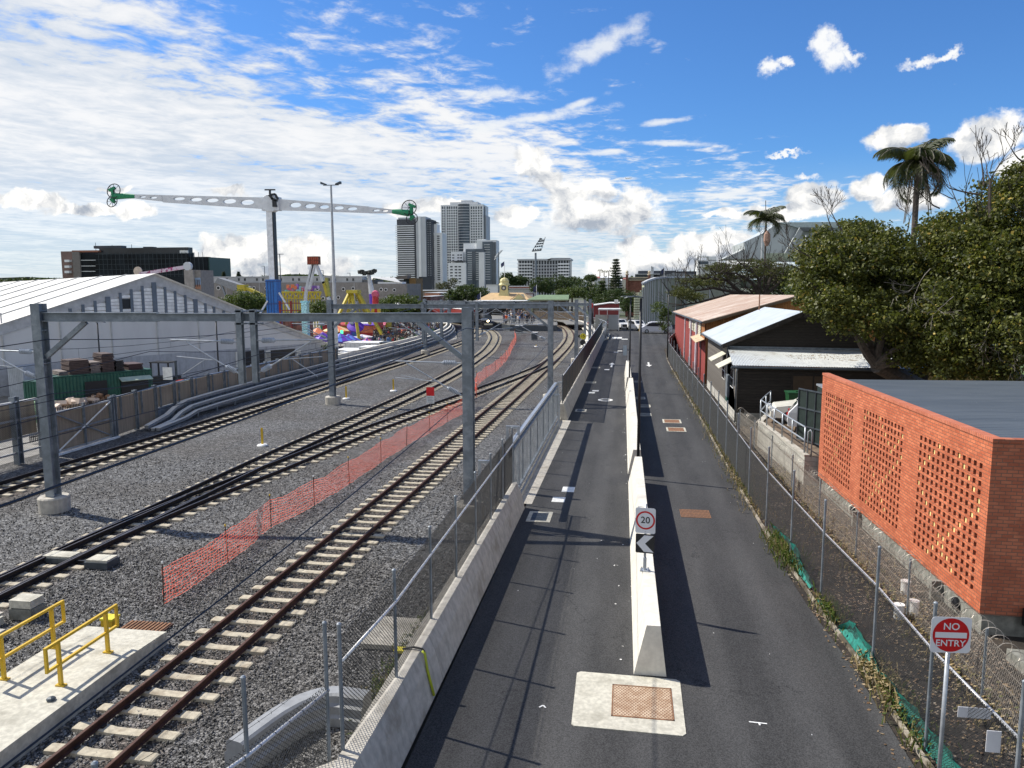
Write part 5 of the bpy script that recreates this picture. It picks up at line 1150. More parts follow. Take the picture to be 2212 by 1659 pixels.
t = W('cable_trough', 'three stepped pale concrete cable troughs on brackets curving along the far left track', 'cable trough', (-27, 40, 0))
tro = M('trough_concrete', (.22, .23, .24), .8, 0, .12, 5., .3, 40., (.22, .24, .25), 1.)
sp_ = spline(TP, .6); zt_ = lambda y: float(np.interp(y, [p[1] for p in TP], [p[2] for p in TP]))
for k, (o, dz, w_) in enumerate(((-.36, .22, .27), (.0, -.12, .24), (.30, -.44, .24))):
    pth = offset(sp_, o); cur = []; mb = MB(); lid = MB()
    for i in range(0, len(pth)-1, 2):
        a, b = pth[i], pth[min(i+2, len(pth)-1)]; za, zb_ = max(.06+.02*k, zt_(a.y)+dz), max(.06+.02*k, zt_(b.y)+dz)
        d = (b-a).normalized()*.015
        mb.bar((a.x, a.y, za), (b.x-d.x, b.y-d.y, zb_), w_*.86, .16); lid.bar((a.x, a.y, za+.095), (b.x-d.x*2, b.y-d.y*2, zb_+.095), w_, .03)
    mb.build('trough', tro, t); lid.build('lid', concrete_w, t)
for y in np.arange(45, 130, 2.4):
    x = float(np.interp(y, [p[1] for p in TP], [p[0] for p in TP])); mb = MB(); mb.bar((x-.45, y, 0), (x-.45, y, zt_(y)+.1), .1, .1); mb.bar((x-.5, y, zt_(y)-.55), (x+.45, y, zt_(y)-.55), .08, .06); mb.bar((x-.5, y, zt_(y)-.22), (x+.15, y, zt_(y)-.22), .08, .06); mb.bar((x+.4, y, 0), (x+.4, y, zt_(y)-.55), .07, .07); mb.build('bracket', steel, t)
t = W('parapet', 'long pale concrete parapet behind the cable troughs curving toward the station', 'parapet', (-28.4, 72, 0))
pp = spline([(-28.35, 72), (-28.15, 84), (-27.95, 96), (-28.35, 110), (-29.7, 122), (-32, 134), (-35.5, 147), (-40, 160)], 1.5)
rings = []
for i, p_ in enumerate(pp):
    d = (pp[min(i+1, len(pp)-1)]-pp[max(i-1, 0)]).normalized(); sd = Vector((d.y, -d.x, 0)); rings.append([p_+sd*x+Vector((0, 0, z)) for x, z in ((-.12, -.05), (-.12, 1.5), (.12, 1.5), (.12, -.05))])
MB().loft(rings).build('wall', concrete_w, t)
mb = MB(); ap = [(-35.4, 140), (-33.2, 133), (-32.1, 138), (-32.4, 146), (-35, 154), (-39, 160), (-42, 160)]; mb.prism([(a, b, 1.35) for a, b in ap], (0, 0, .12)); tag(mb.build('curved_platform', concrete_w), 'pale curved concrete platform end between the crowd and the far left track', 'platform')
# ---------------------------------------------------------------- white marquee
PK = Vector((-40.9, 62, 0)); gd = Vector((.5, .865, 0)).normalized(); gn = Vector((gd.y, -gd.x, 0)); bk = Vector((-.865, .5, 0))
def gp(u, v, off=0.):     # point on the gable plane
    d = ray(u, v); q = PK+gn*off; s = gn.x*d.x+gn.y*d.y; tt = (gn.x*q.x+gn.y*q.y)/s; return Vector((d.x*tt, d.y*tt, HC+d.z*tt))
t = W('marquee', 'huge white pitched marquee with grey louvred gable above a plain fabric wall', 'marquee', (-41, 62, 0))
pk = gp(331, 592.5); rt = gp(707, 744); lf = gp(-150, 750); g0_ = lambda p: Vector((p.x, p.y, -.05))
mb = MB(); mb.quad(g0_(lf), g0_(rt), rt, pk, lf); mb.build('gable_wall', marq_g, t, fix=False)
rb = pk+bk*42; rb.z = 8.55; lb_ = lf+bk*42; lb_.z = lf.z-.6; rr_ = rt+bk*42; rr_.z = rt.z-.3; up = Vector((0, 0, .08)); ov = -bk*.5
mb = MB(); mb.quad(lf+ov+up, pk+ov+up, rb+up, lb_+up); mb.quad(pk+ov+up, rt+ov+up, rr_+up, rb+up); mb.build('roof', marq_w, t, fix=False)
mb = MB(); mb.quad(g0_(rt), g0_(rr_), rr_, rt); mb.quad(g0_(lf), lf, lb_, g0_(lb_)); mb.build('side_wall', marq_g, t, fix=False)
seam = M('grey_seam', (.50, .50, .49))
for k in range(1, 9):
    f = k*5/42; a, b, c = lf.lerp(lb_, f), pk.lerp(rb, f), rt.lerp(rr_, f); mb = MB(); mb.bar(a+up*1.4, b+up*1.4, .10, .08); mb.bar(b+up*1.4, c+up*1.4, .10, .08); mb.build('seam', seam, t)
mb = MB()
for a, b in ((lf, pk), (pk, rt)):
    dn = Vector((0, 0, -.95)); f = gn*.06 if gn.y < 0 else -gn*.06; mb.prism([a+f, b+f, b+f+dn*(1 if b is pk else .35), a+f+dn*(1 if a is pk else .8)], f*.6)
mb.build('gable_trim', M('pale_grey_trim', (.46, .465, .48), .5), t)
fo = .10*(1 if gn.y < 0 else -1)
zp = [605, 715, 820, 930, 1038, 1133, 1228, 1328, 1425, 1512, 1600, 1688, 1775, 1850, 1935, 2010]
def top_v(u): return (592.5+(331-u)*.3175 if u < 331 else 592.5+(u-331)*.4045)+14
for i, x in enumerate(zp):
    u = x*.2497; a = gp(u, top_v(u)+3, fo); b = gp(u, 692, fo); mb = MB(); mb.bar(a, (a.x, a.y, b.z), .42 if x in (930, 1328, 1688) else .24, .08, up=gn); mb.build('mullion', M('blue_steel', (.13, .16, .20), .5), t)
for i in range(len(zp)-1):
    ua, ub = zp[i]*.2497+1.8, zp[i+1]*.2497-1.8; tv = max(top_v(ua), top_v(ub))+9
    if tv > 670: continue
    mb = MB(); a, b = gp(ua, tv, fo*.7), gp(ub, tv, fo*.7); zb_ = gp(ua, 690).z; n_ = max(3, int((a.z-zb_)/.27))
    for k in range(n_):
        z = a.z-(a.z-zb_)*k/n_; hh = (a.z-zb_)/n_*.8
        dk = (i == 4 and k in (1, 2, 3))
        if not dk: mb.bar((a.x, a.y, z-hh/2), (b.x, b.y, z-hh/2), .05, hh)
    lo = mb.build('louvre', M('louvre_white', (.85, .85, .84), .5), t)
    if i == 4: q0, q1 = gp(ua, tv+8, fo*.5), gp(ub, tv+8, fo*.5); MB().bar((q0.x, q0.y, q0.z-.45), (q1.x, q1.y, q1.z-.45), .03, .9).build('opening', black, lo, off=Vector(t['_o']))
for x in (10, 500, 945, 1345, 1705, 2030): u = x*.2497; a = gp(u, 640 if x > 400 else 690, fo*.6); mb = MB(); mb.bar((a.x, a.y, -.05), (a.x, a.y, gp(u, 676).z), .10, .05, up=gn); mb.build('seam', seam, t)
mb = MB(); a, b = gp(-140, 787, fo*.7), gp(700, 787, fo*.7); mb.bar((a.x, a.y, 1.15), (b.x, b.y, 1.15), .04, 2.3); mb.build('skirt', M('stained_skirt', (.42, .43, .45), .6, 0, .08, 4., streak=.35), t)
for u0, u1, v0 in ((585, 637, 757), (520, 571, 760)):
    a, b = gp(u0, v0, fo*1.2), gp(u1, v0, fo*1.2); mb = MB(); mb.bar((a.x, a.y, a.z/2), (b.x, b.y, a.z/2), .05, a.z); mb.build('doorway', black, t)
    for u in (u0-6, u1+8): a = gp(u, v0, fo*1.4); mb = MB(); mb.bar((a.x, a.y, 0), (a.x, a.y, a.z), .5, .06, up=gn); mb.build('curtain', marq_w, t)
# ---------------------------------------------------------------- yard in front of the marquee
def gz(u, v, z=0.): return G(u, v, z)
c1 = G(112, 817, 2.6); c2 = G(328, 799.5, 2.6); dcn = (c2-c1).normalized(); dbn = Vector((-dcn.y, dcn.x, 0))
t = W('shipping_container', 'long dark green container workshop with open sides and timber stacked on its roof', 'container', (c1.x, c1.y, 0))
cgm = M('forest_green_container', (.015, .085, .06), .5, .1, .15, 3.)
mb = MB(); L = (c2-c1).length; V = []; nC = 60
for i in range(nC+1): f = i/nC; o = (.05 if i % 2 else 0); q = c1+dcn*L*f-dbn*o; V += [(q.x, q.y, 0), (q.x, q.y, 2.58)]
mb.add(V, [(2*i, 2*i+2, 2*i+3, 2*i+1) for i in range(nC)]); a, b = c1+dbn*2.4, c2+dbn*2.4
mb.quad((a.x, a.y, 0), (b.x, b.y, 0), (b.x, b.y, 2.58), (a.x, a.y, 2.58)); mb.quad((c1.x, c1.y, 0), (a.x, a.y, 0), (a.x, a.y, 2.58), (c1.x, c1.y, 2.58)); mb.quad((c2.x, c2.y, 0), (b.x, b.y, 0), (b.x, b.y, 2.58), (c2.x, c2.y, 2.58)); mb.build('body', cgm, t, fix=False)
mb = MB(); mb.prism([c1, c2, b+Vector((0, 0, 0)), a], (0, 0, .08)); mb.build('roof', cgm, t)
def onc(f, z, o=-.08): q = c1+dcn*L*f+dbn*o; return (q.x, q.y, z)
for f0, f1, z0, z1 in ((.30, .52, .75, 2.2), (.66, .95, .55, 2.15)): mb = MB(); mb.prism([onc(f0, z0), onc(f1, z0), onc(f1, z1), onc(f0, z1)], dbn*.02); mb.build('opening', black, t)
MB().prism([onc(.64, 2.25, -.1), onc(.97, 2.25, -.1), onc(.97, 2.05, -.6), onc(.64, 2.05, -.6)], (0, 0, .05)).build('awning', M('pale_green_awning', (.38, .45, .36), .6), t)
logm = M('cut_timber', (.32, .18, .10), .8, 0, .3, 6.)
t = W('log_pile', 'heap of cut logs stored in the opening of the green container', 'log pile', onc(.4, .9, -.2)); rr = random.Random(4)
for i in range(16):
    p0 = Vector(onc(.31+.20*rr.random(), .85+.35*rr.random(), -.2)); MB().tube([p0, p0+Vector((rr.uniform(-.5, .5), rr.uniform(-.2, .2), rr.uniform(-.1, .2)))], rr.uniform(.09, .17), 7).build('log', logm, t)
stm = [M('brown_timber_stack', (.085, .058, .052), .85, 0, .2, 5.), M('grey_timber_stack', (.19, .16, .145), .85, 0, .2, 5.), black]
def stack(label, f0, f1, h, m, rows, z0=2.66, ob=.3, d=1.6):
    t = W('timber_stack', label, 'timber stack', onc(f0, z0, ob), 'timber stacks on the green container')
    for k in range(rows):
        z = z0+h*k/rows; e = .004*(k % 3); mb = MB(); mb.prism([onc(f0+e, z, ob), onc(f1-e, z, ob), onc(f1-e, z, ob+d), onc(f0+e, z, ob+d)], (0, 0, h/rows*.8)); mb.build('layer', m, t)
stack('widest brown timber stack on the green container roof, at its left', .18, .38, .95, stm[0], 9); stack('lighter brown timber stack second from left on the green container roof', .385, .49, .75, stm[1], 7); stack('tallest timber stack on the green container roof', .50, .63, 1.25, stm[0], 12)
stack('black crate stack on the green container roof', .64, .73, .75, stm[2], 6); stack('low flat dark stack at the right end of the green container roof', .77, .93, .45, M('reddish_dark_stack', (.06, .03, .03)), 4); stack('low grey stack at the left end of the green container roof', .08, .17, .3, stm[1], 3)
# small crane arm loader
om = M('faded_orange_machine', (.45, .18, .07), .6, 0, .2, 6.)
q = lambda u, v, y=49.: AT(u, v, y)
t = W('loader', 'small faded orange loader with a bent arm in front of the green container', 'loader', (q(152, 868).x, 49, 0))
p = q(152, 868); mb = MB(); mb.b2((p.x-.55, 48.4, .35), (p.x+.5, 49.6, 1.2)); mb.build('chassis', om, t)
mb = MB(); mb.bar(q(148, 855), q(165, 822), .25, .3); mb.bar(q(165, 822), q(190, 819), .2, .2); mb.build('boom', om, t); MB().bar(q(184, 819), q(196, 817), .5, .12).build('fork', white_p, t)
MB().b2((p.x-.3, 48.6, 1.2), (p.x+.35, 49.4, 2.0)).build('cab', black, t)
for dx in (-.45, .4):
    for dy in (-.6, .6): MB().lathe([(.38, -.12), (.38, .12)], (p.x+dx, 49+dy, .38), 12, ax=(0, 1, 0)).build('wheel', tyre, t)
# offcuts heap, bins, tractor, picket fence
rr = random.Random(9); t = W('offcut_heap', 'heap of pale sawn timber offcuts behind the tan screen', 'timber heap', (-38, 44, 0)); pm = [M('pale_offcut', (.62, .50, .40)), logm]
for i in range(46):
    u = rr.uniform(122, 262); v = 888-(u-122)*.24+rr.uniform(-7, 3); g_ = G(u, v, .95); mb = MB(); M3 = Matrix.Rotation(rr.uniform(0, PI), 3, 'Z')@Matrix.Rotation(rr.uniform(-.6, .6), 3, 'X'); mb.box((g_.x, g_.y, rr.uniform(.65, 1.35)), (rr.uniform(.3, .9), rr.uniform(.2, .4), rr.uniform(.15, .4)), M=M3); mb.build('offcut', pm[i % 3 == 0], t)
gb = M('pale_green_bin', (.22, .36, .20), .5); rb_ = M('red_bin_lid', (.5, .06, .04), .5)
def bin_(label, u, v, z=1.1, y=None, lid=None, s=1.):
    g_ = G(u, v, z*s); t = thing('wheelie_bin', label, 'bin', (g_.x, g_.y, 0), 0, 'pale green wheelie bins in the yard')
    mb = MB(); mb.loft([[(a*w*s, b*w*s, z_*s) for a, b in ((-.3, -.3), (.3, -.3), (.3, .3), (-.3, .3))] for z_, w in ((.1, .8), (1., 1.))]); mb.build('body', gb, t); MB().box((0, 0, 1.04*s), (.66*s, .68*s, .08)).build('lid', lid or gb, t)
for i, (u, v) in enumerate(((86, 866), (98, 866))): bin_(['pale green bin behind the portal post, left of two', 'pale green bin behind the portal post, right of two'][i], u, v, s=1.3)
for i, (u, v) in enumerate(((116, 846), (272, 834), (282, 833), (291, 832), (393, 820), (402, 820))): bin_(['lone pale green bin just right of the portal post', 'pale green bin with red lid under the container awning', 'middle pale green bin under the container awning', 'right pale green bin under the container awning', 'bin with red lid beside the black tractor', 'pale green bin farthest right beside the black tractor'][i], u, v, lid=rb_ if i in (1, 4) else None)
g_ = G(362, 842, 0); t = W('forklift', 'black forklift with a white panel beside the right end of the green container', 'forklift', (g_.x, g_.y, 0))
mb = MB(); mb.b2((g_.x-1.1, g_.y-.6, .3), (g_.x+.9, g_.y+.6, 1.1)); mb.build('body', black, t); mb = MB()
for dx in (-1., .5):
    for dy in (-.5, .5): mb.bar((g_.x+dx, g_.y+dy, 1.1), (g_.x+dx, g_.y+dy, 2.2), .1, .1)
mb.b2((g_.x-1.1, g_.y-.6, 2.2), (g_.x+.6, g_.y+.6, 2.28)); mb.build('cage', black, t); MB().b2((g_.x+.1, g_.y-.66, .9), (g_.x+.9, g_.y-.61, 1.9)).build('panel', white_p, t)
MB().bar((g_.x+1.05, g_.y-.3, .1), (g_.x+1.05, g_.y-.3, 2.4), .12, .1).build('mast', steel_d, t)
for dx in (-.8, .6):
    for dy in (-.62, .62): MB().lathe([(.32, -.1), (.32, .1)], (g_.x+dx, g_.y+dy, .32), 12, ax=(0, 1, 0)).build('wheel', tyre, t)
fa, fb_ = G(60, 893, 1.6), G(345, 842, 1.6); t = W('picket_fence', 'black steel picket fence between the yard and the tan screen', 'picket fence', (fa.x, fa.y, 0)); n_ = 90
for i in range(n_): p = fa.lerp(fb_, i/(n_-1)); MB().bar((p.x, p.y, 0), (p.x, p.y, 1.65), .035, .035).build('picket', black, t)
for z_ in (.3, 1.4): MB().bar((fa.x, fa.y, z_), (fb_.x, fb_.y, z_), .04, .05).build('rail', black, t)
for i, (u0, v0, u1, v1, d_, lb, m_) in enumerate(((22, 800, 55, 862, 2.5, 'pale grey storage box at the far left of the yard', M('pale_box', (.40, .43, .46))), (56, 842, 112, 905, 2.4, 'dark green container end behind the large portal post', cgm))):
    a = G(u0, v1, 0); b = AT(u1, v1, a.y); mb = MB(); zt = 2.4; mb.b2((a.x, a.y, 0), (b.x, a.y+d_, zt)); t = W('storage_box', lb, 'container', (a.x, a.y, 0)); mb.build('body', m_, t); mb = MB()
    for k in range(9): x = a.x+(b.x-a.x)*(k+.5)/9; mb.b2((x-.06, a.y-.03, .05), (x+.06, a.y-.001, zt-.05))
    mb.build('rib', m_, t)
# white site trailers
wt_ = M('white_trailer', (.60, .61, .62), .4, 0, .06, 2.)
for lb, u0, u1, v0, v1, y in (('white site trailer nearest the tracks, left of the portal post gap', 728, 790, 763, 782, 82), ('long white trailer with a dark vent behind the site trailers', 742, 821, 741, 764, 94), ('white ribbed trailer to the right, beside the black booth', 775, 822, 751, 780, 86), ('white site office with two air conditioners', 724, 776, 757, 776, 88)):
    a, b = AT(u0, v0, y), AT(u1, v0, y); t = W('site_trailer', lb, 'trailer', (a.x, y, 0), 'white trailers behind the parapet'); MB().b2((a.x, y, .3), (b.x, y+3, a.z)).build('body', wt_, t); MB().b2((a.x-.05, y-.05, a.z), (b.x+.05, y+3.05, a.z+.08)).build('roof', white_p, t)
    MB().b2((a.x+(b.x-a.x)*.62, y-.04, a.z-.5), (a.x+(b.x-a.x)*.75, y-.005, a.z-.12)).build('vent', black, t)
    mb = MB()
    for k in range(8): x = a.x+(b.x-a.x)*(k+.5)/8; mb.b2((x-.03, y-.02, .4), (x+.03, y-.001, a.z-.1))
    mb.build('rib', steel_l, t)
a = AT(821, 741, 92); b = AT(837, 741, 92); t = W('booth', 'black booth beside the leg of the yellow ride', 'booth', (a.x, 92, 0)); MB().b2((a.x, 92, 0), (b.x, 94, a.z)).build('body', black, t); MB().b2((a.x-.1, 91.9, a.z), (b.x+.1, 94.1, a.z+.1)).build('roof', steel_d, t)
a, b = AT(880, 738, 104), AT(921, 738, 104); t = W('canopy', 'flat grey canopy roof at the edge of the crowd', 'canopy', (a.x, 104, 0)); mb = MB(); mb.prism([(a.x, 104, a.z-.3), (b.x, 104, a.z-.2), (b.x, 110, a.z+.6), (a.x+1.2, 110, a.z+.6)], (0, 0, .1)); mb.build('roof', M('grey_canopy', (.22, .24, .27)), t)
for x in (a.x+.2, b.x-.2): MB().bar((x, 104.2, 0), (x, 104.2, a.z-.3), .1, .1).build('post', steel, t)
# ---------------------------------------------------------------- fairground rides
fy = M('ride_yellow', (.50, .40, .03), .45, 0, .1); rg = M('ride_green', (.01, .22, .09), .45); rw = M('ride_pale_grey', (.62, .64, .66), .5, 0, .08, 1.); rbu = M('ride_blue', (.01, .13, .42), .4); rre = M('ride_red', (.45, .03, .03), .5); rpu = M('ride_purple', (.13, .04, .45), .5)
ccy = M('ride_cyan', (.25, .55, .62), .3, .2, .2, 5.); cor = M('stall_orange', (.75, .22, .10), .6, 0, .15, 3.); cpk = M('stall_pink', (.6, .12, .2), .6)
Y1 = 112.
t = W('swing_ride', 'giant swing ride with a long pale holed arm on a tall mast', 'fairground ride', (AT(588, 700, Y1).x, Y1, 0))
def armz(u0, v0, u1, v1, name, holes, uw0, uw1):
    cu = bpy.data.curves.new(name, 'CURVE'); cu.dimensions = '2D'; cu.fill_mode = 'BOTH'; cu.extrude = .22
    A, B = AT(u0, v0, Y1), AT(u1, v1, Y1); px = 1/FPX*Y1
    def spl(P):
        s = cu.splines.new('POLY'); s.points.add(len(P)-1)
        for i, (x, z) in enumerate(P): s.points[i].co = (x, z, 0, 1)
        s.use_cyclic_u = True
    spl([(A.x, A.z+uw0*px), (B.x, B.z+uw1*px), (B.x, B.z-uw1*px), (A.x, A.z-uw0*px)])
    for (uc, vc, ru, rv) in holes: c = AT(uc, vc, Y1); spl([(c.x+ru*px*math.cos(a), c.z+rv*px*math.sin(a)) for a in np.linspace(0, 2*PI, 24, endpoint=False)])
    o = bpy.data.objects.new('tmp', cu); COL.objects.link(o); dg = bpy.context.evaluated_depsgraph_get(); me = bpy.data.meshes.new_from_object(o.evaluated_get(dg)); bpy.data.objects.remove(o)
    me.transform(Matrix.Translation((0, Y1, 0))@Matrix.Rotation(PI/2, 4, 'X')); me.transform(Matrix.Translation(-Vector(t['_o']))); me.materials.clear(); me.materials.append(rw)
    r = bpy.data.objects.new(name, me); COL.objects.link(r); r.parent = t; return r
Z3 = lambda x, y: (212.9+.3248*x, 399.2+.3248*y)
H = lambda L: [(*Z3(x, y), rx*.3248, ry*.3248) for x, y, rx, ry in L]
armz(*Z3(430, 93), *Z3(1100, 123), 'arm', H([(540, 93, 44, 11), (652, 99, 45, 13), (760, 104, 47, 14), (875, 110, 49, 16), (993, 117, 50, 18)]), 8, 12.5)
armz(*Z3(1200, 132), *Z3(1800, 166), 'arm', H([(1312, 135, 42, 17), (1410, 142, 40, 15), (1503, 148, 36, 13), (1600, 154, 36, 12), (1690, 160, 36, 11)]), 12.2, 6.8)
armz(*Z3(245, 78), *Z3(428, 90), 'arm_tip', H([(298, 81, 25, 6), (369, 86, 28, 7)]), 4.6, 7.2); armz(*Z3(1800, 168), *Z3(1957, 177), 'arm_tip', H([(1850, 171, 25, 7), (1908, 174, 22, 6)]), 6.8, 4.0)
Pz = lambda x, y, yy=Y1: AT(*Z3(x, y), yy)
mb = MB(); c = Pz(1148, 125); mb.lathe([(3.2*.0, -.7), (1.25, -.7), (1.35, -.5), (1.35, .5), (1.1, .7), (.3, .75)], c, 24, ax=(0, 1, 0)); a, b = Pz(1092, 85), Pz(1210, 172); mb.b2((a.x, Y1-.55, b.z), (b.x, Y1+.55, a.z)); mb.build('hub', rw, t)
mb = MB(); a, b = Pz(1175, 62), Pz(1210, 150); 
for p0, p1 in ((Pz(1160, 70), Pz(1190, 66)), (Pz(1190, 66), Pz(1210, 100)), (Pz(1150, 70), Pz(1175, 100)), (Pz(1165, 95), Pz(1205, 110))): mb.bar(p0+Vector((0, -.8, 0)), p1+Vector((0, -.8, 0)), .2, .3)
a, b = Pz(1172, 105), Pz(1200, 150); mb.b2((a.x, Y1-.9, b.z), (b.x, Y1-.6, a.z)); mb.build('platform', black, t)
mb = MB(); p0, p1 = Pz(1140, 70), Pz(1140, 33); mb.bar(p0, p1, .25, .25); mb.bar(Pz(1105, 33), Pz(1175, 33), .15, .2); mb.build('antenna', black, t)
a, b = Pz(1121, 160), Pz(1169, 160); w_ = b.x-a.x; xm = (a.x+b.x)/2; zb1 = AT(590, 605, Y1).z
mb = MB(); mb.b2((xm-w_*.45, Y1-.5, zb1), (xm+w_*.34, Y1+.5, a.z)); mb.build('mast', M('ride_mast_grey', (.72, .74, .76), .5), t); mb = MB(); mb.b2((xm+w_*.34, Y1-.45, zb1), (xm+w_*.48, Y1+.5, a.z)); mb.b2((xm-w_*.5, Y1-.4, zb1), (xm-w_*.45, Y1+.5, a.z)); mb.build('mast_rail', black, t)
a, b = AT(579, 604, Y1), AT(602, 604, Y1); mb = MB(); mb.b2((a.x, Y1-.9, .3), (b.x, Y1+.7, a.z)); mb.build('base_tower', rbu, t); mb = MB()
for z_ in (a.z-.2, a.z-3.6, a.z-6): mb.b2((a.x-.08, Y1-1, z_-.12), (b.x+.08, Y1+.8, z_))
for k in range(3): x = a.x+(b.x-a.x)*(.2+.25*k); mb.b2((x-.04, Y1-.96, .5), (x+.04, Y1-.9, a.z-.3))
mb.build('base_rib', M('ride_blue_dark', (.008, .05, .2), .4), t)
MB().bar(AT(603, 632, Y1-1), AT(645, 700, Y1-1), .22, .22).build('stay', rw, t); MB().bar(AT(578, 650, Y1-1), AT(548, 700, Y1-1), .22, .22).build('stay', rw, t)
MB().b2((a.x-3, Y1-3, 0), (b.x+3, Y1+3, .5)).build('base_deck', rbu, t)
for (tip, rt_, s) in ((Z3(245, 77), Z3(120, 72), -1), (Z3(1955, 178), Z3(2055, 185), 1)):
    A, B = AT(*tip, Y1), AT(*rt_, Y1); mb = MB(); mb.tube([A, A.lerp(B, .5), B+Vector((s*.2, 0, -.1))], [.32, .42, .5], 10); gg = mb.build('gondola_arm', rg, t); mb = MB(); cc = B+Vector((s*.6, 0, 0))
    mb.bar(cc+Vector((-s*.4, 0, 1.2)), cc+Vector((s*.6, 0, .8)), .45, .4); mb.bar(cc+Vector((-s*.2, 0, -1.)), cc+Vector((s*.4, 0, -.5)), .5, .4); mb.tube([cc+Vector((0, 0, .9)), cc+Vector((0, 0, -1.))], .28, 8); mb.build('gondola', rg, gg, off=Vector(t['_o']))
    mb = MB(); N_ = 22
    for c_, r_ in ((cc+Vector((-s*.3, -.2, .7)), 1.1), (cc+Vector((s*.1, -.2, -.9)), .85)):
        P = [c_+Vector((r_*math.cos(x), .25*math.sin(x), r_*math.sin(x))) for x in np.linspace(0, 2*PI, N_)]; mb.tube(P, .07, 5)
        for x in np.linspace(0, PI*2, 9)[:-1]: mb.bar(c_, c_+Vector((r_*math.cos(x), .1, r_*math.sin(x))), .05, .05)
    mb.build('seat_ring', black, gg, off=Vector(t['_o']))
# yellow frame claw ride
Y2 = 106.; q = lambda u, v, y=Y2: AT(u, v, y)
t = W('claw_ride', 'bright yellow four legged frame ride among the stalls', 'fairground ride', (q(765, 740).x, Y2, 0))
for a, b, dy in (((756, 630), (727, 690), -2), ((760, 632), (777, 742), -4), ((773, 632), (838, 745), -3), ((770, 632), (800, 700), 4), ((758, 632), (748, 700), 4)):
    p0 = q(*a); p1 = q(*b, Y2+dy); p1.z = max(0, p1.z); mb = MB(); mb.bar(p0, p1, .38, .34); mb.build('leg', fy, t)
MB().bar(q(752, 630), q(776, 630), 1.6, .45).build('crown', fy, t); mb = MB()
for a, b in (((762, 640), (750, 690)), ((768, 640), (782, 690)), ((757, 650), (775, 668)), ((772, 650), (755, 672)), ((748, 680), (784, 680))): mb.bar(q(*a, Y2+1), q(*b, Y2+1), .14, .14)
mb.build('truss', M('ride_olive', (.38, .36, .08)), t); MB().bar(q(768, 650), q(760, 700), .5, .5).build('pendulum', rw, t)
mb = MB(); mb.lathe([(.3, -.25), (1.2, -.1), (1.2, .1), (.3, .3)], q(768, 706), 18, ax=(.2, -.5, .8)); mb.build('gondola', rpu, t)
# inverted V ride with letter board
Y3 = 132.; q = lambda u, v, y=Y3: AT(u, v, y)
t = W('pendulum_ride', 'tall inverted V ride with a square orange and brown letter board on top', 'fairground ride', (q(680, 700).x, Y3, 0))
a, b = q(665.5, 554), q(690.5, 571.5); MB().b2((a.x, Y3-.5, b.z), (b.x, Y3+.5, a.z)).build('board', M('ride_brown_board', (.20, .07, .035), .7, 0, .4, 3.), t)
mb = MB(); rr = random.Random(2)
for r_ in range(2):
    for k in range(6): x = a.x+(b.x-a.x)*(k+.5)/6; zc = b.z+(a.z-b.z)*(.72 if r_ else .28); mb.b2((x-.10, Y3-.56, zc-.26), (x+.10, Y3-.51, zc+.26)); 
mb.build('letter_strip', M('ride_faded_red', (.42, .08, .04)), t)
for a, b, m_ in (((676, 571), (662, 625), rw), ((679, 571), (668, 625), rw), ((683, 571), (700, 612), rw), ((699, 608), (708, 642), fy), ((705, 600), (712, 640), M('ride_olive', (.38, .36, .08))), ((662, 625), (655, 690), rw), ((708, 640), (727, 690), rw)): MB().bar(q(*a), q(*b), .45, .5).build('leg', m_, t)
# tentacle ride
Y4 = 150.; q = lambda u, v, y=Y4: AT(u, v, y)
t = W('spinning_ride', 'white tapered mast with two arms of dark seats spread at the top', 'fairground ride', (q(797, 700).x, Y4, 0))
MB().tube([q(808, 690), q(803, 632), q(796, 590)], [.6, .6, .35], 8).build('mast', rw, t); MB().tube([q(808, 690), q(804, 635)], .68, 8).build('lower_mast', rpu, t)
mb = MB(); rr = random.Random(5); mb.bar(q(779, 587), q(795, 591), .5, .5); mb.bar(q(795, 591), q(810, 583), .5, .5); mb.build('arm', M('dark_ride', (.04, .045, .04)), t); mb = MB()
for k in range(26): u = rr.uniform(776, 812); v = 586.5+(3 if 785 < u < 805 else 0)-(u-794)*.10+rr.uniform(-3, 2.5); mb.box(q(u, v, Y4+rr.uniform(-1.5, 1.5)), (.5, .6, .5), rz=rr.random())
mb.build('seat', M('dark_ride', (.04, .045, .04)), t)
t = W('slide_ride', 'pink red ride column with a round hub behind the yellow frame', 'fairground ride', (q(811, 680, 125).x, 125, 0))
MB().tube([q(812, 700, 125), q(811, 640, 125)], [.6, .5], 10).build('column', rre, t); MB().lathe([(.55, -.4), (.7, 0), (.55, .4)], q(811, 636, 125), 14, ax=(0, 1, 0)).build('hub', cpk, t); MB().bar(q(804, 700, 124), q(806, 662, 124), .5, .4).build('leg', fy, t); MB().bar(q(822, 700, 124), q(818, 662, 124), .5, .4).build('leg', fy, t)
t = W('drop_column', 'shiny cyan patterned column rising from the stalls', 'fairground ride', (q(656, 720, 96).x, 96, 0)); a, b = q(650, 651, 96), q(662, 651, 96); MB().b2((a.x, 96, 0), (b.x, 96.8, a.z)).build('column', M('cyan_foil', (.35, .62, .66), .3, .3, .5, 7.), t); MB().b2((a.x-.08, 95.95, a.z-.2), (b.x+.08, 96.9, a.z+.05)).build('cap', ccy, t)
t = W('funhouse', 'low red and yellow framed fun stall behind the cyan column', 'stall', (q(620, 700, 100).x, 100, 0)); a, b = q(601, 655, 100), q(649, 655, 100); MB().b2((a.x, 101, 0), (b.x, 104, a.z-1.5)).build('body', M('stall_mixed', (.22, .10, .08), .7, 0, .4, 2., 0, 20, (.08, .2, .08), 1.), t)
mb = MB()
for z_ in (a.z, a.z-1, a.z-2.1): mb.bar((a.x, 100.5, z_), (b.x, 100.5, z_), .1, .12)
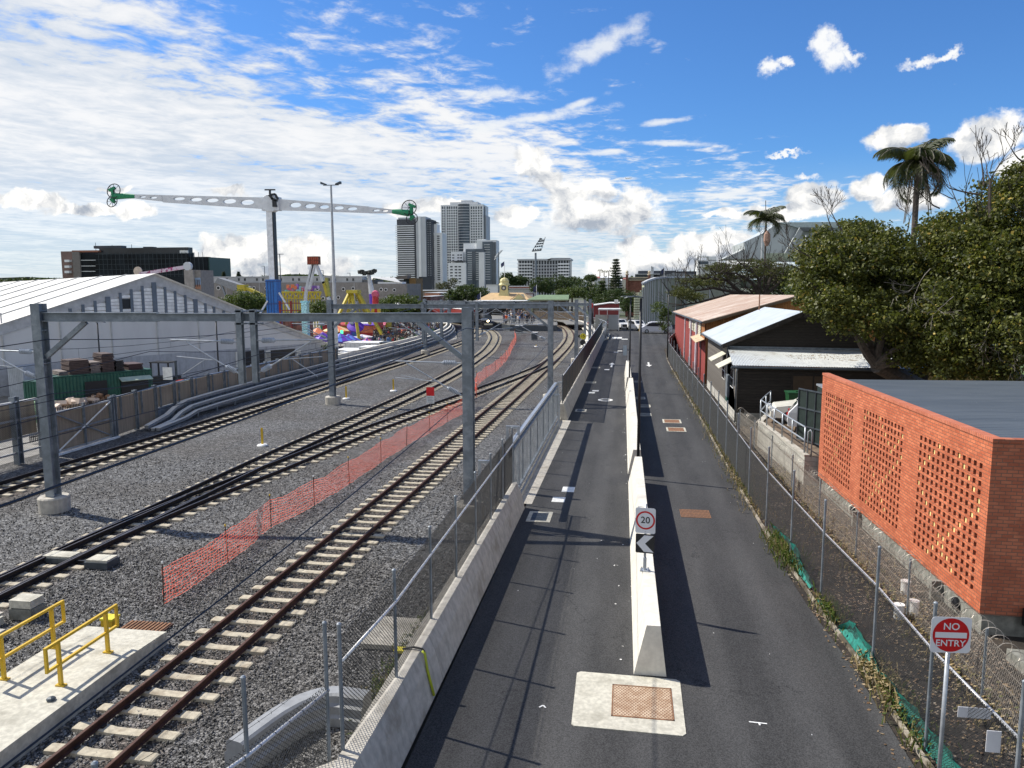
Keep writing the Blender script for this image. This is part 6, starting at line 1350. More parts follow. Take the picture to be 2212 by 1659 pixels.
for f in (0, .5, 1): x = a.x+(b.x-a.x)*f; mb.bar((x, 100.5, 0), (x, 100.5, a.z+.3), .25, .2)
mb.build('frame', M('dark_ride_red', (.2, .025, .02)), t)
t = W('roller_track', 'yellow coaster structure with coloured panels in front of the porthole building', 'fairground ride', (q(650, 690, 145).x, 145, 0)); a, b = q(609, 631, 145), q(694, 631, 145); mb = MB(); mb.bar((a.x, 145, a.z), (b.x, 145, a.z), .3, .3); mb.bar((a.x, 145, a.z-1.2), (b.x, 145, a.z-1.2), .25, .2)
for k in range(14): x0, x1 = a.x+(b.x-a.x)*k/14, a.x+(b.x-a.x)*(k+1)/14; mb.bar((x0, 145, a.z-1.2*(k % 2)), (x1, 145, a.z-1.2*((k+1) % 2)), .2, .2); mb.bar((x0, 145.5, 0), (x0, 145.5, a.z), .2, .2)
mb.build('track', fy, t); rr = random.Random(8)
pmats = [M('panel_lilac', (.35, .28, .5)), cpk, ccy, cor, M('panel_violet', (.2, .1, .4))]
for k in range(20): u = rr.uniform(615, 688); p_ = q(u, rr.uniform(618, 630), 146); MB().box(p_, (rr.uniform(.5, 1.2), .2, rr.uniform(.4, 1.1)), rz=rr.uniform(-.5, .5)).build('panel', pmats[k % 5], t)
t = W('water_slide', 'yellow and white slide chute ending in a green loop', 'fairground ride', (q(565, 690, 135).x, 135, 0)); MB().bar(q(516, 622, 135), q(533, 622, 135), 1.5, 1.2).build('platform', fy, t); MB().bar(q(533, 622, 135), q(570, 640, 135), 1.2, .5).build('chute', fy, t)
MB().tube([q(560+14*math.cos(x), 660-16*math.sin(x), 130) for x in np.linspace(0, PI, 12)], .35, 6).build('loop', M('loop_green', (.04, .3, .22)), t)
# stalls with parasols and tents
def tent(label, u, v, y, r, m_, m2=None, h=.9, cat='parasol', hz=None):
    p_ = AT(u, v, y); zt = p_.z; t = W('parasol', label, cat, (p_.x, y, 0), 'parasols and tent tops of the fair'); mb = MB(); N_ = 12; vs = [(p_.x, y, zt)]
    vs += [(p_.x+r*math.cos(2*PI*k/N_), y+r*math.sin(2*PI*k/N_), zt-h*(.9 if k % 2 else 1.)) for k in range(N_)]; vs += [(x_, y_, z_-.18) for x_, y_, z_ in vs[1:]]
    mb.add(vs, [(0, 1+k, 1+(k+1) % N_) for k in range(N_)]+[(1+k, 1+N_+k, 1+N_+(k+1) % N_, 1+(k+1) % N_) for k in range(N_)]); mb.m = [k % 2 for k in range(N_)]+[0]*N_; mb.build('canopy', [m_, m2 or m_], t, fix=False); MB().tube([(p_.x, y, 0), (p_.x, y, zt)], .05, 6).build('pole', white_p, t)
tent('large dark purple tent top left of the second portal post', 697, 717, 100, 1.7, rpu, h=1.1, cat='tent'); tent('large blue purple tent top right of the second portal post', 735, 719, 99, 1.7, rpu, M('tent_blue', (.08, .2, .6)), 1.1, 'tent'); tent('striped violet and blue tent top beside the blue one', 753, 721, 101, 1.7, M('tent_blue', (.08, .2, .6)), rpu, 1., 'tent')
tent('coral parasol left of the second portal post', 686, 707, 106, 1.3, cor); tent('coral parasol at the front of the crowd', 867, 710, 118, 1.2, cor, cor); tent('orange and cream awning top above the stalls', 727, 702, 112, 2.2, cor, M('stall_cream', (.7, .6, .3))); tent('white pointed parasol beside the yellow leg', 840, 724, 103, 1.2, M('tent_lilac', (.5, .48, .7)), white_p)
tent('flat white parasol in the middle of the stalls', 782, 722, 110, 1.6, white_p, M('tent_lilac', (.5, .48, .7)), .4); tent('blue green parasol near the crowd', 852, 717, 112, 1.2, M('tent_teal', (.03, .25, .35)), rbu); tent('pink and violet dome tent beside the white trailers', 793, 728, 100, 1.3, cpk, rpu, .9, 'tent'); tent('bright blue tent beside the yellow leg', 825, 728, 99, 1.1, M('tent_blue', (.08, .2, .6)), h=1.8, cat='tent')
rr = random.Random(12); SM = [cor, cpk, rpu, rre, fy, ccy, M('tent_blue', (.08, .2, .6)), M('stall_green', (.05, .3, .12)), black, white_p, M('stall_brown', (.14, .07, .05))]
SN = ['coral', 'pink', 'purple', 'red', 'yellow', 'cyan', 'blue', 'green', 'black', 'white', 'brown']
for i in range(16):
    u = 705+i*8.2+rr.uniform(-2, 2); y = rr.uniform(112, 126); a = AT(u, 694+rr.uniform(-3, 3), y); w_ = rr.uniform(1.8, 3.2); ib = (i*4+3) % 11; ia = (i*7+1+i//11) % 11
    t = W('stall', f'{SN[ib]} fair stall with a {SN[ia]} awning in the row behind the yellow ride', 'stall', (a.x, y, 0), 'bright stalls in a row behind the yellow ride')
    MB().b2((a.x-w_/2, y, 0), (a.x+w_/2, y+2.5, a.z)).build('body', SM[ib], t); mb = MB(); mb.prism([(a.x-w_/2, y-.02, a.z), (a.x+w_/2, y-.02, a.z), (a.x+w_/2, y-.9, a.z-.5), (a.x-w_/2, y-.9, a.z-.5)], (0, 0, .08)); mb.build('awning', SM[ia], t); MB().b2((a.x-w_*.4, y-.03, 1.1), (a.x+w_*.4, y-.005, a.z-.6)).build('counter_opening', SM[(i*3) % 11], t)
t = W('lit_sign', 'small bright green lit sign among the stalls', 'sign', (AT(737, 715, 104).x, 104, 0)); a = AT(735, 713, 104); MB().b2((a.x, 104, a.z-.5), (a.x+.4, 104.1, a.z)).build('panel', M('green_light', (.1, .9, .4), .5, emit=1.2), t); MB().tube([(a.x+.2, 104.05, 0), (a.x+.2, 104.05, a.z-.5)], .03, 6).build('post', black, t)
# dense crowd
VV = []; FF = []; MI = []; n0 = 0; rr = random.Random(21); base = []
for pmb in PM: base.append((np.array(pmb.v), pmb.f, pmb.m))
lo = []
for i in range(4):       # light figures for the mass
    mb = MB(); mb.mi = 2; mb.tube([(-.08, 0, 0), (-.09, 0, .85)], [.05, .09], 4); mb.tube([(.08, .1, 0), (.09, 0, .85)], [.05, .09], 4); mb.mi = 1; mb.loft([[(a*math.cos(2*PI*k/5), b*math.sin(2*PI*k/5), z) for k in range(5)] for a, b, z in ((.17, .12, .8), (.2, .13, 1.3), (.08, .06, 1.46))]); mb.tube([(-.2, 0, 1.35), (-.25, .08, .85)], .05, 4); mb.tube([(.2, 0, 1.35), (.24, .1+.1*i, .9)], .05, 4); mb.mi = 0; mb.lathe([(.06, 0), (.10, .1), (.05, .24)], (0, 0, 1.46), 5); lo.append(mb)
for i in range(1300):
    y = 97+(rr.random()**1.2)*80; u = rr.uniform(806 if y < 115 else 795, 958); d = ray(u, 720); x = d.x/d.y*y
    bxx = float(np.interp(y, [72, 84, 96, 110, 122, 134, 147, 160, 185], [-28.35, -28.15, -27.95, -28.35, -29.7, -32, -35.5, -40, -52]))-.7
    if x > bxx: continue
    if 103 < y < 111 and x > AT(880, 738, 104).x-.5: continue
    mb = lo[rr.randrange(4)]; a = rr.uniform(0, 6.3); s = rr.uniform(.88, 1.08); c_, s_ = math.cos(a)*s, math.sin(a)*s; v = np.array(mb.v); w = np.stack([v[:, 0]*c_-v[:, 1]*s_+x, v[:, 0]*s_+v[:, 1]*c_+y, v[:, 2]*s], 1)
    VV.append(w); FF += [tuple(n0+k for k in f) for f in mb.f]; tp = 2+rr.choice([0, 0, 1, 1, 1, 2, 3, 3, 4, 5, 6, 2, 9, 1]); lg = 2+rr.choice([1, 1, 2, 3, 6, 5]); MI += [(12 if rr.random() < .85 else 1) if m_ == 0 else (tp if m_ == 1 else lg) for m_ in mb.m]; n0 += len(v)
V = np.concatenate(VV); me = bpy.data.meshes.new('crowd'); me.from_pydata(V.tolist(), [], FF)
for m_ in skin+CL+[hairm]: me.materials.append(m_)
me.polygons.foreach_set('material_index', MI); o = bpy.data.objects.new('crowd', me); COL.objects.link(o); o['kind'] = 'stuff'; o['label'] = 'dense fairground crowd behind the curving parapet'
# ---------------------------------------------------------------- station, train and platform
plat = M('platform_surface', (.17, .165, .15), .85, 0, .1, 3.)
t = W('station_platform', 'raised station platform with a dark face between the two far tracks', 'platform', (-17, 138, 0))
pf = [(-21.2, 137.5), (-12.6, 137.5), (-13.6, 148), (-17.5, 160), (-24, 174), (-42, 190), (-50, 188), (-40, 172), (-31, 159), (-25, 147)]
MB().prism([(a, b, .95) for a, b in pf], (0, 0, .12)).build('surface', plat, t); MB().prism([(a*1.0, b, -.1) for a, b in pf], (0, 0, 1.05)).build('face', steel_d, t)
for x in np.linspace(-21, -12.8, 6): MB().tube([(x, 137.7, 1.05), (x, 137.7, 2.1)], .04, 6).build('rail_post', steel_l, t)
for z_ in (1.6, 2.1): MB().tube([(-21, 137.7, z_), (-12.8, 137.7, z_)], .04, 6).build('rail', steel_l, t)
t = W('station_platform', 'farther station platform end with a dark face right of the main one', 'platform', (-10, 150, 0)); q0 = [(-12.0, 141), (-8.7, 141), (-10, 152), (-15.0, 164), (-18, 163), (-13.5, 151)]
MB().prism([(a+.8, b, .9) for a, b in q0], (0, 0, .15)).build('surface', plat, t)
for lb, (u0, u1, vb, vt, y) in {'grey equipment cabinet on legs near the platform ramp, left of two': (1113, 1128, 721, 704, 131), 'taller grey equipment cabinet with a pale top among the portal legs': (1148, 1160, 740, 719, 114)}.items():
    a, b = AT(u0, vt, y), AT(u1, vt, y); t = W('equipment_cabinet', lb, 'cabinet', (a.x, y, 0)); MB().b2((a.x, y, .1), (b.x, y+.8, a.z)).build('body', steel_d, t); MB().b2((a.x-.05, y-.05, a.z), (b.x+.05, y+.85, a.z+.1)).build('top', white_p, t)
# steam locomotive heading for the camera
bx_ = spline(pB, .5); i0 = min(range(len(bx_)), key=lambda i: abs(bx_[i].y-137.5)); p0 = bx_[i0]; dr_ = (p0-bx_[i0+4]).normalized(); rzl = math.atan2(dr_.y, dr_.x)+PI/2
t = thing('steam_locomotive', 'black steam locomotive with a lit headlamp at the head of the red carriages', 'locomotive', (p0.x, p0.y, .2), rzl)
lb_ = M('locomotive_black', (.018, .018, .02), .4, .2)
MB().lathe([(.0, 0), (.78, 0), (.80, .1), (.80, 1.4), (.74, 1.5), (.74, 6.5)], (0, .9, 2.05), 20, ax=(0, 1, 0)).build('boiler', lb_, t, smooth=False); MB().lathe([(.0, -.1), (.5, -.08), (.62, 0)], (0, .88, 2.05), 16, ax=(0, 1, 0)).build('smokebox_door', steel_d, t)
MB().lathe([(.28, 0), (.24, .3), (.26, .7), (.34, .8)], (0, 1.6, 2.8), 14).build('chimney', lb_, t); MB().lathe([(.4, 0), (.38, .3), (.1, .5)], (0, 3.6, 2.7), 14).build('steam_dome', lb_, t)
MB().b2((-1.15, .2, .75), (1.15, .35, 1.15)).build('buffer_beam', lb_, t); mb = MB(); mb.b2((-1.1, .35, .95), (1.1, 9, 1.15)); mb.b2((-1.15, 1.8, 1.2), (-.8, 7, 1.35)); mb.b2((.8, 1.8, 1.2), (1.15, 7, 1.35)); mb.build('running_board', lb_, t)
MB().b2((-.75, .12, .78), (.75, .2, 1.08)).build('number_board', M('pale_board', (.55, .52, .42)), t)
MB().prism([(-1.1, .1, .25), (1.1, .1, .25), (.9, .3, .75), (-.9, .3, .75)], (0, .15, 0)).build('cowcatcher', lb_, t)
mb = MB(); mb.b2((-1.3, 7.4, 1.1), (1.3, 9.2, 3.1)); mb.prism([(-1.4, 7.2, 3.1), (1.4, 7.2, 3.1), (.9, 7.2, 3.5), (-.9, 7.2, 3.5)], (0, 2.2, 0)); mb.build('cab', lb_, t)
mb = MB(); mb.b2((-1.25, 9.6, .9), (1.25, 15, 2.7)); mb.build('tender', lb_, t)
MB().lathe([(.2, 0), (.26, .1), (.24, .2)], (0, .85, 1.55), 14, ax=(0, -1, 0)).build('headlamp_housing', lb_, t); MB().lathe([(.22, 0), (.2, .03)], (0, .64, 1.55), 14, ax=(0, -1, 0)).build('headlamp', M('lit_headlamp', (1., .82, .5), .3, emit=9.), t)
for y_ in (2.4, 3.9, 5.4):
    for s in (-1, 1): MB().lathe([(.3, -.06), (.62, -.06), (.62, .06), (.3, .06)], (s*.72, y_, .6), 16, ax=(1, 0, 0)).build('driving_wheel', rre if 0 else lb_, t)
carm = M('carriage_red', (.23, .03, .025), .45, 0, .1, 2.); whr = M('carriage_white_roof', (.72, .72, .70), .5)
acc = 16.; 
def path_at(s):
    i = i0; L = 0
    while i < len(bx_)-1:
        l = (bx_[i+1]-bx_[i]).length
        if L+l >= s: return bx_[i].lerp(bx_[i+1], (s-L)/l)
        L += l; i += 1
    return bx_[-1]+(bx_[-1]-bx_[-2]).normalized()*(s-L)
for k, lb in enumerate(('first', 'second', 'third', 'fourth')):
    a, b = path_at(16.5+k*14.6), path_at(16.5+k*14.6+14); m_ = (a+b)/2; d = (b-a); t = thing('railway_carriage', f'dark red railway carriage with a white roof, {lb} behind the locomotive', 'carriage', (m_.x, m_.y, .2), math.atan2(d.y, d.x), 'red carriages behind the locomotive')
    MB().b2((-6.9, -1.3, .9), (6.9, 1.3, 3.1)).build('body', carm, t); MB().loft([[(x, 1.38*math.cos(a_), 3.1+.42*math.sin(a_)) for a_ in np.linspace(0, PI, 8)] for x in (-7, 7)]).build('roof', whr, t)
    for j in range(9): x = -6.1+j*1.525; MB().b2((x-.42, -1.33, 1.9), (x+.42, -1.30, 2.75)).build('window', dark_glass, t)
    MB().b2((-6.5, -1., .35), (6.5, 1., .9)).build('underframe', lb_, t)
# station house with clock cupola
cr = M('station_cream', (.55, .50, .25), .6, 0, .08); crr = M('station_tan_roof', (.52, .36, .18), .7, 0, .08, 1.)
Ys = 196.; q = lambda u, v, y=Ys: AT(u, v, y)
t = W('station_house', 'tan roofed station house with a cream clock cupola', 'building', (q(1088, 650).x, Ys, 0))
e0_, e1_, r0_, r1_ = q(1030, 648), q(1146, 648), q(1050, 633), q(1122, 633); zE = e0_.z
mb = MB(); mb.b2((e0_.x+1, Ys, 0), (e1_.x-1, Ys+14, zE)); mb.build('wall', cr, t)
mb = MB(); mb.add([(e0_.x, Ys-1, zE), (e1_.x, Ys-1, zE), (e1_.x, Ys+15, zE), (e0_.x, Ys+15, zE), (r0_.x, Ys+7, r0_.z), (r1_.x, Ys+7, r0_.z)], [(0, 1, 5, 4), (2, 3, 4, 5), (0, 4, 3), (1, 2, 5)]); mb.build('roof', crr, t)
g0_, g1_, gm = q(1103, 645, Ys-3), q(1136, 647, Ys-3), q(1121, 636, Ys-3); MB().prism([(g0_.x, Ys-3, zE-.2), (g1_.x, Ys-3, zE-.2), (gm.x, Ys-3, gm.z)], (0, 8, 0)).build('gable', cr, t)
MB().bar((g0_.x-.3, Ys-3.2, zE-.1), (gm.x, Ys-3.2, gm.z+.15), .2, .2).bar((g1_.x+.3, Ys-3.2, zE-.1), (gm.x, Ys-3.2, gm.z+.15), .2, .2).build('bargeboard', crr, t)
c = q(1083, 634); cxx = c.x; S_ = lambda u0, u1: abs(q(u1, 600).x-q(u0, 600).x)
w_ = S_(1074, 1092)/2; zb_ = q(1083, 637).z; zc = q(1083, 616).z; zd = q(1083, 613).z; zt = q(1083, 600).z
mb = MB(); mb.loft([[(cxx+w*a, Ys+5+w*b, z) for a, b in ((-1, -1), (1, -1), (1, 1), (-1, 1))] for w, z in ((w_*1.5, zb_-1), (w_*1.1, zb_+.4), (w_, zb_+1), (w_, zc))]); tw = mb.build('clock_tower', cr, t)
mb = MB(); N_ = 8; prof = [(1.45, 0), (1.35, .12), (1.15, .28), (1.12, .4), (1.15, .6), (.95, .82), (.6, .97), (.12, 1.05), (.06, 1.2), (.05, 1.75)]
mb.loft([[(cxx+w_*r*math.cos(2*PI*(k+.5)/N_), Ys+5+w_*r*math.sin(2*PI*(k+.5)/N_), zc+(zt-zc)*z) for k in range(N_)] for r, z in prof]); mb.build('dome', cr, tw, off=Vector(t['_o']))
for (ax_, pos_) in (((0, -1, 0), (cxx, Ys+5-w_-.02, (zb_+zc)/2+.5)), ((1, 0, 0), (cxx+w_+.02, Ys+5, (zb_+zc)/2+.5))):
    cf = MB().lathe([(w_*.6, 0), (w_*.6, .06)], pos_, 20, ax=ax_).build('clock_face', steel_d, tw, off=Vector(t['_o']))
    MB().lathe([(w_*.30, 0), (w_*.30, .09)], pos_, 16, ax=ax_).build('dial', M('pale_dial', (.5, .5, .45)), cf, off=Vector(t['_o']))
MB().tube([(cxx, Ys+5, zt), (cxx, Ys+5, q(1083, 570).z)], .08, 6).build('flagpole', white_p, tw, off=Vector(t['_o'])); MB().quad((cxx, Ys+5, q(0, 571).z), (cxx-1.0, Ys+5.4, q(0, 576).z), (cxx-.9, Ys+5.4, q(0, 584).z), (cxx, Ys+5, q(0, 579).z)).build('flag', CL[2], tw, off=Vector(t['_o']), fix=False)
mb = MB(); a, b = q(1022, 650, Ys-14), q(1135, 652, Ys-14); mb.prism([(a.x, Ys-14, a.z-.1), (b.x, Ys-14, a.z-.1), (b.x, Ys-4, a.z-.15), (a.x, Ys-4, a.z-.15)], (0, 0, .15)); t2 = W('platform_canopy', 'long white platform canopy in front of the station house', 'canopy', (a.x, Ys-14, 0)); mb.build('roof', white_p, t2)
for f in np.linspace(.03, .97, 7): x = a.x+(b.x-a.x)*f; MB().tube([(x, Ys-12, 0), (x, Ys-12, a.z)], .12, 6).build('column', steel_d, t2)
MB().b2((a.x+2, Ys-4.5, 0), (b.x-2, Ys-4.3, a.z)).build('back_wall', M('shaded_station_wall', (.06, .055, .05)), t2)  # dark sheet, painted in for the shade beneath the canopy
Yg = 176.; a, b = q(1145, 640, Yg), q(1227, 640, Yg); t = W('platform_canopy', 'green roofed platform shelter to the right of the station house', 'canopy', (a.x, Yg, 0)); mb = MB(); mb.prism([(a.x-.6, Yg-1, a.z-.9), (b.x+.2, Yg-1, a.z-.9), (b.x, Yg+3, a.z+.15), (a.x+1.5, Yg+3, a.z+.15)], (0, 0, .15)); mb.build('roof', M('sage_green_roof', (.17, .24, .13), .6), t)
MB().b2((a.x, Yg-.9, a.z-1.0), (b.x, Yg-.8, a.z-.7)).build('fascia', M('cream_fascia', (.55, .52, .38)), t); MB().b2((a.x+.2, Yg+3, 0), (b.x, Yg+3.2, a.z-.1)).build('back_wall', M('olive_wall', (.17, .15, .10), .8, 0, .3, 1.), t)
for f in np.linspace(0.02, .98, 5): x = a.x+(b.x-a.x)*f; MB().bar((x, Yg-.5, 0), (x, Yg-.5, a.z-1), .2, .2).build('column', steel, t)
Yf = 160.; P_ = [AT(u, v, Yf+ (1190-u)*.05) for u, v in ((1155, 675), (1190, 676), (1225, 678), (1262, 690))]; t = W('timber_fence', 'tall brown panel fence behind the right hand track and the platforms', 'fence', (P_[0].x, Yf, 0))
for a, b in zip(P_[:-1], P_[1:]): 
    n_ = 6
    for k in range(n_): p, r_ = a.lerp(b, k/n_), a.lerp(b, (k+.93)/n_); MB().bar((p.x, p.y, 1.4), (r_.x, r_.y, 1.4), .1, 2.8).build('panel', M('brown_fence_panel', (.20, .155, .11), .8, 0, .2, 2.), t)
t = W('cable_trough', 'white stepped trough and parapet curving beside the far right track', 'cable trough', (-6, 120, 0))
for o_, z_ in ((0, .35), (.5, .7), (1.0, 1.05)):
    P = offset(spline([(-5.9+o_*.0, 96), (-5.9, 108), (-6.2, 118), (-7.2, 132), (-9.2, 147), (-12.8, 161), (-18, 174)], 2), o_); mb = MB()
    for a, b in zip(P[:-1], P[1:]): mb.bar((a.x, a.y, z_), (b.x-(b.x-a.x)*.02, b.y-(b.y-a.y)*.02, z_), .35, .2)
    mb.build('trough', concrete_w, t)
# people on the platform, as individuals
rr = random.Random(33); tops = {0: 'white', 1: 'black', 2: 'navy', 3: 'grey', 4: 'red', 5: 'blue', 6: 'khaki', 7: 'pink', 8: 'orange', 9: 'green'}
person('railway worker in an orange vest standing at the front edge of the platform', AT(1094, 700, 141).x, 141, 1.07, .3, 8, 1, 5)
person('person in a red hooded top standing by the bus shelter fence', AT(1272, 690, 141).x, 141, 0, 0, 4, 2, 2)
sp = ['beside the orange vested worker', 'in front of the platform ramp', 'under the canopy edge', 'near the locomotive', 'behind the railing', 'at the right end of the platform']
n_ = 0
for i in range(80):
    x = rr.uniform(0, 1); y = 139+38*(i/79); u = 1086+rr.uniform(0, 1)*(70 if y < 160 else 58); p = AT(u, 690, y)
    person('small standing figure in the dark crowd of passengers on the station platform', p.x, y, 1.07, rr.uniform(0, 6), rr.choice([1, 1, 2, 3, 0, 5, 1]), rr.choice([1, 2, 1, 3]), i, 'passengers standing on the station platform', i % 2)
# ---------------------------------------------------------------- far buildings
glz = M('blue_grey_glazing', (.035, .055, .075), .15, 0, .25, .12, spec=.8); conc_l = M('tower_pale_render', (.80, .81, .80), .7, 0, .05, .1); conc_m = M('tower_grey_render', (.52, .54, .56), .7, 0, .05, .1); dk = M('tower_dark_cladding', (.035, .045, .06), .4, 0, .2, .1); wht = M('tower_white_render', (.86, .87, .87), .6, 0, .04, .1); bal = M('balcony_dark_glass', (.05, .055, .065), .3, 0, .3, .5)  # bal: dark glass of windows and of walls behind balconies
def far(name, label, y, u, cat='building', group=None): p = AT(u, 610, y); return W(name, label, cat, (p.x, y, 0), group)
def blk(t, nm, u0, u1, v0, y, m, d=14, vb=None, dy=0):
    a, b = AT(u0, v0, y), AT(u1, v0, y); zb = 0 if vb is None else AT(u0, vb, y).z; MB().b2((a.x, y+dy, zb), (b.x, y+dy+d, a.z)).build(nm, m, t); return a.x, b.x, a.z
def floors(t, u0, u1, v0, v1, n, y, m, nm='balcony', d=1.4, th=.30, dy=0, win=None):
    a, b = AT(u0, v0, y), AT(u1, v1, y)
    for k in range(n): z = a.z+(b.z-a.z)*(k+.5)/n; MB().b2((a.x, y-d+dy, z-th), (b.x, y+dy-.02, z+th)).build(nm, m, t)
    if win:
        for k in range(n): z = a.z+(b.z-a.z)*(k+1)/n; MB().b2((a.x+.2, y-.15+dy, z-.0+.35), (b.x-.2, y-.01+dy, z+abs(b.z-a.z)/n-.45)).build('window', win, t)
def winrow(t, us, v0, v1, n, y, m, wu=2.2, hf=.5, dy=0, nm='window'):
    """each floor's windows in a stack: one part per window column"""
    zt, zb = AT(us[0], v0, y).z, AT(us[0], v1, y).z; h = (zt-zb)/n
    for u in us:
        mb = MB(); a, b = AT(u-wu/2, v0, y), AT(u+wu/2, v0, y)
        for k in range(n): z = zb+h*(k+.3); mb.b2((a.x, y-.12+dy, z), (b.x, y-.01+dy, z+h*hf))
        mb.build(nm, m, t)
T1 = far('apartment_tower', 'dark balconied apartment tower with a pale vertical slab, leftmost of the cluster', 780, 885)
blk(T1, 'wall', 857, 898, 474, 780, bal, 20); blk(T1, 'slab_wall', 898, 919, 468, 779, conc_m, 22); blk(T1, 'slab_fin', 903, 908, 467.5, 778, conc_l, 1); blk(T1, 'dark_wing', 919, 932, 474, 782, dk, 20); blk(T1, 'podium', 905, 933, 598, 778, dk, 3)
floors(T1, 855, 897, 486, 606, 26, 780, wht, d=2.0, th=.42); winrow(T1, [924, 929], 478, 606, 27, 782, conc_m, 2.2, .25, nm='spandrel'); blk(T1, 'crown', 860, 898, 470, 781, conc_m, 12)
T2 = far('apartment_tower', 'slim white tower with small balconies between the dark tower and the round one', 790, 942)
blk(T2, 'wall', 931, 955, 503, 790, conc_l, 20); blk(T2, 'core', 931, 944, 484, 792, wht, 12); floors(T2, 932, 939, 508, 606, 22, 790, bal, nm='window', d=.3, th=.55); floors(T2, 944, 951, 508, 606, 22, 790, bal, nm='window', d=.3, th=.55); blk(T2, 'roof_canopy', 929, 944, 480, 791, dk, 10, 481.5)
T3 = far('apartment_tower', 'tallest grey apartment tower with a rounded glazed middle bay', 840, 1000)
Yt = 840
blk(T3, 'wall', 952, 1044, 443, Yt, conc_l, 30); blk(T3, 'right_wing', 1044, 1050, 465, Yt+2, conc_m, 24); blk(T3, 'crown', 972, 1032, 437, Yt+4, conc_m, 20, 443); blk(T3, 'plant_room', 996, 1020, 433, Yt+6, conc_m, 12, 437)
a, b = AT(989, 441, Yt), AT(1014, 441, Yt); cxm = (a.x+b.x)/2; rx_ = (b.x-a.x)/2; zt = a.z; zb_ = AT(1000, 560, Yt).z
MB().loft([[(cxm+rx_*math.cos(x), Yt-3.5*math.sin(x), z) for x in np.linspace(0, PI, 9)] for z in (0, zt)]).build('glazed_bay', glz, T3)
for k in range(30): z = zt-(zt-5)*k/30; MB().loft([[(cxm+rx_*1.03*math.cos(x), Yt-3.8*math.sin(x), zz) for x in np.linspace(0, PI, 9)] for zz in (z-.28, z+.28)]).build('bay_spandrel', conc_m, T3)
for u in (956, 960.5, 966.5, 971, 976, 981, 985.8, 1018.5, 1023.5, 1028.5, 1034, 1039.5, 1047): a, b = AT(u-1.5, 446, Yt), AT(u+1.5, 446, Yt); MB().b2((a.x, Yt-.15, 4), (b.x, Yt-.02, a.z)).build('window_strip', glz, T3)
for k in range(31):
    for u0, u1 in ((953, 988), (1015.5, 1043.5)): a, b = AT(u0, 446, Yt), AT(u1, 446, Yt); z = 5+(a.z-6)*k/31; MB().b2((a.x, Yt-.32, z), (b.x, Yt-.16, z+.95)).build('floor_band', conc_l, T3)
MB().b2((AT(963, 600, Yt).x, Yt-.6, 0), (AT(965, 600, Yt).x, Yt-.05, AT(963, 446, Yt).z)).build('pilaster', conc_m, T3)
T4 = far('apartment_tower', 'stepped white and dark apartment block in front of the tallest tower', 700, 1020); Y5 = 700
for (u0, u1, v, m_, dy, nm) in ((968, 1006, 568, wht, 0, 'front_block'), (974, 1000, 544, wht, 10, 'middle_block'), (1001, 1034, 526, wht, 14, 'rear_block'), (1006, 1045, 538, M('soft_glass', (.11, .14, .17), .3, 0, .2, .1), 4, 'glass_block'), (1029, 1072, 519, conc_l, 9, 'tall_block'), (1042, 1064, 522, M('soft_glass', (.11, .14, .17)), 8, 'tall_glass'), (1062, 1071, 523, glz, 7.5, 'corner_glazing')): blk(T4, nm, u0, u1, v, Y5+dy, m_, 16)
blk(T4, 'roof_rail', 968, 1005, 563.5, Y5-.3, dk, 10, 564.5)
winrow(T4, [975, 985, 993], 573, 612, 6, Y5, bal, 5.5, .42); winrow(T4, [979, 990, 996], 548, 566, 3, Y5+10, bal, 4.5, .4); floors(T4, 1010, 1020, 543, 606, 14, Y5+4, conc_l, 'floor_slab', .6, .22); floors(T4, 1028, 1034, 543, 606, 14, Y5+4, conc_l, 'floor_slab', .6, .22); floors(T4, 1046, 1059, 526, 606, 15, Y5+8, conc_l, 'floor_slab', .6, .22); blk(T4, 'blue_glazing', 1020, 1028, 543, Y5+3.5, glz, 2); blk(T4, 'white_fin', 1034, 1046, 545, Y5+3, conc_l, 5)
blk(T4, 'plant_box', 1030, 1047, 517, Y5+10, conc_l, 8, 519)
# seven storey terrace block
T5 = far('apartment_block', 'seven storey pale apartment block with wavy white balconies right of the floodlight mast', 520, 1175); Y6 = 520
blk(T5, 'wall', 1119, 1231, 563, Y6, bal, 18); blk(T5, 'roof', 1117, 1233, 559.5, Y6-2, conc_m, 22, 563); a, b = AT(1178, 563, Y6), AT(1232, 557, Y6); mb = MB(); mb.prism([AT(1178, 563, Y6-2), AT(1190, 557, Y6-2), AT(1231, 557, Y6-2), AT(1231, 559.5, Y6-2), AT(1192, 560, Y6-2), AT(1182, 564, Y6-2)], (0, 20, 0)); mb.build('roof_wing', conc_m, T5)
floors(T5, 1118, 1150, 567, 607, 6, Y6, wht, d=1.8, th=.36); floors(T5, 1150, 1206, 569, 609, 6, Y6, conc_m, d=1.5, th=.28); floors(T5, 1206, 1230, 567, 607, 6, Y6, wht, d=2., th=.45)
for u in np.linspace(1121, 1229, 19): a = AT(u, 563, Y6); MB().b2((a.x-.25, Y6-1.0, 0), (a.x+.25, Y6-.02, a.z)).build('party_wall', conc_m, T5)
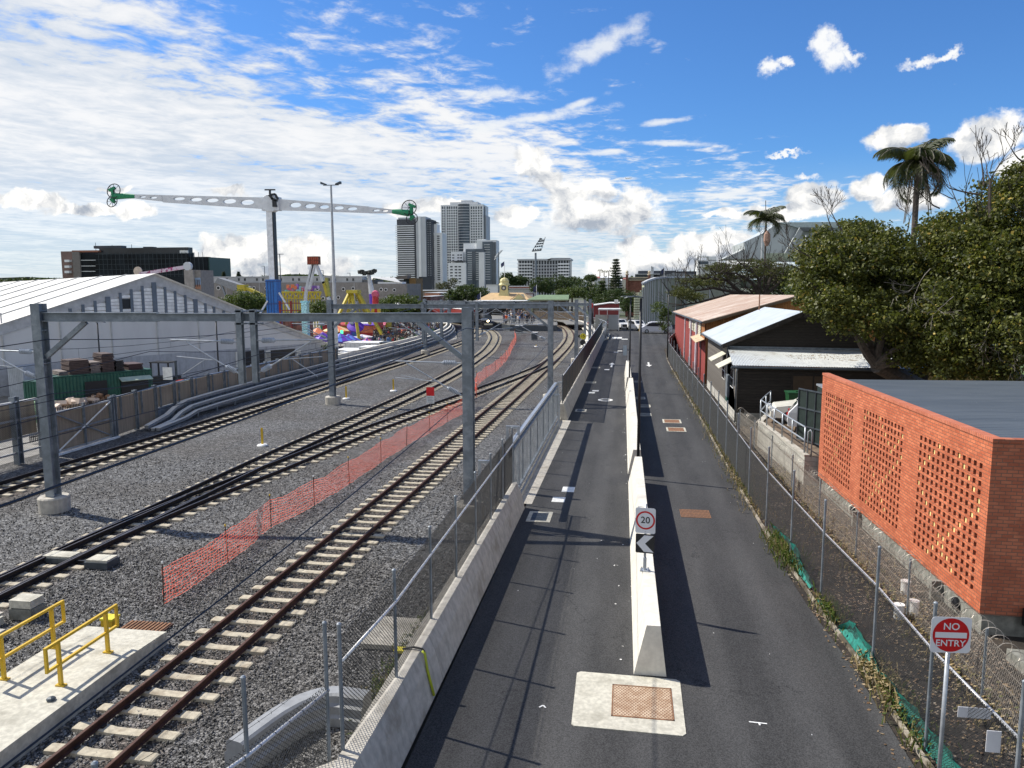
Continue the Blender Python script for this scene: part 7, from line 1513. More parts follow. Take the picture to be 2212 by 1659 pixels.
# black office block far left
T6 = far('office_building', 'long black glass office building with a rust and white left end', 350, 280); Y7 = 350
blk(T6, 'left_bay', 131, 156, 543, Y7, M('rusty_frame', (.20, .13, .11), .7), 4); blk(T6, 'column_slab', 155, 171, 543.5, Y7-1.2, M('brown_grey_slab', (.20, .18, .165)), 3); blk(T6, 'wall', 170, 407, 549, Y7-.4, M('black_glass_wall', (.010, .014, .018), .5, 0, .5, .12, spec=.15), 4); blk(T6, 'upper_wall', 214, 406, 536, Y7+1, M('black_upper', (.018, .022, .026), .3, 0, .5, .1), 4); blk(T6, 'right_wing', 405, 448, 555, Y7, M('black_glass_wall', (.012, .015, .018)), 3); blk(T6, 'green_glass_end', 447, 452, 555.5, Y7+.5, M('teal_glass', (.02, .06, .055), .3), 20)
blk(T6, 'penthouse', 202, 262, 531, Y7+4, dk, 4, 537); blk(T6, 'plant_room', 309, 328, 533, Y7+4, dk, 4, 537); blk(T6, 'penthouse', 340, 362, 538, Y7+3, dk, 4, 541); blk(T6, 'rust_roof', 155, 212, 541, Y7-1, M('rust_panel', (.32, .13, .08)), 4, 545)
for k, v in enumerate((562, 574.5, 586)): blk(T6, 'floor_band', 171, 206, v-.4, Y7-.6, conc_l, .3, v+.8); blk(T6, 'balcony', 139, 149, v-1, Y7-2.2, wht, 2.1, v+4)
for k in range(26): blk(T6, 'mullion', 212+k*9, 212.7+k*9, 545, Y7-.5, M('mullion_dark', (.05, .065, .075)), .1, 598)
for v in (549, 560, 571, 582, 593): blk(T6, 'floor_line', 206, 407, v, Y7-.52, M('mullion_dark', (.05, .065, .075)), .1, v+.7)
# vertical white fins on the upper storey of the office
for k in range(9): blk(T6, 'roof_fin', 388+k*2.1, 389+k*2.1, 541, Y7-.2, conc_l, .5, 550)
for u, v0 in ((206, 524), (284, 528), (242, 529), (448, 560)): a = AT(u, v0, Y7+6); tag(MB().tube([(a.x, Y7+6, 20), (a.x, Y7+6, a.z)], .12, 5).build('aerial', steel_d), {206: 'thin roof aerial at the left of the black office', 284: 'thin roof aerial in the middle of the black office', 242: 'short roof aerial left of centre on the black office', 448: 'thin aerial at the right end of the black office'}[u], 'aerial')
blk(T6, 'rear_mass', 150, 380, 545, Y7+5, dk, 16)
# porthole grandstand
T7 = far('grandstand', 'long grey grandstand wall dotted with round white rimmed portholes', 205, 660); Y8 = 205; gst = M('grey_ribbed_cladding', (.23, .215, .20), .7, 0, .12, 1., streak=.2)
blk(T7, 'wall', 440, 800, 611, Y8, gst, 12); blk(T7, 'right_wall', 806, 879, 613, Y8-2, gst, 14); blk(T7, 'dark_bay', 784, 808, 604, Y8+1, M('dark_bay', (.11, .115, .12)), 8)
for i, (u, v, r_) in enumerate(((472, 622, 4.2), (549, 622, 3.2), (575, 622.5, 3.2), (651, 623, 3.4), (674.5, 622.8, 3.2), (686, 623.5, 4), (707, 625, 3.4), (742, 624.5, 3.6), (763, 623, 3.4), (823.5, 625.5, 3.4), (833.5, 625.8, 3.4), (852, 626.5, 3.4), (698.5, 644.5, 3.6), (731, 642.5, 3.6), (663, 643.5, 3.4), (639, 641.5, 3.2), (753, 644.5, 3.6), (774, 644.5, 3.6), (833.5, 644.5, 3.2), (842.5, 644.5, 3.2), (868, 644, 2.8), (814, 644.5, 3.2), (628, 641, 3.2))):
    yy_ = Y8-2 if u > 806 else Y8; c = AT(u, v, yy_); r = r_/FPX*yy_*1.0; rg_ = MB().lathe([(r*1.15, 0), (r*1.15, .12), (r*.8, .14)], c, 22, ax=(0, -1, 0)).build('porthole', white_p, T7); MB().lathe([(r*.86, .0), (r*.86, .16)], c, 22, ax=(0, -1, 0)).build('pane', black, rg_, off=Vector(T7['_o']))
for u in (488, 530, 560, 597, 640, 680, 720, 765): a = AT(u, 611, Y8); MB().b2((a.x-.05, Y8-.06, 0), (a.x+.05, Y8-.01, a.z)).build('joint', conc_m, T7)
T8 = far('demountable_huts', 'row of white demountable huts with small dark windows on top of the grandstand', 206, 600); Y9 = 206.5; blk(T8, 'wall', 440, 782, 599, Y9, M('hut_white', (.46, .47, .47), .6, 0, .1, .5), 4, 610.9); blk(T8, 'roof', 439, 783, 597.6, Y9-.3, conc_m, 5, 599)
for u in list(range(462, 780, 13)):
    if u % 3: a, b = AT(u, 601, Y9), AT(u+4.2, 606.5, Y9); MB().b2((a.x, Y9-.08, b.z), (b.x, Y9-.01, a.z)).build('window', dark_glass, T8)
T9 = far('roof_marquee', 'small white pitched marquee on the right end of the grandstand', 204, 835); Y9 = 204.; mb = MB(); mb.add([AT(806, 600, Y9), AT(864, 610.5, Y9), AT(800, 611, Y9), AT(801, 598.5, Y9+5), AT(853, 599.5, Y9+5), AT(868, 611, Y9+1)], [(0, 3, 4, 1), (1, 4, 5), (0, 2, 3)]); mb.build('roof', marq_w, T9); blk(T9, 'wall', 816, 868, 609, Y9+.5, wht, 4, 613)
TA = far('concrete_pylon', 'grey concrete stair tower with a faded mural beside the marquee peak', 150, 415); Yp = 150; blk(TA, 'wall', 397, 417, 583, Yp, M('board_marked_concrete', (.30, .28, .26), .8, 0, .12, 1., streak=.2), 6); blk(TA, 'side_wall', 416.8, 433, 583.5, Yp+.6, M('board_marked_concrete_shade', (.22, .205, .19)), 5)
blk(TA, 'mural', 418, 433, 600, Yp+.5, M('mural_sky', (.22, .30, .42)), .05, 615); blk(TA, 'mural_ground', 418, 433, 615, Yp+.5, M('mural_earth', (.36, .18, .11)), .05, 624)
for u in (421, 425.5, 429.5): blk(TA, 'mural_figure', u-1, u+1, 604, Yp+.45, M('mural_figure', (.05, .05, .06)), .04, 619)
TB = far('access_ramp', 'grey sloping access ramp running down the face of the grandstand', 198, 500); mb = MB(); Yr = 198; mb.prism([AT(470, 600, Yr), AT(533, 620, Yr), AT(536, 632, Yr), AT(520, 634, Yr), AT(464, 610, Yr)], (0, 3, 0)); mb.build('ramp', M('ramp_grey', (.24, .25, .26)), TB); MB().bar(AT(478, 613, Yr+1), AT(488, 640, Yr+1), .5, .4).build('prop', steel, TB)
blk(far('ticket_block', 'dark building with a brown right side beside the dark tower', 230, 890), 'wall', 872, 884, 601, 230, M('dark_teal_block', (.03, .045, .045)), 8); bpy.data.objects['wall'] if 0 else None
tb = far('brown_block', 'small brown fronted building at the right end of the grandstand', 228, 893); blk(tb, 'wall', 884, 898, 601, 228, M('brown_panel', (.20, .12, .04)), 8); mb = MB(); mb.prism([AT(846, 600, 226), AT(880, 594, 226), AT(880, 602, 226), AT(862, 603, 226)], (0, 4, 0)); mb.build('roof', M('brown_grey_roof', (.16, .14, .12)), tb)
# middle distance roofs between towers and portals
Mroof = [('long grey roofed hall with a red brick base under the towers', 880, 980, 628, 641, 300, M('hall_roof', (.28, .22, .18), .8, 0, .2, .2)), ('orange fronted hall beside the grey sheds', 957-40, 952-3, 633, 645, 260, M('salmon_wall', (.55, .28, .18))), ('pale flat roofed shed left of the station trees', 950, 968, 634, 646, 262, M('pale_shed', (.45, .45, .46))), ('pink red roof clutter right of the brown block', 905, 930, 641, 652, 240, M('clutter_roof', (.30, .15, .13), .8, 0, .4, .5)), ('white terrace roofs behind the station cupola', 1050, 1085, 615, 632, 420, conc_l), ('long white balustraded stand wall right of the cupola', 1092, 1152, 624, 634, 330, M('stand_wall', (.50, .50, .48))), ('red brick wall with pale colonnade behind the station', 1090, 1145, 619, 624, 335, M('brick_far', (.25, .11, .08)))]
for i, (lb, u0, u1, v0, v1, y, m_) in enumerate(Mroof): t = far('low_building', lb, y, (u0+u1)/2); blk(t, 'wall', u0, u1, v0, y, m_, 20); blk(t, 'roof', u0-.5, u1+.5, v0-.8, y-.5, conc_m, 21, v0)
t = far('colonnade', 'dark red colonnade with white posts left of the floodlight mast', 320, 1128); blk(t, 'wall', 1118, 1152, 634, 320, M('dark_red_wall', (.09, .03, .03)), 4, 660)
for u in np.linspace(1131, 1150, 9): blk(t, 'post', u-.5, u+.5, 636, 319, wht, .4, 645)
rr = random.Random(77)
hl = [('white pitched roof', wht), ('grey tiled roof', conc_m), ('pale cream roof', M('cream_far', (.55, .52, .42))), ('dull red roof', M('red_roof_far', (.28, .10, .08)))]
k_ = 0
for i in range(26):
    u = 1236+i*8.3+rr.uniform(-2, 2); y = rr.uniform(430, 620); v = 603+rr.uniform(-3, 6)-(4 if 1270 < u < 1360 else 0); w_ = rr.uniform(7, 15); nm, m_ = hl[[0, 1, 0, 2, 1, 0, 3][i % 7]]
    t = far('hillside_house', f'small {nm.split()[0]} roofed house in the hillside suburb beyond the trees', y, u, 'house', 'houses on the far hillside'); blk(t, 'wall', u, u+w_, v+3, y, hl[(i+1) % 3][1], 10)
    a, b = AT(u-.6, v+3, y), AT(u+w_+.6, v+3, y); c = AT(u+w_/2, v-.5, y+5); MB().add([(a.x, y-.5, a.z), (b.x, y-.5, b.z), (b.x, y+11, b.z), (a.x, y+11, a.z), ((a.x*3+b.x)/4, y+5, c.z), ((a.x+b.x*3)/4, y+5, c.z)], [(0, 1, 5, 4), (2, 3, 4, 5), (0, 4, 3), (1, 2, 5)]).build('roof', m_, t)
# right of centre: black flat buildings, white block, brick gate house, curved hall, red shed, shelter
t = far('office_building', 'dark flat roofed office building with aerials behind the curved hall', 330, 1420); blk(t, 'wall', 1379, 1461, 585, 330, dk, 16); blk(t, 'lower_wing', 1372, 1410, 593, 326, dk, 6); blk(t, 'right_wing', 1463, 1505, 586, 332, dk, 14); blk(t, 'roof_edge', 1372, 1425, 591.5, 324, conc_m, 8, 593); winrow(t, list(np.arange(1375, 1408, 3)), 594, 601, 1, 326, glz, 1.6, .7)
mb = MB(); mb.prism([AT(1425, 597, 322), AT(1455, 589, 322), AT(1500, 592, 322), AT(1500, 600, 322)], (0, 6, 0)); mb.build('sloping_roof', M('grey_ribbed_far', (.24, .26, .28)), t)
for u, v in ((1407, 575), (1409, 576), (1411, 577)): a = AT(u, v, 325); MB().tube([(a.x, 325, 10), (a.x, 325, a.z)], .25, 5).build('mast', conc_m, t)
t = far('apartment_block', 'small white modern block with an open roof terrace behind the spreading tree', 400, 1527); blk(t, 'wall', 1507, 1548, 562, 400, conc_l, 12); blk(t, 'window', 1509, 1530, 564.5, 399.5, glz, .4, 571); blk(t, 'frame', 1507, 1531, 553.5, 399, wht, 12, 555); blk(t, 'post', 1507, 1508.5, 554, 399, wht, 1, 563); blk(t, 'upper_block', 1530, 1548, 554, 400, wht, 10, 563)
for k in range(5): blk(t, 'floor_band', 1507, 1548, 571+k*5, 399.3, wht, .5, 572+k*5)
bk_r = brickmat('dark_red_brick_far', 'x', (.17, .06, .04), (.24, .09, .06), (.15, .09, .07), .5, .25, .03)
Yb = 205; t = far('gate_house', 'dark red brick gate house with a cream patterned parapet and ball finials', Yb, 1390); blk(t, 'wall', 1352, 1404, 601, Yb, bk_r, 10); blk(t, 'parapet', 1358, 1401, 598.5, Yb-.3, M('cream_stone', (.50, .44, .32)), 1, 606)
for u in np.arange(1361, 1400, 4.3): c = AT(u, 602.3, Yb-.35); MB().lathe([(.26, 0), (.26, .05)], c, 4, ax=(0, -1, 0)).build('lozenge', black, t)
for u in (1354.5, 1403): x0, x1, z = blk(t, 'pier', u-2.6, u+2.6, 594, Yb-1, bk_r, 2.4); MB().lathe([(.5, 0), (.5, .3), (.2, .4), (.4, .7), (.3, 1.0), (.05, 1.2)], ((x0+x1)/2, Yb+.2, z), 12).build('finial', M('cream_stone', (.50, .44, .32)), t)
c = AT(1378, 641, Yb-.4); MB().lathe([(1.2, 0), (1.2, .1)], c, 20, ax=(0, -1, 0)).build('arch_window', M('cream_stone', (.50, .44, .32)), t); blk(t, 'lower_panel', 1362, 1398, 632, Yb-.25, M('cream_stone', (.50, .44, .32)), .2, 655)
Yc = 150; t = far('curved_hall', 'large curved pale grey green sheeted hall behind the spreading tree', Yc, 1450); hm = M('pale_green_grey_sheet', (.27, .275, .215), .6, 0, .1, .6, streak=.25); ribm = M('cream_rib', (.50, .52, .36), .6, 0, .1, 2.)
P = [AT(1388, 612, 148), AT(1400, 606, 150), AT(1415, 601, 154), AT(1440, 599, 160), AT(1500, 598, 170), AT(1600, 598, 180)]; mb = MB()
for a, b in zip(P[:-1], P[1:]): mb.quad((a.x, a.y, 0), (b.x, b.y, 0), (b.x, b.y, b.z), (a.x, a.y, a.z))
mb.build('wall', hm, t, fix=False); mb = MB()
for a, b in zip(P[:-1], P[1:]): mb.bar(a, b, .5, .35)
mb.build('roof_edge', conc_m, t)
for i, (a, b) in enumerate(zip(P[:-1], P[1:])):
    for f in (.0, .33, .66): c = a.lerp(b, f); MB().bar((c.x, c.y-.15, 0), (c.x, c.y-.15, c.z), .2, .2).build('pilaster', conc_m, t)
mb = MB(); 
for k in range(16): z = 1+k*.46; a = AT(1370, 640, 147); b = AT(1387, 640, 147.5); mb.bar((a.x+max(0, (z-5.6))*.8, a.y, z), (b.x, b.y, z), .12, .34)
mb.build('cream_end', ribm, t); mb = MB()
for k in range(15): z = 1+k*.46; a = AT(1485, 640, 162); b = AT(1512, 640, 166); mb.bar((a.x, a.y-.4, z), (b.x, b.y-.4, z), .12, .34)
mb.build('cream_louvres', ribm, t)
t = far('pink_wall', 'faded pink brick gateway behind the parked cars', 165, 1422); blk(t, 'wall', 1413, 1425, 672, 165, M('pink_render', (.35, .16, .14)), 2); blk(t, 'gate', 1440, 1456, 679, 163, M('brick_far', (.25, .11, .08)), .3)
Yr = 152; t = far('red_hut', 'dark red sheeted hut with a white roof left of the bus shelter', Yr, 1310); a, b = AT(1278, 671, Yr), AT(1337, 653, Yr); mb = MB(); mb.prism([AT(1278, 690, Yr), AT(1337, 690, Yr), AT(1337, 656, Yr), AT(1316, 656, Yr), AT(1278, 661, Yr)], (0, 6, 0)); mb.build('wall', M('dark_red_sheet', (.20, .03, .03), .6, 0, .15, 1.), t); mb = MB(); mb.prism([AT(1276, 661.5, Yr-.4), AT(1316, 655.5, Yr-.4), AT(1338, 655.5, Yr-.4), AT(1338, 654, Yr-.4), AT(1316, 654, Yr-.4), AT(1276, 659.5, Yr-.4)], (0, 7, 0)); mb.build('roof', white_p, t); blk(t, 'white_box', 1327, 1335, 648, Yr-.6, white_p, 2, 656)
Yh = 141; t = far('bus_shelter', 'small white framed shelter with a flat roof and grey screens', Yh, 1320); blk(t, 'roof', 1292, 1340, 667, Yh-1, white_p, 4, 670); 
for u in (1294, 1312, 1337): blk(t, 'post', u-.6, u+.6, 670, Yh-.8, white_p, .15)
blk(t, 'screen', 1286, 1312, 680, Yh-1.2, M('pale_screen', (.36, .36, .32)), .1); blk(t, 'back_wall', 1314, 1336, 680, Yh+2, conc_m, .1); blk(t, 'cabinet', 1298, 1310, 685, Yh, M('green_grey_cabinet', (.20, .24, .21)), 1.5)
# grey stadium wing on the right
Yq = 175; t = far('stadium_wing', 'angular pale grey metal clad stadium wing behind the palms', Yq, 1700); sm = M('stadium_grey', (.46, .50, .50), .5, .1, .05, .4); q = lambda u, v, y=Yq: AT(u, v, y)
MB().prism([q(1607, 523), q(1650, 503), q(1683, 480), q(1790, 480), q(1900, 484), q(1900, 560), q(1612, 560)], (0, 20, 0)).build('wall', sm, t); MB().prism([q(1683, 480.5, Yq-1), q(1725, 492, Yq-1), q(1900, 492, Yq-1), q(1900, 480, Yq-1), q(1780, 479.5, Yq-1)], (0, 22, 0)).build('roof', M('stadium_pale_roof', (.40, .46, .45), .35, .2), t)
MB().prism([q(1728, 491, Yq-2), q(1737, 497, Yq-2), q(1707, 548, Yq-2), q(1694, 549, Yq-2)], (0, 1.5, 0)).build('fin', M('fin_grey', (.36, .39, .39)), t); MB().prism([q(1728, 491, Yq-2.2), q(1800, 491, Yq-2.2), q(1800, 499, Yq-2.2), q(1735, 499, Yq-2.2)], (0, 1, 0)).build('dark_edge', M('fin_dark', (.12, .135, .14)), t)
for u in (1641, 1734): MB().b2((q(u, 500).x, Yq-3, 0), (q(u+2, 500).x, Yq-2.8, q(u, 510).z)).build('column', white_p, t)
MB().prism([q(1560, 560), q(1597, 543), q(1607, 537), q(1615, 560)], (0, 10, 0)).build('low_wing', M('stadium_low', (.42, .44, .42)), t)
mb = MB(); 
for k in range(36): u = 1655+k*1.9; mb.bar(q(u, 547, Yq-6), q(u, 563, Yq-6), .13, .2)
mb.build('louvre_screen', M('lime_grey_slat', (.40, .45, .32)), t); MB().bar(q(1655, 562, Yq-5.8), q(1724, 562, Yq-5.8), .2, .8).build('screen_base', sm, t)
tag(MB().tube([q(1655, 520, 150), q(1654, 433, 150)], .07, 5).build('aerial', steel_d), 'thin aerial rising behind the small palm', 'aerial')
# floodlight masts, tall lights, flagpoles
Ym = 300; t = far('floodlight_mast', 'tall floodlight mast with a leaning frame of lamp rows', Ym, 1157, 'floodlight mast'); a = AT(1157, 546, Ym); MB().tube([(a.x, Ym, 0), (a.x, Ym, a.z)], [.55, .38], 8).build('mast', steel, t)
fr = [AT(1149, 543, Ym), AT(1168, 514, Ym), AT(1178, 512, Ym), AT(1169, 541, Ym)]
MB().bar(fr[0], fr[1], .2, .2).bar(fr[3], fr[2], .2, .2).bar(fr[0], fr[3], .3, .3).build('frame', steel_d, t)
for k, f in enumerate((.06, .3, .5, .7, .86)):
    a, b = fr[0].lerp(fr[1], f), fr[3].lerp(fr[2], f*.98); mb = MB(); mb.bar(a, b, .15, .15)
    for j in range(4 if k < 4 else 2): c = a.lerp(b, (j+.5)/4); mb.box((c.x, Ym-.3, c.z+.2), (.55, .4, .6))
    mb.build('lamp_row', steel_d, t)
t = far('floodlight_mast', 'smaller floodlight mast seen edge-on right of the white stepped block', 420, 1078, 'floodlight mast'); a = AT(1077, 545, 420); MB().tube([(a.x, 420, 0), (a.x, 420, a.z)], [.5, .35], 6).build('mast', steel, t); MB().tube([AT(1068, 561, 420), AT(1086, 540, 420)], .25, 5).build('frame', conc_m, t); MB().tube([AT(1069, 556, 420), AT(1083, 540, 420)], .25, 5).build('frame', conc_m, t)
Yl = 84; t = far('light_pole', 'very tall galvanised pole with two floodlights beside the swing ride', Yl, 726, 'light pole'); x_ = AT(722, 700, Yl).x; a = AT(712, 400, Yl); MB().tube([(AT(727, 775, Yl).x, Yl, 0), (AT(727, 775, Yl).x, Yl, a.z)], [.26, .10], 10).build('pole', M('pale_pole', (.40, .42, .44)), t); x_ = AT(727, 775, Yl).x
MB().bar((x_-.9, Yl, a.z), (x_+.9, Yl, a.z+.0), .08, .08).build('crossarm', steel_d, t)
for s in (-1, 1): MB().loft([[(x_+s*(.55), Yl-.2, a.z+.02), (x_+s*(.55), Yl+.2, a.z+.02), (x_+s*.55, Yl+.2, a.z+.14), (x_+s*.55, Yl-.2, a.z+.14)], [(x_+s*1.15, Yl-.25, a.z+.12), (x_+s*1.15, Yl+.25, a.z+.12), (x_+s*1.15, Yl+.25, a.z+.38), (x_+s*1.15, Yl-.25, a.z+.38)]]).build('floodlight', steel_d, t)
for u, v0, y, lb in ((604, 549, 160, 'twin headed lamp post right of the swing ride mast'), (571, 575, 212, 'short lamp post on the grandstand left of the swing ride'), (805-107, 584, 212, 'short lamp post on the grandstand right of the pendulum ride'), (756, 590, 212, 'short lamp post on the grandstand left of the spinning ride')):
    t = far('lamp_post', lb, y, u, 'lamp post'); a = AT(u, v0, y); MB().tube([(a.x, y, 0), (a.x, y, a.z)], .09, 6).build('pole', steel_d, t); MB().bar((a.x-.9, y, a.z), (a.x+(.9 if y < 200 else 0), y, a.z), .12, .12).build('head', steel_d, t)
for u, v0, v1, y, lb in ((1435-0, 578, 598, 240, 'white flagpole with a flag right of the brick gate house'), (1437+1-400, 631, 648, 180, 'flagpole left of the station cupola'), (1130+29, 615, 640, 200, 'flagpole right of the station cupola')):
    t = far('flagpole', lb, y, u, 'flagpole'); a = AT(u, v0, y); MB().tube([(a.x, y, 0), (a.x, y, a.z)], .08, 6).build('pole', white_p, t); MB().quad((a.x, y, a.z-.1), (a.x-.9, y+.2, a.z-.7), (a.x-.8, y+.2, a.z-2.0), (a.x, y, a.z-1.6)).build('flag', CL[2], t, fix=False)
# pirate arm ride behind the marquee
Yx = 118; t = far('arm_ride', 'magenta and white striped ride arm rising behind the marquee peak', Yx, 380, 'fairground ride'); q = lambda u, v: AT(u, v, Yx); MB().bar(q(302, 592), q(400, 577), .4, .55).build('arm', M('arm_magenta', (.35, .05, .16), .5, 0, .4, 1., 0, 20, (.6, .5, .58), 1.4, .45, .5), t); MB().lathe([(.7, -.3), (.7, .3)], q(406, 575), 10, ax=(0, 1, 0)).build('motor', conc_m, t); MB().lathe([(.75, -.1), (.75, .1)], q(298, 586), 16, ax=(0, 1, 0)).build('disc', M('disc_cream', (.6, .5, .4)), t); MB().bar(q(302, 592), q(330, 640), .5, .5).build('support', steel, t)
# jet in the sky
p = RG(1358, 385, 4200); t = thing('aeroplane', 'tiny white airliner low in the blue sky right of the tall cloud', 'aeroplane', p, .4); MB().lathe([(.2, -18), (2, -15), (2, 12), (.3, 19)], (0, 0, 0), 8, ax=(1, .0, .15)).build('fuselage', white_p, t); MB().prism([(-4, -17, -1), (4, 0, 0), (-4, 17, -1), (-8, 0, 0)], (0, 0, .6)).build('wing', white_p, t); MB().prism([(-18, 0, -2), (-12, 0, -1), (-18, 0, 5)], (0, .5, 0)).build('tail_fin', conc_m, t)
# far hills
def hill(name, pts, y, m, d=900):
    mb = MB(); P = [AT(u, v, y) for u, v in pts]; vs = [(p.x, y, p.z) for p in P]+[(p.x, y, -1) for p in P]+[(p.x, y+d, -1) for p in P]; n = len(P); mb.add(vs, [(i, i+1, n+i+1, n+i) for i in range(n-1)]+[(i, i+1, 2*n+i+1, 2*n+i) for i in range(n-1)]); struct(mb.build(name, m, fix=False))
hm_ = M('far_hill_green', (.05, .075, .05), .95, 0, .4, .02, 0, 20, (.16, .17, .16), .03)
hill('hills', [(-300, 604), (-100, 600), (0, 600), (60, 598), (110, 601), (200, 600), (320, 603), (420, 602), (500, 600), (560, 597), (600, 594), (640, 592), (700, 595), (780, 600), (900, 603), (1000, 606), (1060, 603), (1120, 606), (1230, 604), (1300, 600), (1400, 600), (1550, 604), (1800, 605), (2200, 605), (2600, 606)], 1500, hm_)
hill('near_hill', [(1225, 622), (1245, 607), (1290, 598), (1350, 600), (1420, 604), (1500, 612), (1600, 620)], 660, hm_, 200)
# ---------------------------------------------------------------- vegetation
def leaves(centers, per, rad, size, flat=.7, seed=0, aspect=.6, droop=0.):
    """leaf sized quads scattered round the clump centres; random orientation"""
    g = np.random.default_rng(seed); C = np.repeat(np.asarray(centers, float), per, 0); n = len(C); R = np.repeat(np.broadcast_to(rad, (len(centers),))*g.uniform(.45, 1.35, len(centers)), per)
    off = g.normal(size=(n, 3)); off /= np.linalg.norm(off, axis=1)[:, None]; off *= (g.random(n)**.45)[:, None]; off[:, 2] *= flat
    P = C+off*R[:, None]; nrm = off*.6+g.normal(size=(n, 3))*.55+np.array([0, 0, .35]); nrm /= np.linalg.norm(nrm, axis=1)[:, None]
    a = np.cross(nrm, g.normal(size=(n, 3))); a /= np.linalg.norm(a, axis=1)[:, None]; b = np.cross(nrm, a); s = size*g.uniform(.6, 1.35, n)[:, None]
    V = np.stack([P-a*s*.5, P-b*s*aspect*.45+a*s*.02, P+a*s*.5, P+b*s*aspect*.45+a*s*.02], 1).reshape(-1, 3); F = np.arange(n*4).reshape(-1, 4); return V, F
def lobes(L, n, seed=0, shell=.62):
    """clump centres inside ellipsoid lobes (cx,cy,cz,rx,ry,rz), denser toward the skin"""
    g = np.random.default_rng(seed); w = np.array([l[3]*l[4]*l[5] for l in L])**.67; w /= w.sum(); out = []
    for l, k in zip(L, g.multinomial(n, w)):
        d = g.normal(size=(k, 3)); d /= np.linalg.norm(d, axis=1)[:, None]; r = shell+(1-shell)*g.random(k)**.6; r *= g.uniform(.72, 1.14, k); out.append(np.array(l[:3])+d*r[:, None]*np.array(l[3:6]))
    return np.concatenate(out)
def branches(mb, p, d, L, r, depth, rnd, spread=.6, up=.15, n=5, split=3, minr=.012):
    pts = [p]; rs = [r]; q = p.copy(); dd = d.copy()
    for i in range(3): dd = (dd+Vector((rnd.uniform(-1, 1), rnd.uniform(-1, 1), rnd.uniform(-.6, 1)))*.16+Vector((0, 0, up*.3))).normalized(); q = q+dd*L/3; pts.append(q.copy()); rs.append(max(minr, r*(1-.16*(i+1))))
    mb.tube(pts, rs, n, caps=False)
    if depth > 0:
        for k in range(split):
            nd = (dd+Vector((rnd.uniform(-1, 1), rnd.uniform(-1, 1), rnd.uniform(-.5, 1)))*spread).normalized(); st = pts[-1] if k < 2 else pts[2]; branches(mb, st.copy(), nd, L*rnd.uniform(.6, .8), max(minr, rs[-1]*.72), depth-1, rnd, spread, up, max(3, n-1), split, minr)
def tree(label, base, L, leafm, clumps=300, per=60, crad=.6, size=.2, trunk=.4, bm=None, seed=1, limbs=6, group=None, depth=2, flat=.7, name='tree', shell=.62, aspect=.6, bare=()):
    t = W(name, label, 'tree', base, group); rnd = random.Random(seed); mb = MB(); b = Vector(base); cz = min(l[2]-l[5]*.6 for l in L); top = Vector((sum(l[0] for l in L)/len(L), sum(l[1] for l in L)/len(L), cz)); top.z = max(top.z, b.z+1.)
    mb.tube([b+Vector((0, 0, -.2)), b.lerp(top, .5)+Vector((.1, 0, 0)), top], [trunk*1.25, trunk*.9, trunk*.75], 9)
    for i in range(limbs):
        l = L[i % len(L)]; tgt = Vector(l[:3])+Vector((rnd.uniform(-.5, .5)*l[3], rnd.uniform(-.5, .5)*l[4], rnd.uniform(-.2, .6)*l[5])); d = (tgt-top); LL = d.length
        if LL < .1: continue
        branches(mb, top.copy(), d.normalized(), LL*.45, trunk*.5, depth, rnd, .55, .1)
    mb.build('trunk', bm or bark, t, fix=False)
    for (p, d, l_, r_, dp) in bare: mb = MB(); branches(mb, Vector(p), Vector(d).normalized(), l_, r_, dp, rnd, .75, .1, 4, 3, .012); mb.build('twig', bm or bark, t, fix=False)
    C = lobes(L, clumps, seed, shell); V, F = leaves(C, per, crad, size, flat, seed, aspect); npmesh('crown', V, F, leafm, t, off=t['_o']); return t
A = lambda u, v, y: tuple(AT(u, v, y))
def lb(u, v, y, ru, ry, rv): c = AT(u, v, y); k = y/FPX; return (c.x, y, c.z, ru*k, ry, rv*k)
# big fig mass at the right
bare = [(A(1800, 500, 44), (-.3, 0, .8), 1.0, .04, 3), (A(1760, 560, 43), (-.9, 0, .4), 1.1, .04, 3), (A(1960, 500, 45), (.3, 0, .9), .8, .04, 3), (A(1745, 590, 43), (-.9, -.2, .2), 1.0, .03, 3), (A(1820, 500, 42), (-.7, 0, .8), 1.1, .04, 3)]
tree('big dark fig tree with yellowing leaves overhanging the timber shed roof', (21.5, 49, 0), [lb(1835, 610, 45, 100, 5, 78), lb(1800, 560, 44, 62, 4, 65), lb(1900, 560, 45, 85, 5, 60), lb(1785, 650, 43, 52, 4, 42), lb(1960, 640, 44, 80, 5, 90), lb(1880, 680, 42, 85, 4, 42), lb(2000, 725, 41, 60, 4, 52), lb(1962, 752, 43, 42, 3, 42), lb(2030, 770, 41, 65, 4, 48), lb(2110, 780, 40, 60, 4, 40), lb(1850, 510, 46, 55, 3.5, 30), lb(1760, 590, 44, 34, 3, 55)],
     leaf_fig, 1500, 62, .62, .17, .55, seed=3, limbs=9, depth=3, bare=bare, shell=.55, aspect=.75)
bare = [(A(2125, 400, 40), (-.1, 0, 1), 1.1, .05, 3), (A(2115, 420, 40), (-.95, 0, .15), 1.4, .05, 3), (A(2140, 470, 39), (-.2, 0, 1.), 1.7, .09, 3), (A(2030, 450, 42), (-.8, 0, .4), 1.0, .04, 3), (A(2210, 350, 40), (-.7, 0, .5), .9, .04, 3), (A(2060, 430, 40), (-.8, 0, .3), .7, .03, 3)]
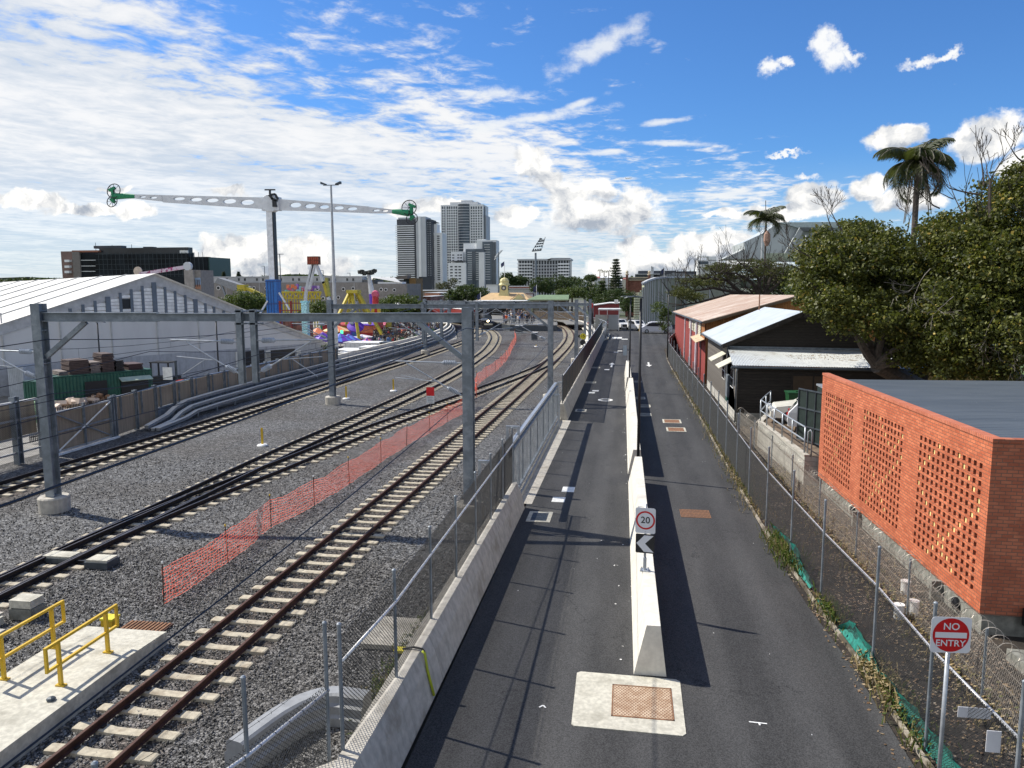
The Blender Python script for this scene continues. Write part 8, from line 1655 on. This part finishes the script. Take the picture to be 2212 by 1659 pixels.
tree('tallest fig tree at the right edge with bare twigs along its top', (23.5, 43, 0), [lb(2120, 600, 41, 110, 5, 130), lb(2190, 460, 41, 75, 4, 75), lb(2080, 560, 42, 80, 5, 80), lb(2060, 500, 42, 50, 4, 40), lb(2140, 720, 39, 100, 4, 80), lb(2040, 690, 40, 70, 4, 90), lb(2250, 600, 40, 70, 4, 140), lb(2220, 390, 41, 35, 3, 35)],
     leaf_fig, 1750, 62, .62, .17, .6, seed=5, limbs=9, depth=3, bare=bare, shell=.55, aspect=.75)
t = W('bare_branches', 'pale dead branches hanging in front of the fig foliage', 'branches', A(2000, 640, 37)); mb = MB(); rnd = random.Random(8)
for u, v, dx in ((2010, 580, -.6), (2150, 680, -.5), (2170, 700, .4), (2060, 640, -.8)): mb = MB(); branches(mb, AT(u, v, 36.6), Vector((dx, -.2, -.7)), 1.0, .022, 3, rnd, .8, -.2, 4, 3, .008); mb.build('twig', bark_l, t, fix=False)
tag(bpy.data.objects[t.name], 'pale dead branches hanging in front of the fig foliage', 'branches')
# spreading poinciana behind the red shed
L = [lb(1600, 590, 118, 75, 6, 18), lb(1520, 608, 116, 60, 5, 16), lb(1680, 590, 118, 50, 6, 22), lb(1470, 630, 112, 28, 4, 14), lb(1640, 572, 120, 45, 5, 14), lb(1560, 578, 120, 40, 5, 12), lb(1710, 600, 116, 40, 5, 30), lb(1500, 640, 112, 30, 4, 10)]
t = W('spreading_tree', 'wide spreading tree with dark twisting limbs and feathery leaves behind the red shed', 'tree', (15.5, 112, 0)); mb = MB(); rnd = random.Random(4); Yt_ = 114
mb.tube([(16.6, Yt_, -.1), (16.2, Yt_, 2.2), (15.6, Yt_, 3.8)], [.55, .45, .4], 8); mb.tube([(16.2, Yt_, 2.2), A(1650, 640, Yt_), A(1665, 600, Yt_)], [.4, .3, .2], 7)
for P in ([(1640, 645), (1590, 632), (1540, 622), (1480, 632), (1440, 640)], [(1640, 645), (1600, 630), (1560, 640), (1500, 655), (1452, 662)], [(1640, 640), (1625, 610), (1590, 590), (1550, 590)], [(1640, 640), (1640, 605), (1620, 580), (1600, 570)], [(1650, 640), (1680, 615), (1700, 590)], [(1600, 632), (1570, 605), (1520, 600), (1480, 606)], [(1655, 645), (1690, 640), (1720, 630)]):
    pts = [AT(u, v, Yt_) for u, v in P]; mb.tube(pts, list(np.linspace(.32, .07, len(pts))), 6, caps=False)
    for i in range(1, len(pts)):
        for k in range(4): branches(mb, pts[i-1].lerp(pts[i], rnd.random()), Vector((rnd.uniform(-1, .6), rnd.uniform(-.4, .4), rnd.uniform(-.1, 1))).normalized(), rnd.uniform(1.5, 2.8), .08, 2, rnd, .7, .1, 4, 3, .02)
mb.build('trunk', M('dark_limb_bark', (.045, .036, .030), .9), t, fix=False)  # evenly dark brown bark on trunk and limbs
V, F = leaves(lobes(L, 1300, 6, .3), 30, .6, .25, .35, 6, .4); npmesh('crown', V, F, leaf_poin, t, off=t['_o'])
t = W('dark_hedge', 'dark green netted hedge under the spreading tree', 'hedge', A(1660, 640, 124)); V, F = leaves(lobes([lb(1680, 630, 124, 60, 3, 28), lb(1740, 640, 100, 40, 3, 40)], 260, 9), 50, .9, .35, .8, 9); npmesh('foliage', V, F, leaf_dark, t, off=t['_o'])
tree('small green shrub tree leaning over the far end of the red shed', (7.0, 110, 0), [lb(1437, 690, 110, 14, 1.5, 30), lb(1425, 668, 110, 16, 1.5, 12)], leaf_mid, 60, 40, .5, .22, .12, seed=12, limbs=3, depth=1)
# palms
def palm(label, u, vb, vc, y, R, nf, seed, upf=.2, tr=.2, skirt=0, shaft=True):
    c = AT(u, vc, y); t = W('palm_tree', label, 'palm tree', (c.x, y, 0)); mb = MB(); mb.tube([(c.x+.1, y, 0), (c.x+.05, y, c.z*.5), (c.x, y, c.z)], [tr*1.2, tr, tr*.9], 9); mb.build('trunk', bark, t)
    if shaft: MB().tube([(c.x, y, c.z-.6), (c.x, y, c.z+.6)], [tr*1.1, tr*.5], 8).build('crownshaft', M('palm_shaft', (.10, .12, .05)), t)
    rnd = random.Random(seed); g = np.random.default_rng(seed)
    for k in range(nf):
        az = 2*PI*k/nf*2.4+rnd.uniform(-.3, .3); el = upf+(1.25-upf)*(1-(k/nf))-.55; L = R*rnd.uniform(.9, 1.15); n = 16; P = []; q = Vector((c.x, y, c.z+.3)); e = el+.55
        for i in range(n+1): P.append(q.copy()); q = q+Vector((math.cos(az)*math.cos(e), math.sin(az)*math.cos(e), math.sin(e)))*L/n; e -= (1.55+.85*(k/nf))/n*(.6+1.1*i/n)
        Vs = []; hd = Vector((-math.sin(az), math.cos(az), 0))
        for i in range(1, n+1):
            tl = (P[i]-P[i-1]).normalized(); ll = R*.30*math.sin(PI*min(1, (i+.6)/(n+1.6)))+.12
            for s in (-1, 1):
                for j in range(5):
                    o = P[i-1].lerp(P[i], j/5); dd = (hd*s*.75+tl*.5+Vector((0, 0, rnd.uniform(-.9, -.1)))).normalized(); w_ = tl*.028; Vs += [o-w_, o+w_, o+dd*ll*.6+w_*.8+Vector((0, 0, -.04)), o+dd*ll+Vector((0, 0, -.14))]
        V = np.array([tuple(v) for v in Vs]); fo = npmesh('frond', V, np.arange(len(V)).reshape(-1, 4), leaf_palm, t, off=t['_o'])
        m2 = MB(); m2.tube(P, [.045]*3+[.02]*(n-2), 4); m2.build('midrib', bark_l, fo, off=Vector(t['_o']), fix=False)
    for k in range(skirt):
        a = rnd.uniform(0, 6.3); MB().tube([(c.x+tr*.6*math.cos(a), y+tr*.6*math.sin(a), c.z-.2), (c.x+(tr*2.6)*math.cos(a), y+tr*2.6*math.sin(a), c.z-.5), (c.x+(tr*3.+.5)*math.cos(a), y+tr*3*math.sin(a), c.z-R*rnd.uniform(.8, 1.25))], [.04, .07, .03], 5).build('dead_frond', bark_l, t)
palm('tall palm with drooping fronds standing above the fig trees', 1983, 470, 358, 62, 3.3, 34, 4, -.45, .22, 6)
palm('small drooping palm in front of the grey stadium wing', 1655, 545, 478, 118, 3.6, 17, 9, -.2, .14, 0)
MB().lathe([(.1, .9), (.45, .4), (.5, -.6), (.2, -1.3)], AT(1657, 512, 117.5), 8).build('fruit_cluster', M('pink_fruit', (.35, .22, .17), .8, 0, .3, 8.), bpy.data.objects['palm_tree.001'], off=Vector(bpy.data.objects['palm_tree.001']['_o']))
# conifers
def conifer(label, u, vt, vb, y, ru, seed, tiers=13, m=leaf_pine):
    a = AT(u, vt, y); t = W('norfolk_pine', label, 'tree', (a.x, y, 0)); MB().tube([(a.x, y, 0), (a.x, y, a.z)], [.35, .05], 7).build('trunk', bark, t); R = ru*y/FPX; zb = max(1., AT(u, vb, y).z); C = []; rd = []; g = random.Random(seed)
    for k in range(tiers):
        f = k/(tiers-1); z = a.z-(a.z-zb)*f**.95; r = R*(.10+.9*f**.8)*g.uniform(.8, 1.1)
        for j in range(7):
            th = 2*PI*j/7+k*.5
            for s in (.3, .6, .9): C.append((a.x+r*s*math.cos(th), y+r*s*math.sin(th), z+.12*r*s)); rd.append(.25+.20*R*s)
    V, F = leaves(C, 55, np.array(rd)*1.3, .42, .4, seed, .4); npmesh('crown', V, F, m, t, off=t['_o'])
conifer('tall dark tiered pine beside the brick gate house', 1331, 562, 640, 235, 17, 3, 15); conifer('dark pine left of the tall tiered pine', 1300, 610, 665, 205, 22, 4, 9, leaf_dark)
conifer('small dark pine on the skyline above the grandstand, left of two', 483, 588, 598, 330, 4, 6, 6); conifer('small dark pine on the skyline above the grandstand, right of two', 515, 588, 598, 330, 5, 7, 6)
# rounded trees
tree('broad olive green tree right of the marquee slope', A(525, 700, 125)[:2]+(0,), [lb(520, 660, 125, 48, 5, 28), lb(545, 650, 125, 28, 4, 20), lb(492, 668, 125, 22, 4, 18)], leaf_mid, 420, 40, .8, .32, .35, seed=21, limbs=5, depth=1)
tree('green tree behind the red framed fun stall', A(665, 700, 122)[:2]+(0,), [lb(690, 668, 122, 22, 3, 20), lb(640, 690, 120, 24, 3, 22)], leaf_mid, 170, 36, .7, .3, .25, seed=22, limbs=3, depth=1)
tree('wide dark olive tree left of the steam train portal', A(860, 690, 170)[:2]+(0,), [lb(860, 662, 170, 55, 6, 26), lb(830, 672, 168, 28, 5, 24), lb(895, 668, 170, 30, 5, 22)], leaf_mid, 420, 36, .9, .42, .35, seed=23, limbs=5, depth=1)
tree('rounded dark green tree left of the station house', A(1010, 650, 230)[:2]+(0,), [lb(1010, 632, 230, 40, 6, 17), lb(985, 638, 230, 25, 5, 12), lb(1035, 636, 230, 25, 5, 14)], leaf_dark, 300, 32, 1.0, .5, .35, seed=24, limbs=4, depth=1)
tree('pale sparse tree in front of the white stepped tower', A(980, 640, 350)[:2]+(0,), [lb(978, 612, 350, 12, 3, 16), lb(962, 618, 350, 12, 3, 12)], leaf_grey, 70, 24, 1.0, .5, .3, seed=25, limbs=5, depth=2, shell=.2)
tree('grey bare crowned tree beside the pale sparse tree', A(1043-80, 640, 352)[:2]+(0,), [lb(950, 620, 352, 12, 3, 10)], leaf_grey, 50, 20, 1.0, .5, .3, seed=26, limbs=5, depth=2, shell=.2)
rr = random.Random(40)
names = ['dark green rounded tree in the belt behind the green platform shelter', ]
belt = [(1170, 615, 250, 26, 18, leaf_dark, 'leftmost dark tree of the belt behind the green platform shelter'), (1205, 612, 262, 34, 18, leaf_dark, 'second dark tree of the belt behind the green platform shelter'), (1235, 632, 232, 36, 12, leaf_mid, 'low bright green rounded tree just above the green platform shelter'), (1262, 622, 245, 30, 18, leaf_dark, 'dark tree right of the low bright green one'), (1290, 636, 215, 26, 22, leaf_dark, 'dark tree over the red hut roof'), (1325, 640, 190, 30, 20, leaf_dark, 'dark bushy tree behind the bus shelter roof'), (1358, 650, 180, 20, 24, leaf_dark, 'dark tree left of the cream hall end'), (1235, 608, 280, 24, 8, leaf_dark, 'dark crown just under the wavy balcony block'),
        (1095, 600, 380, 14, 12, leaf_dark, 'small dark tree behind the cupola flag'), (1120, 606, 382, 18, 10, leaf_dark, 'small dark tree left of the wavy balcony block'), (1275, 600, 420, 10, 5, leaf_dark, 'tiny dark tree among the hillside houses')]
for i, (u, v, y, ru, rv, m_, lbl) in enumerate(belt): tree(lbl, A(u, 640, y)[:2]+(0,), [lb(u, v, y, ru, ru*y/FPX*.7, rv), lb(u-ru*.4, v+rv*.3, y, ru*.6, 3, rv*.7), lb(u+ru*.5, v+rv*.2, y, ru*.6, 3, rv*.8)], m_, 190, 30, y/250*.9, y/250*.42, .3, seed=50+i, limbs=3, depth=1, group='belt of trees behind the platforms')
for i, (u, v, y, lbl) in enumerate(((1296, 583, 460, 'feathery palm on the hillside skyline, left of three'), (1305, 586, 462, 'feathery palm on the hillside skyline, middle of three'), (1315, 585, 461, 'feathery palm on the hillside skyline, right of three'))):
    c = AT(u, v, y); t = W('skyline_palm', lbl, 'palm tree', (c.x, y, 0), 'palms on the hillside skyline'); MB().tube([(c.x, y, 0), (c.x, y, c.z)], .25, 5).build('trunk', bark, t); V, F = leaves([(c.x+1.2*math.cos(k), y, c.z-.2+.5*math.sin(k*1.7)) for k in range(8)], 14, .8, .6, .5, 90+i, .3); npmesh('crown', V, F, leaf_dark, t, off=t['_o'])
# far wooded skyline as one mass
g = np.random.default_rng(5); us = g.uniform(-120, 1500, 700); C = []
for u in us:
    y = g.uniform(1100, 1400); v = 604-3*abs(math.sin(u*.02))-(8*math.exp(-((u-640)/70)**2)); p = AT(u, v, y); C.append((p.x, y, p.z*g.uniform(.75, 1)))
V, F = leaves(C, 14, 7., 5., .6, 5); o = npmesh('distant_trees', V, F, leaf_dark); o['kind'] = 'stuff'
# shrubs between the yard and the parapet
tree('small dark shrub beside the second portal post behind the troughs', A(700, 775, 76)[:2]+(0,), [lb(703, 768, 76, 10, .8, 26)], leaf_dark, 40, 40, .35, .14, .06, seed=60, limbs=2, depth=1, name='shrub')
# weeds along the right fence
def weeds(label, pts, n, h, m, seed, rad=.35):
    g = random.Random(seed); mb = MB(); x0, y0 = pts[0]
    for i in range(n):
        f = g.random()*(len(pts)-1); a, b = pts[int(f)], pts[min(int(f)+1, len(pts)-1)]; k = f-int(f); x = a[0]+(b[0]-a[0])*k+g.gauss(0, rad*.45); y = a[1]+(b[1]-a[1])*k+g.gauss(0, rad); th = g.uniform(0, 6.3); hh = h*g.uniform(.4, 1.2); dx, dy = math.cos(th)*hh*.45, math.sin(th)*hh*.45; w_ = .012
        mb.quad((x-w_*math.sin(th), y+w_*math.cos(th), 0), (x+w_*math.sin(th), y-w_*math.cos(th), 0), (x+dx*.5+w_*math.sin(th), y+dy*.5-w_*math.cos(th), hh*.7), (x+dx, y+dy, hh))
        if g.random() < .5:
            c = Vector((x+dx*.6, y+dy*.6, hh*.7)); s = .045; mb.quad(c+Vector((-s, 0, 0)), c+Vector((0, -s, .02)), c+Vector((s, 0, .03)), c+Vector((0, s, 0)))
    o = mb.build('weeds', m, fix=False); o['kind'] = 'stuff'; return o
dry = m_leaf('dry_grass', (.30, .22, .10), (.50, .40, .24), (.12, .14, .04), .2, .7)
weeds('a', [(5.0, 22.6), (4.95, 24), (4.92, 25.2)], 520, .42, weed_m, 1, .5); weeds('b', [(5.2, 19.2), (5.15, 20.2)], 200, .35, weed_m, 2); weeds('c', [(5.4, 15.4), (5.35, 16.8)], 420, .35, dry, 3, .4); weeds('d', [(5.45, 13.6), (5.4, 15.6)], 220, .28, weed_m, 4, .4); weeds('e', [(4.85, 28), (4.8, 34), (4.8, 44), (4.7, 60), (4.5, 75)], 1600, .25, dry, 5, .6); weeds('f', [(4.9, 30), (4.85, 40), (4.75, 56)], 500, .3, weed_m, 6, .5)
weeds('g', [(-4.9, 13.2), (-5.0, 15.2), (-4.9, 18)], 500, .22, weed_m, 7, .3); weeds('h', [(7.1, 14), (7.0, 20), (6.8, 28), (6.6, 36)], 1500, .16, dry, 8, .8)
# fallen leaves and litter
def litter(name, n, area, size, m, seed, z=.012):
    g = np.random.default_rng(seed); P = np.stack([g.uniform(area[0], area[2], n), g.uniform(area[1], area[3], n), np.full(n, z)], 1); th = g.uniform(0, 6.3, n); s = size*g.uniform(.5, 1.3, n); a = np.stack([np.cos(th)*s, np.sin(th)*s, g.uniform(-.2, .4, n)*s], 1); b = np.stack([-np.sin(th)*s*.5, np.cos(th)*s*.5, g.uniform(0, .3, n)*s], 1)
    V = np.stack([P-a, P-b, P+a, P+b], 1).reshape(-1, 3); V[:, 2] = np.maximum(V[:, 2], z*.7); o = npmesh(name, V, np.arange(n*4).reshape(-1, 4), m); o['kind'] = 'stuff'; return o
lm = m_leaf('fallen_leaves', (.16, .09, .045), (.42, .32, .2), None, .1); litter('leaf_litter', 2600, (5.6, 11, 8.0, 46), .045, lm, 1, .0); litter('leaf_litter', 900, (4.75, 12, 5.15, 75), .04, lm, 2); litter('leaf_litter', 700, (9.5, 46.4, 15.4, 50.5), .05, lm, 3, 4.0)
litter('paper_scraps', 90, (-.35, 16, .25, 72), .035, M('paper_scrap', (.7, .7, .68)), 4); litter('paper_scraps', 60, (-3.3, 14, 4.5, 70), .025, M('paper_scrap', (.7, .7, .68)), 5)
# grass bank far right behind the brick building
sheet('grass', [(20, 62), (60, 55), (60, 110), (24, 110)], .1, M('mown_grass', (.07, .12, .025), .9, 0, .3, 1.))
tag(MB().b2((22, 60, 0), (40, 60.3, 1.4)).build('low_wall', concrete), 'low concrete wall under the trees at the far right', 'wall')
# loose ballast stones near the camera (instanced rocks)
def rocks():
    pr = []
    for i in range(4):
        bm = bmesh.new(); bmesh.ops.create_icosphere(bm, subdivisions=1, radius=1.); r = random.Random(i)
        for v in bm.verts: v.co *= r.uniform(.7, 1.2)
        for v in bm.verts: v.co = Vector((v.co.x*1.0, v.co.y*.75, v.co.z*.6))
        me = bpy.data.meshes.new('rock'); bm.to_mesh(me); bm.free(); pr.append((np.array([v.co[:] for v in me.vertices]), np.array([p.vertices[:] for p in me.polygons])))
        bpy.data.meshes.remove(me)
    g = np.random.default_rng(3); VV = []; FF = []; n0 = 0
    def put(n, fx, smin, smax):
        nonlocal n0
        for v, f in pr:
            k = n//4; P = fx(g, k); s = g.uniform(smin, smax, k); q = g.normal(size=(k, 4)); q /= np.linalg.norm(q, axis=1)[:, None]; w, x, y, z = q.T
            R = np.stack([1-2*(y*y+z*z), 2*(x*y-z*w), 2*(x*z+y*w), 2*(x*y+z*w), 1-2*(x*x+z*z), 2*(y*z-x*w), 2*(x*z-y*w), 2*(y*z+x*w), 1-2*(x*x+y*y)], 1).reshape(k, 3, 3)
            W_ = np.einsum('kij,vj->kvi', R, v)*s[:, None, None]+P[:, None, :]; VV.append(W_.reshape(-1, 3)); FF.append((f[None]+(np.arange(k)*len(v))[:, None, None]+n0).reshape(-1, 3)); n0 += k*len(v)
    def zone(x0, x1, y0, y1, pw=1.3):
        def fx(g, k):
            y = y0+(y1-y0)*g.random(k)**pw; x = g.uniform(x0, x1, k)
            ok = ~((x > -12.7) & (x < -10.55) & (y < 15.8)); x = np.where(ok, x, -13.2+g.random(k)*.4)
            return np.stack([x, y, g.uniform(-.03, .012, k)], 1)
        return fx
    put(26000, zone(-15.6, -4.6, 8.5, 22), .018, .038); put(16000, zone(-24, -4.6, 17, 34), .022, .042)
    o = npmesh('ballast_stones', np.concatenate(VV), np.concatenate(FF), m_bst); o['kind'] = 'stuff'
m_bst, n_, b_, pos_ = newmat('loose_ballast_stone'); gi = [x for x in m_bst.node_tree.nodes if x.type == 'NEW_GEOMETRY'][0].outputs['Random Per Island']
n_.put(b_.inputs['Base Color'], n_.mix(n_.math('POWER', gi, 1.6), (.03, .029, .027), (.27, .26, .245))); b_.inputs['Roughness'].default_value = .75
rocks()
# ---------------------------------------------------------------- camera, light, sky
cam = bpy.data.cameras.new('camera'); co = bpy.data.objects.new('camera', cam); COL.objects.link(co); sc.camera = co
cam.sensor_fit = 'HORIZONTAL'; cam.sensor_width = 36.; cam.lens = 36.*FPX/2212.; cam.clip_start = .1; cam.clip_end = 20000.
mw = Matrix.Identity(4)
for i in range(3): mw[i][0] = RT[i]; mw[i][1] = UP[i]; mw[i][2] = -FWD[i]
mw[0][3], mw[1][3], mw[2][3] = 0, 0, HC
co.matrix_world = mw
SUN_EL = math.radians(46.); to_sun = Vector((-.957, .29, 0)).normalized()*math.cos(SUN_EL)+Vector((0, 0, math.sin(SUN_EL)))
sl = bpy.data.lights.new('sun', 'SUN'); sl.energy = 4.9; sl.angle = math.radians(.53); sl.color = (1., .94, .84)
so = bpy.data.objects.new('sun', sl); COL.objects.link(so); so.rotation_euler = (-to_sun).to_track_quat('-Z', 'Y').to_euler(); so.location = (0, 0, 60)
wd = bpy.data.worlds.new('World'); sc.world = wd; wd.use_nodes = True; wt = wd.node_tree; wt.nodes.clear(); n = NT(wt)
sky = n.new('ShaderNodeTexSky', sky_type='NISHITA', sun_disc=False); sky.sun_elevation = SUN_EL; sky.sun_rotation = math.atan2(to_sun.x, to_sun.y)
sky.altitude = 50; sky.air_density = 1.0; sky.dust_density = .4; sky.ozone_density = 2.0
D = n.new('ShaderNodeTexCoord').outputs['Generated']; s = n.sep(D)
yy = n.math('MAXIMUM', s[1], .02); px = n.math('DIVIDE', s[0], yy); pz = n.math('DIVIDE', s[2], yy); P2 = n.comb(px, pz, 0)
def uv2(u, v): d = ray(u, v); return (d.x/d.y, d.z/d.y)
front = n.ramp(s[1], .02, .2)
# high broken sheet (altocumulus) lives on a flat layer, streaks run toward azimuth ~14 deg
zz = n.math('ADD', n.math('MAXIMUM', s[2], .0), .035); qx = n.math('DIVIDE', s[0], zz); qy = n.math('DIVIDE', s[1], zz)
aa = math.radians(20); ca, sa = math.cos(aa), math.sin(aa)
al = n.math('ADD', n.math('MULTIPLY', qx, sa), n.math('MULTIPLY', qy, ca)); ac = n.math('SUBTRACT', n.math('MULTIPLY', qx, ca), n.math('MULTIPLY', qy, sa))
q1 = n.comb(n.math('MULTIPLY', ac, 1.0), n.math('MULTIPLY', al, .40), 0)
warp = n.vmath('ADD', q1, n.vmath('MULTIPLY', n.vmath('SUBTRACT', n.noise(q1, 1.1, 3, .5, out=1), (.5, .5, .5)), (.9, .9, 0)))
band = n.noise(warp, .95, 3, .5); rip = n.noise(n.comb(n.math('MULTIPLY', ac, 1.0), n.math('MULTIPLY', al, .8), 3.), 5.5, 5, .62, dist=.3); fine = n.noise(n.comb(ac, al, 7.), 9., 5, .7)
wisp = n.noise(n.comb(n.math('MULTIPLY', pz, 9.), n.math('MULTIPLY', px, 1.3), 1.), 3., 6, .65)
# coverage: high toward the left, falling to clear blue on the upper right; a pale layer low down
P_a = uv2(560, 0); P_b = uv2(1440, 380)
dx_, dz_ = P_b[0]-P_a[0], P_b[1]-P_a[1]; Ln = math.hypot(dx_, dz_)
sd = n.math('ADD', n.math('MULTIPLY', n.math('SUBTRACT', px, P_a[0]), dz_/Ln), n.math('MULTIPLY', n.math('SUBTRACT', pz, P_a[1]), -dx_/Ln))   # >0 left/below of the line
cov = n.ramp(sd, -.20, .24, -.26, .60, smooth=False)
lowb = n.math('MULTIPLY', n.ramp(pz, .16, .03), n.ramp(px, .30, -.35, .12, .42)); cov = n.math('MAXIMUM', cov, n.math('SUBTRACT', lowb, .25))
sheet_f = n.math('ADD', n.math('ADD', n.math('MULTIPLY', band, .95), n.math('MULTIPLY', rip, 1.05)), n.math('ADD', cov, n.math('MULTIPLY', fine, .25)))
a_sheet = n.math('MULTIPLY', n.ramp(sheet_f, 1.18, 1.50), n.ramp(pz, .0, .20, .70, 1.))
# cumulus and separate puffs: soft ellipses given as directions, broken up by noise
PU = [(1300,470,135,38,0),(1375,440,50,38,0),(1215,430,50,42,0),(1290,405,50,25,.2),(1155,350,52,40,.2),(1180,385,35,30,0),(1240,460,60,35,0),(1110,470,48,18,0),
      (1430,560,125,28,0),(1520,530,95,26,-.1),(1345,580,70,22,0),(1370,530,50,24,0),(1600,545,80,40,0),
      (60,433,82,17,.05),(190,455,110,14,0),(290,462,60,20,0),(470,545,45,30,0),(540,540,60,42,0),(660,545,65,38,0),(690,570,80,25,0),(430,570,60,22,0),(600,590,160,14,0),(880,440,60,16,0),(960,450,60,14,.05),(500,415,40,10,0),(250,410,40,8,0),
      (2130,285,95,42,-.05),(1930,310,62,28,-.15),(2200,355,60,40,0),(1760,425,60,26,0),(1870,412,52,26,0),(1720,455,110,18,0),(1960,440,80,25,0),(1590,470,90,12,0)]
ST = [(1290,105,130,34,-.45),(1075,200,80,22,.05),(1110,262,190,15,-.12),(1440,262,75,8,-.1),(1250,225,60,10,-.3),(1450,310,110,8,.05),(1560,420,180,12,0),(1300,330,70,10,0)]
nz = n.noise(n.vmath('MULTIPLY', P2, (1, 1.25, 1)), 11., 7, .60, out=1); wv = n.vmath('MULTIPLY', n.vmath('SUBTRACT', nz, (.5, .5, .5)), (.085, .06, 0)); Pw = n.vmath('ADD', P2, wv)
def ell(L, Pv, best=None):
    for (u, v, ru, rv, rot) in L:
        c = uv2(u, v); e = uv2(u+ru, v); f = uv2(u, v-rv)
        mp = n.new('ShaderNodeMapping', vector_type='TEXTURE'); n.put(mp.inputs['Vector'], Pv)
        mp.inputs['Location'].default_value = (c[0], c[1], 0); mp.inputs['Rotation'].default_value = (0, 0, -rot); mp.inputs['Scale'].default_value = (abs(e[0]-c[0])*1.12, abs(f[1]-c[1])*1.15, 1)
        q = n.math('SUBTRACT', 1., n.vmath('LENGTH', mp.outputs[0])); best = q if best is None else n.math('SMOOTH_MAX', best, q, .12)
    return best
eb = ell(PU, Pw); es = ell(ST, P2)
fn = n.noise(P2, 30., 6, .62); fb = n.noise(P2, 10., 3, .5)
WP = [(1665,148,30,20,-.6),(1695,128,24,12,-.1),(1785,90,36,30,0),(1800,120,42,34,.3),(1835,115,34,14,.5),(1990,130,46,12,-.1),(2045,118,44,11,-.5),(1740,382,26,8,-.2),(1700,330,40,5,0)]
Px = n.vmath('ADD', P2, n.vmath('MULTIPLY', n.vmath('SUBTRACT', n.noise(P2, 34., 5, .65, out=1), (.5, .5, .5)), (.05, .04, 0))); ew = ell(WP, Px)
body = n.math('ADD', eb, n.math('MULTIPLY', n.math('SUBTRACT', fn, .5), 1.0))
a_cu = n.math('MULTIPLY', n.ramp(body, -.05, .32), front)
a_st = n.math('MULTIPLY', n.math('MULTIPLY', n.ramp(n.math('ADD', es, n.math('MULTIPLY', n.math('SUBTRACT', n.math('ADD', fn, rip), 1.), 1.5)), .0, .9), .85), front)
# light and shade of the clouds: billow noise lit from the sun side, grey flat bases
sh = n.math('SUBTRACT', n.noise(n.vmath('ADD', Pw, (.012, -.016, 0)), 20., 5, .6), n.noise(Pw, 20., 5, .6))
up = ell([(u, v+rv*.9, ru*1.0, rv*.62, r) for (u, v, ru, rv, r) in PU if rv > 24], Pw)
lit = n.math('ADD', n.math('MULTIPLY', sh, -3.6), n.math('SUBTRACT', .85, n.math('MULTIPLY', n.ramp(up, -.1, .7), .55)), clamp=True)
cu_col = n.mix(lit, (4.2, 4.7, 5.5), (11., 10.8, 10.4))
sh_col = n.mix(n.ramp(n.math('ADD', n.math('MULTIPLY', band, .6), n.math('MULTIPLY', rip, .6)), .45, .75), (6.6, 7.2, 7.9), (9.8, 9.7, 9.5))
skyc = n.vmath('MULTIPLY', sky.outputs[0], (.50, .90, 1.42))
hz = n.math('MULTIPLY', n.ramp(s[2], .16, -.01), .55); skyc = n.mix(hz, skyc, (6.3, 7.6, 8.6))
c = n.mix(n.math('MULTIPLY', a_sheet, .93), skyc, sh_col); c = n.mix(a_st, c, (8.8, 9.1, 9.4)); c = n.mix(n.math('MULTIPLY', n.ramp(n.math('ADD', ew, n.math('MULTIPLY', n.math('SUBTRACT', n.noise(P2, 60., 5, .7), .5), .9)), -.05, .75), front), c, (9.6, 9.7, 9.8)); c = n.mix(a_cu, c, cu_col)
back = n.math('MULTIPLY', n.ramp(s[1], .0, -.35), n.ramp(s[2], -.02, .1)); c = n.mix(n.math('MULTIPLY', back, n.ramp(n.noise(D, 2.2, 5, .6), .25, .5, .35, .75)), c, (7.6, 7.8, 8.1))  # unseen white overcast behind the camera, added as neutral fill for shaded faces
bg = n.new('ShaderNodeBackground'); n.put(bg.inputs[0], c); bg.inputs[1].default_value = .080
wd.cycles.sampling_method = 'MANUAL'; wd.cycles.sample_map_resolution = 512
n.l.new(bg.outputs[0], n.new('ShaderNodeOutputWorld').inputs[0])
vs = sc.view_settings; vs.view_transform = 'Standard'; vs.look = 'None'; vs.exposure = .34; vs.gamma = 1.
sc.render.engine = 'CYCLES'; sc.cycles.transparent_max_bounces = 16; sc.cycles.max_bounces = 6
for o in bpy.data.objects:
    if '_o' in o: del o['_o']
    if '_w' in o: del o['_w']
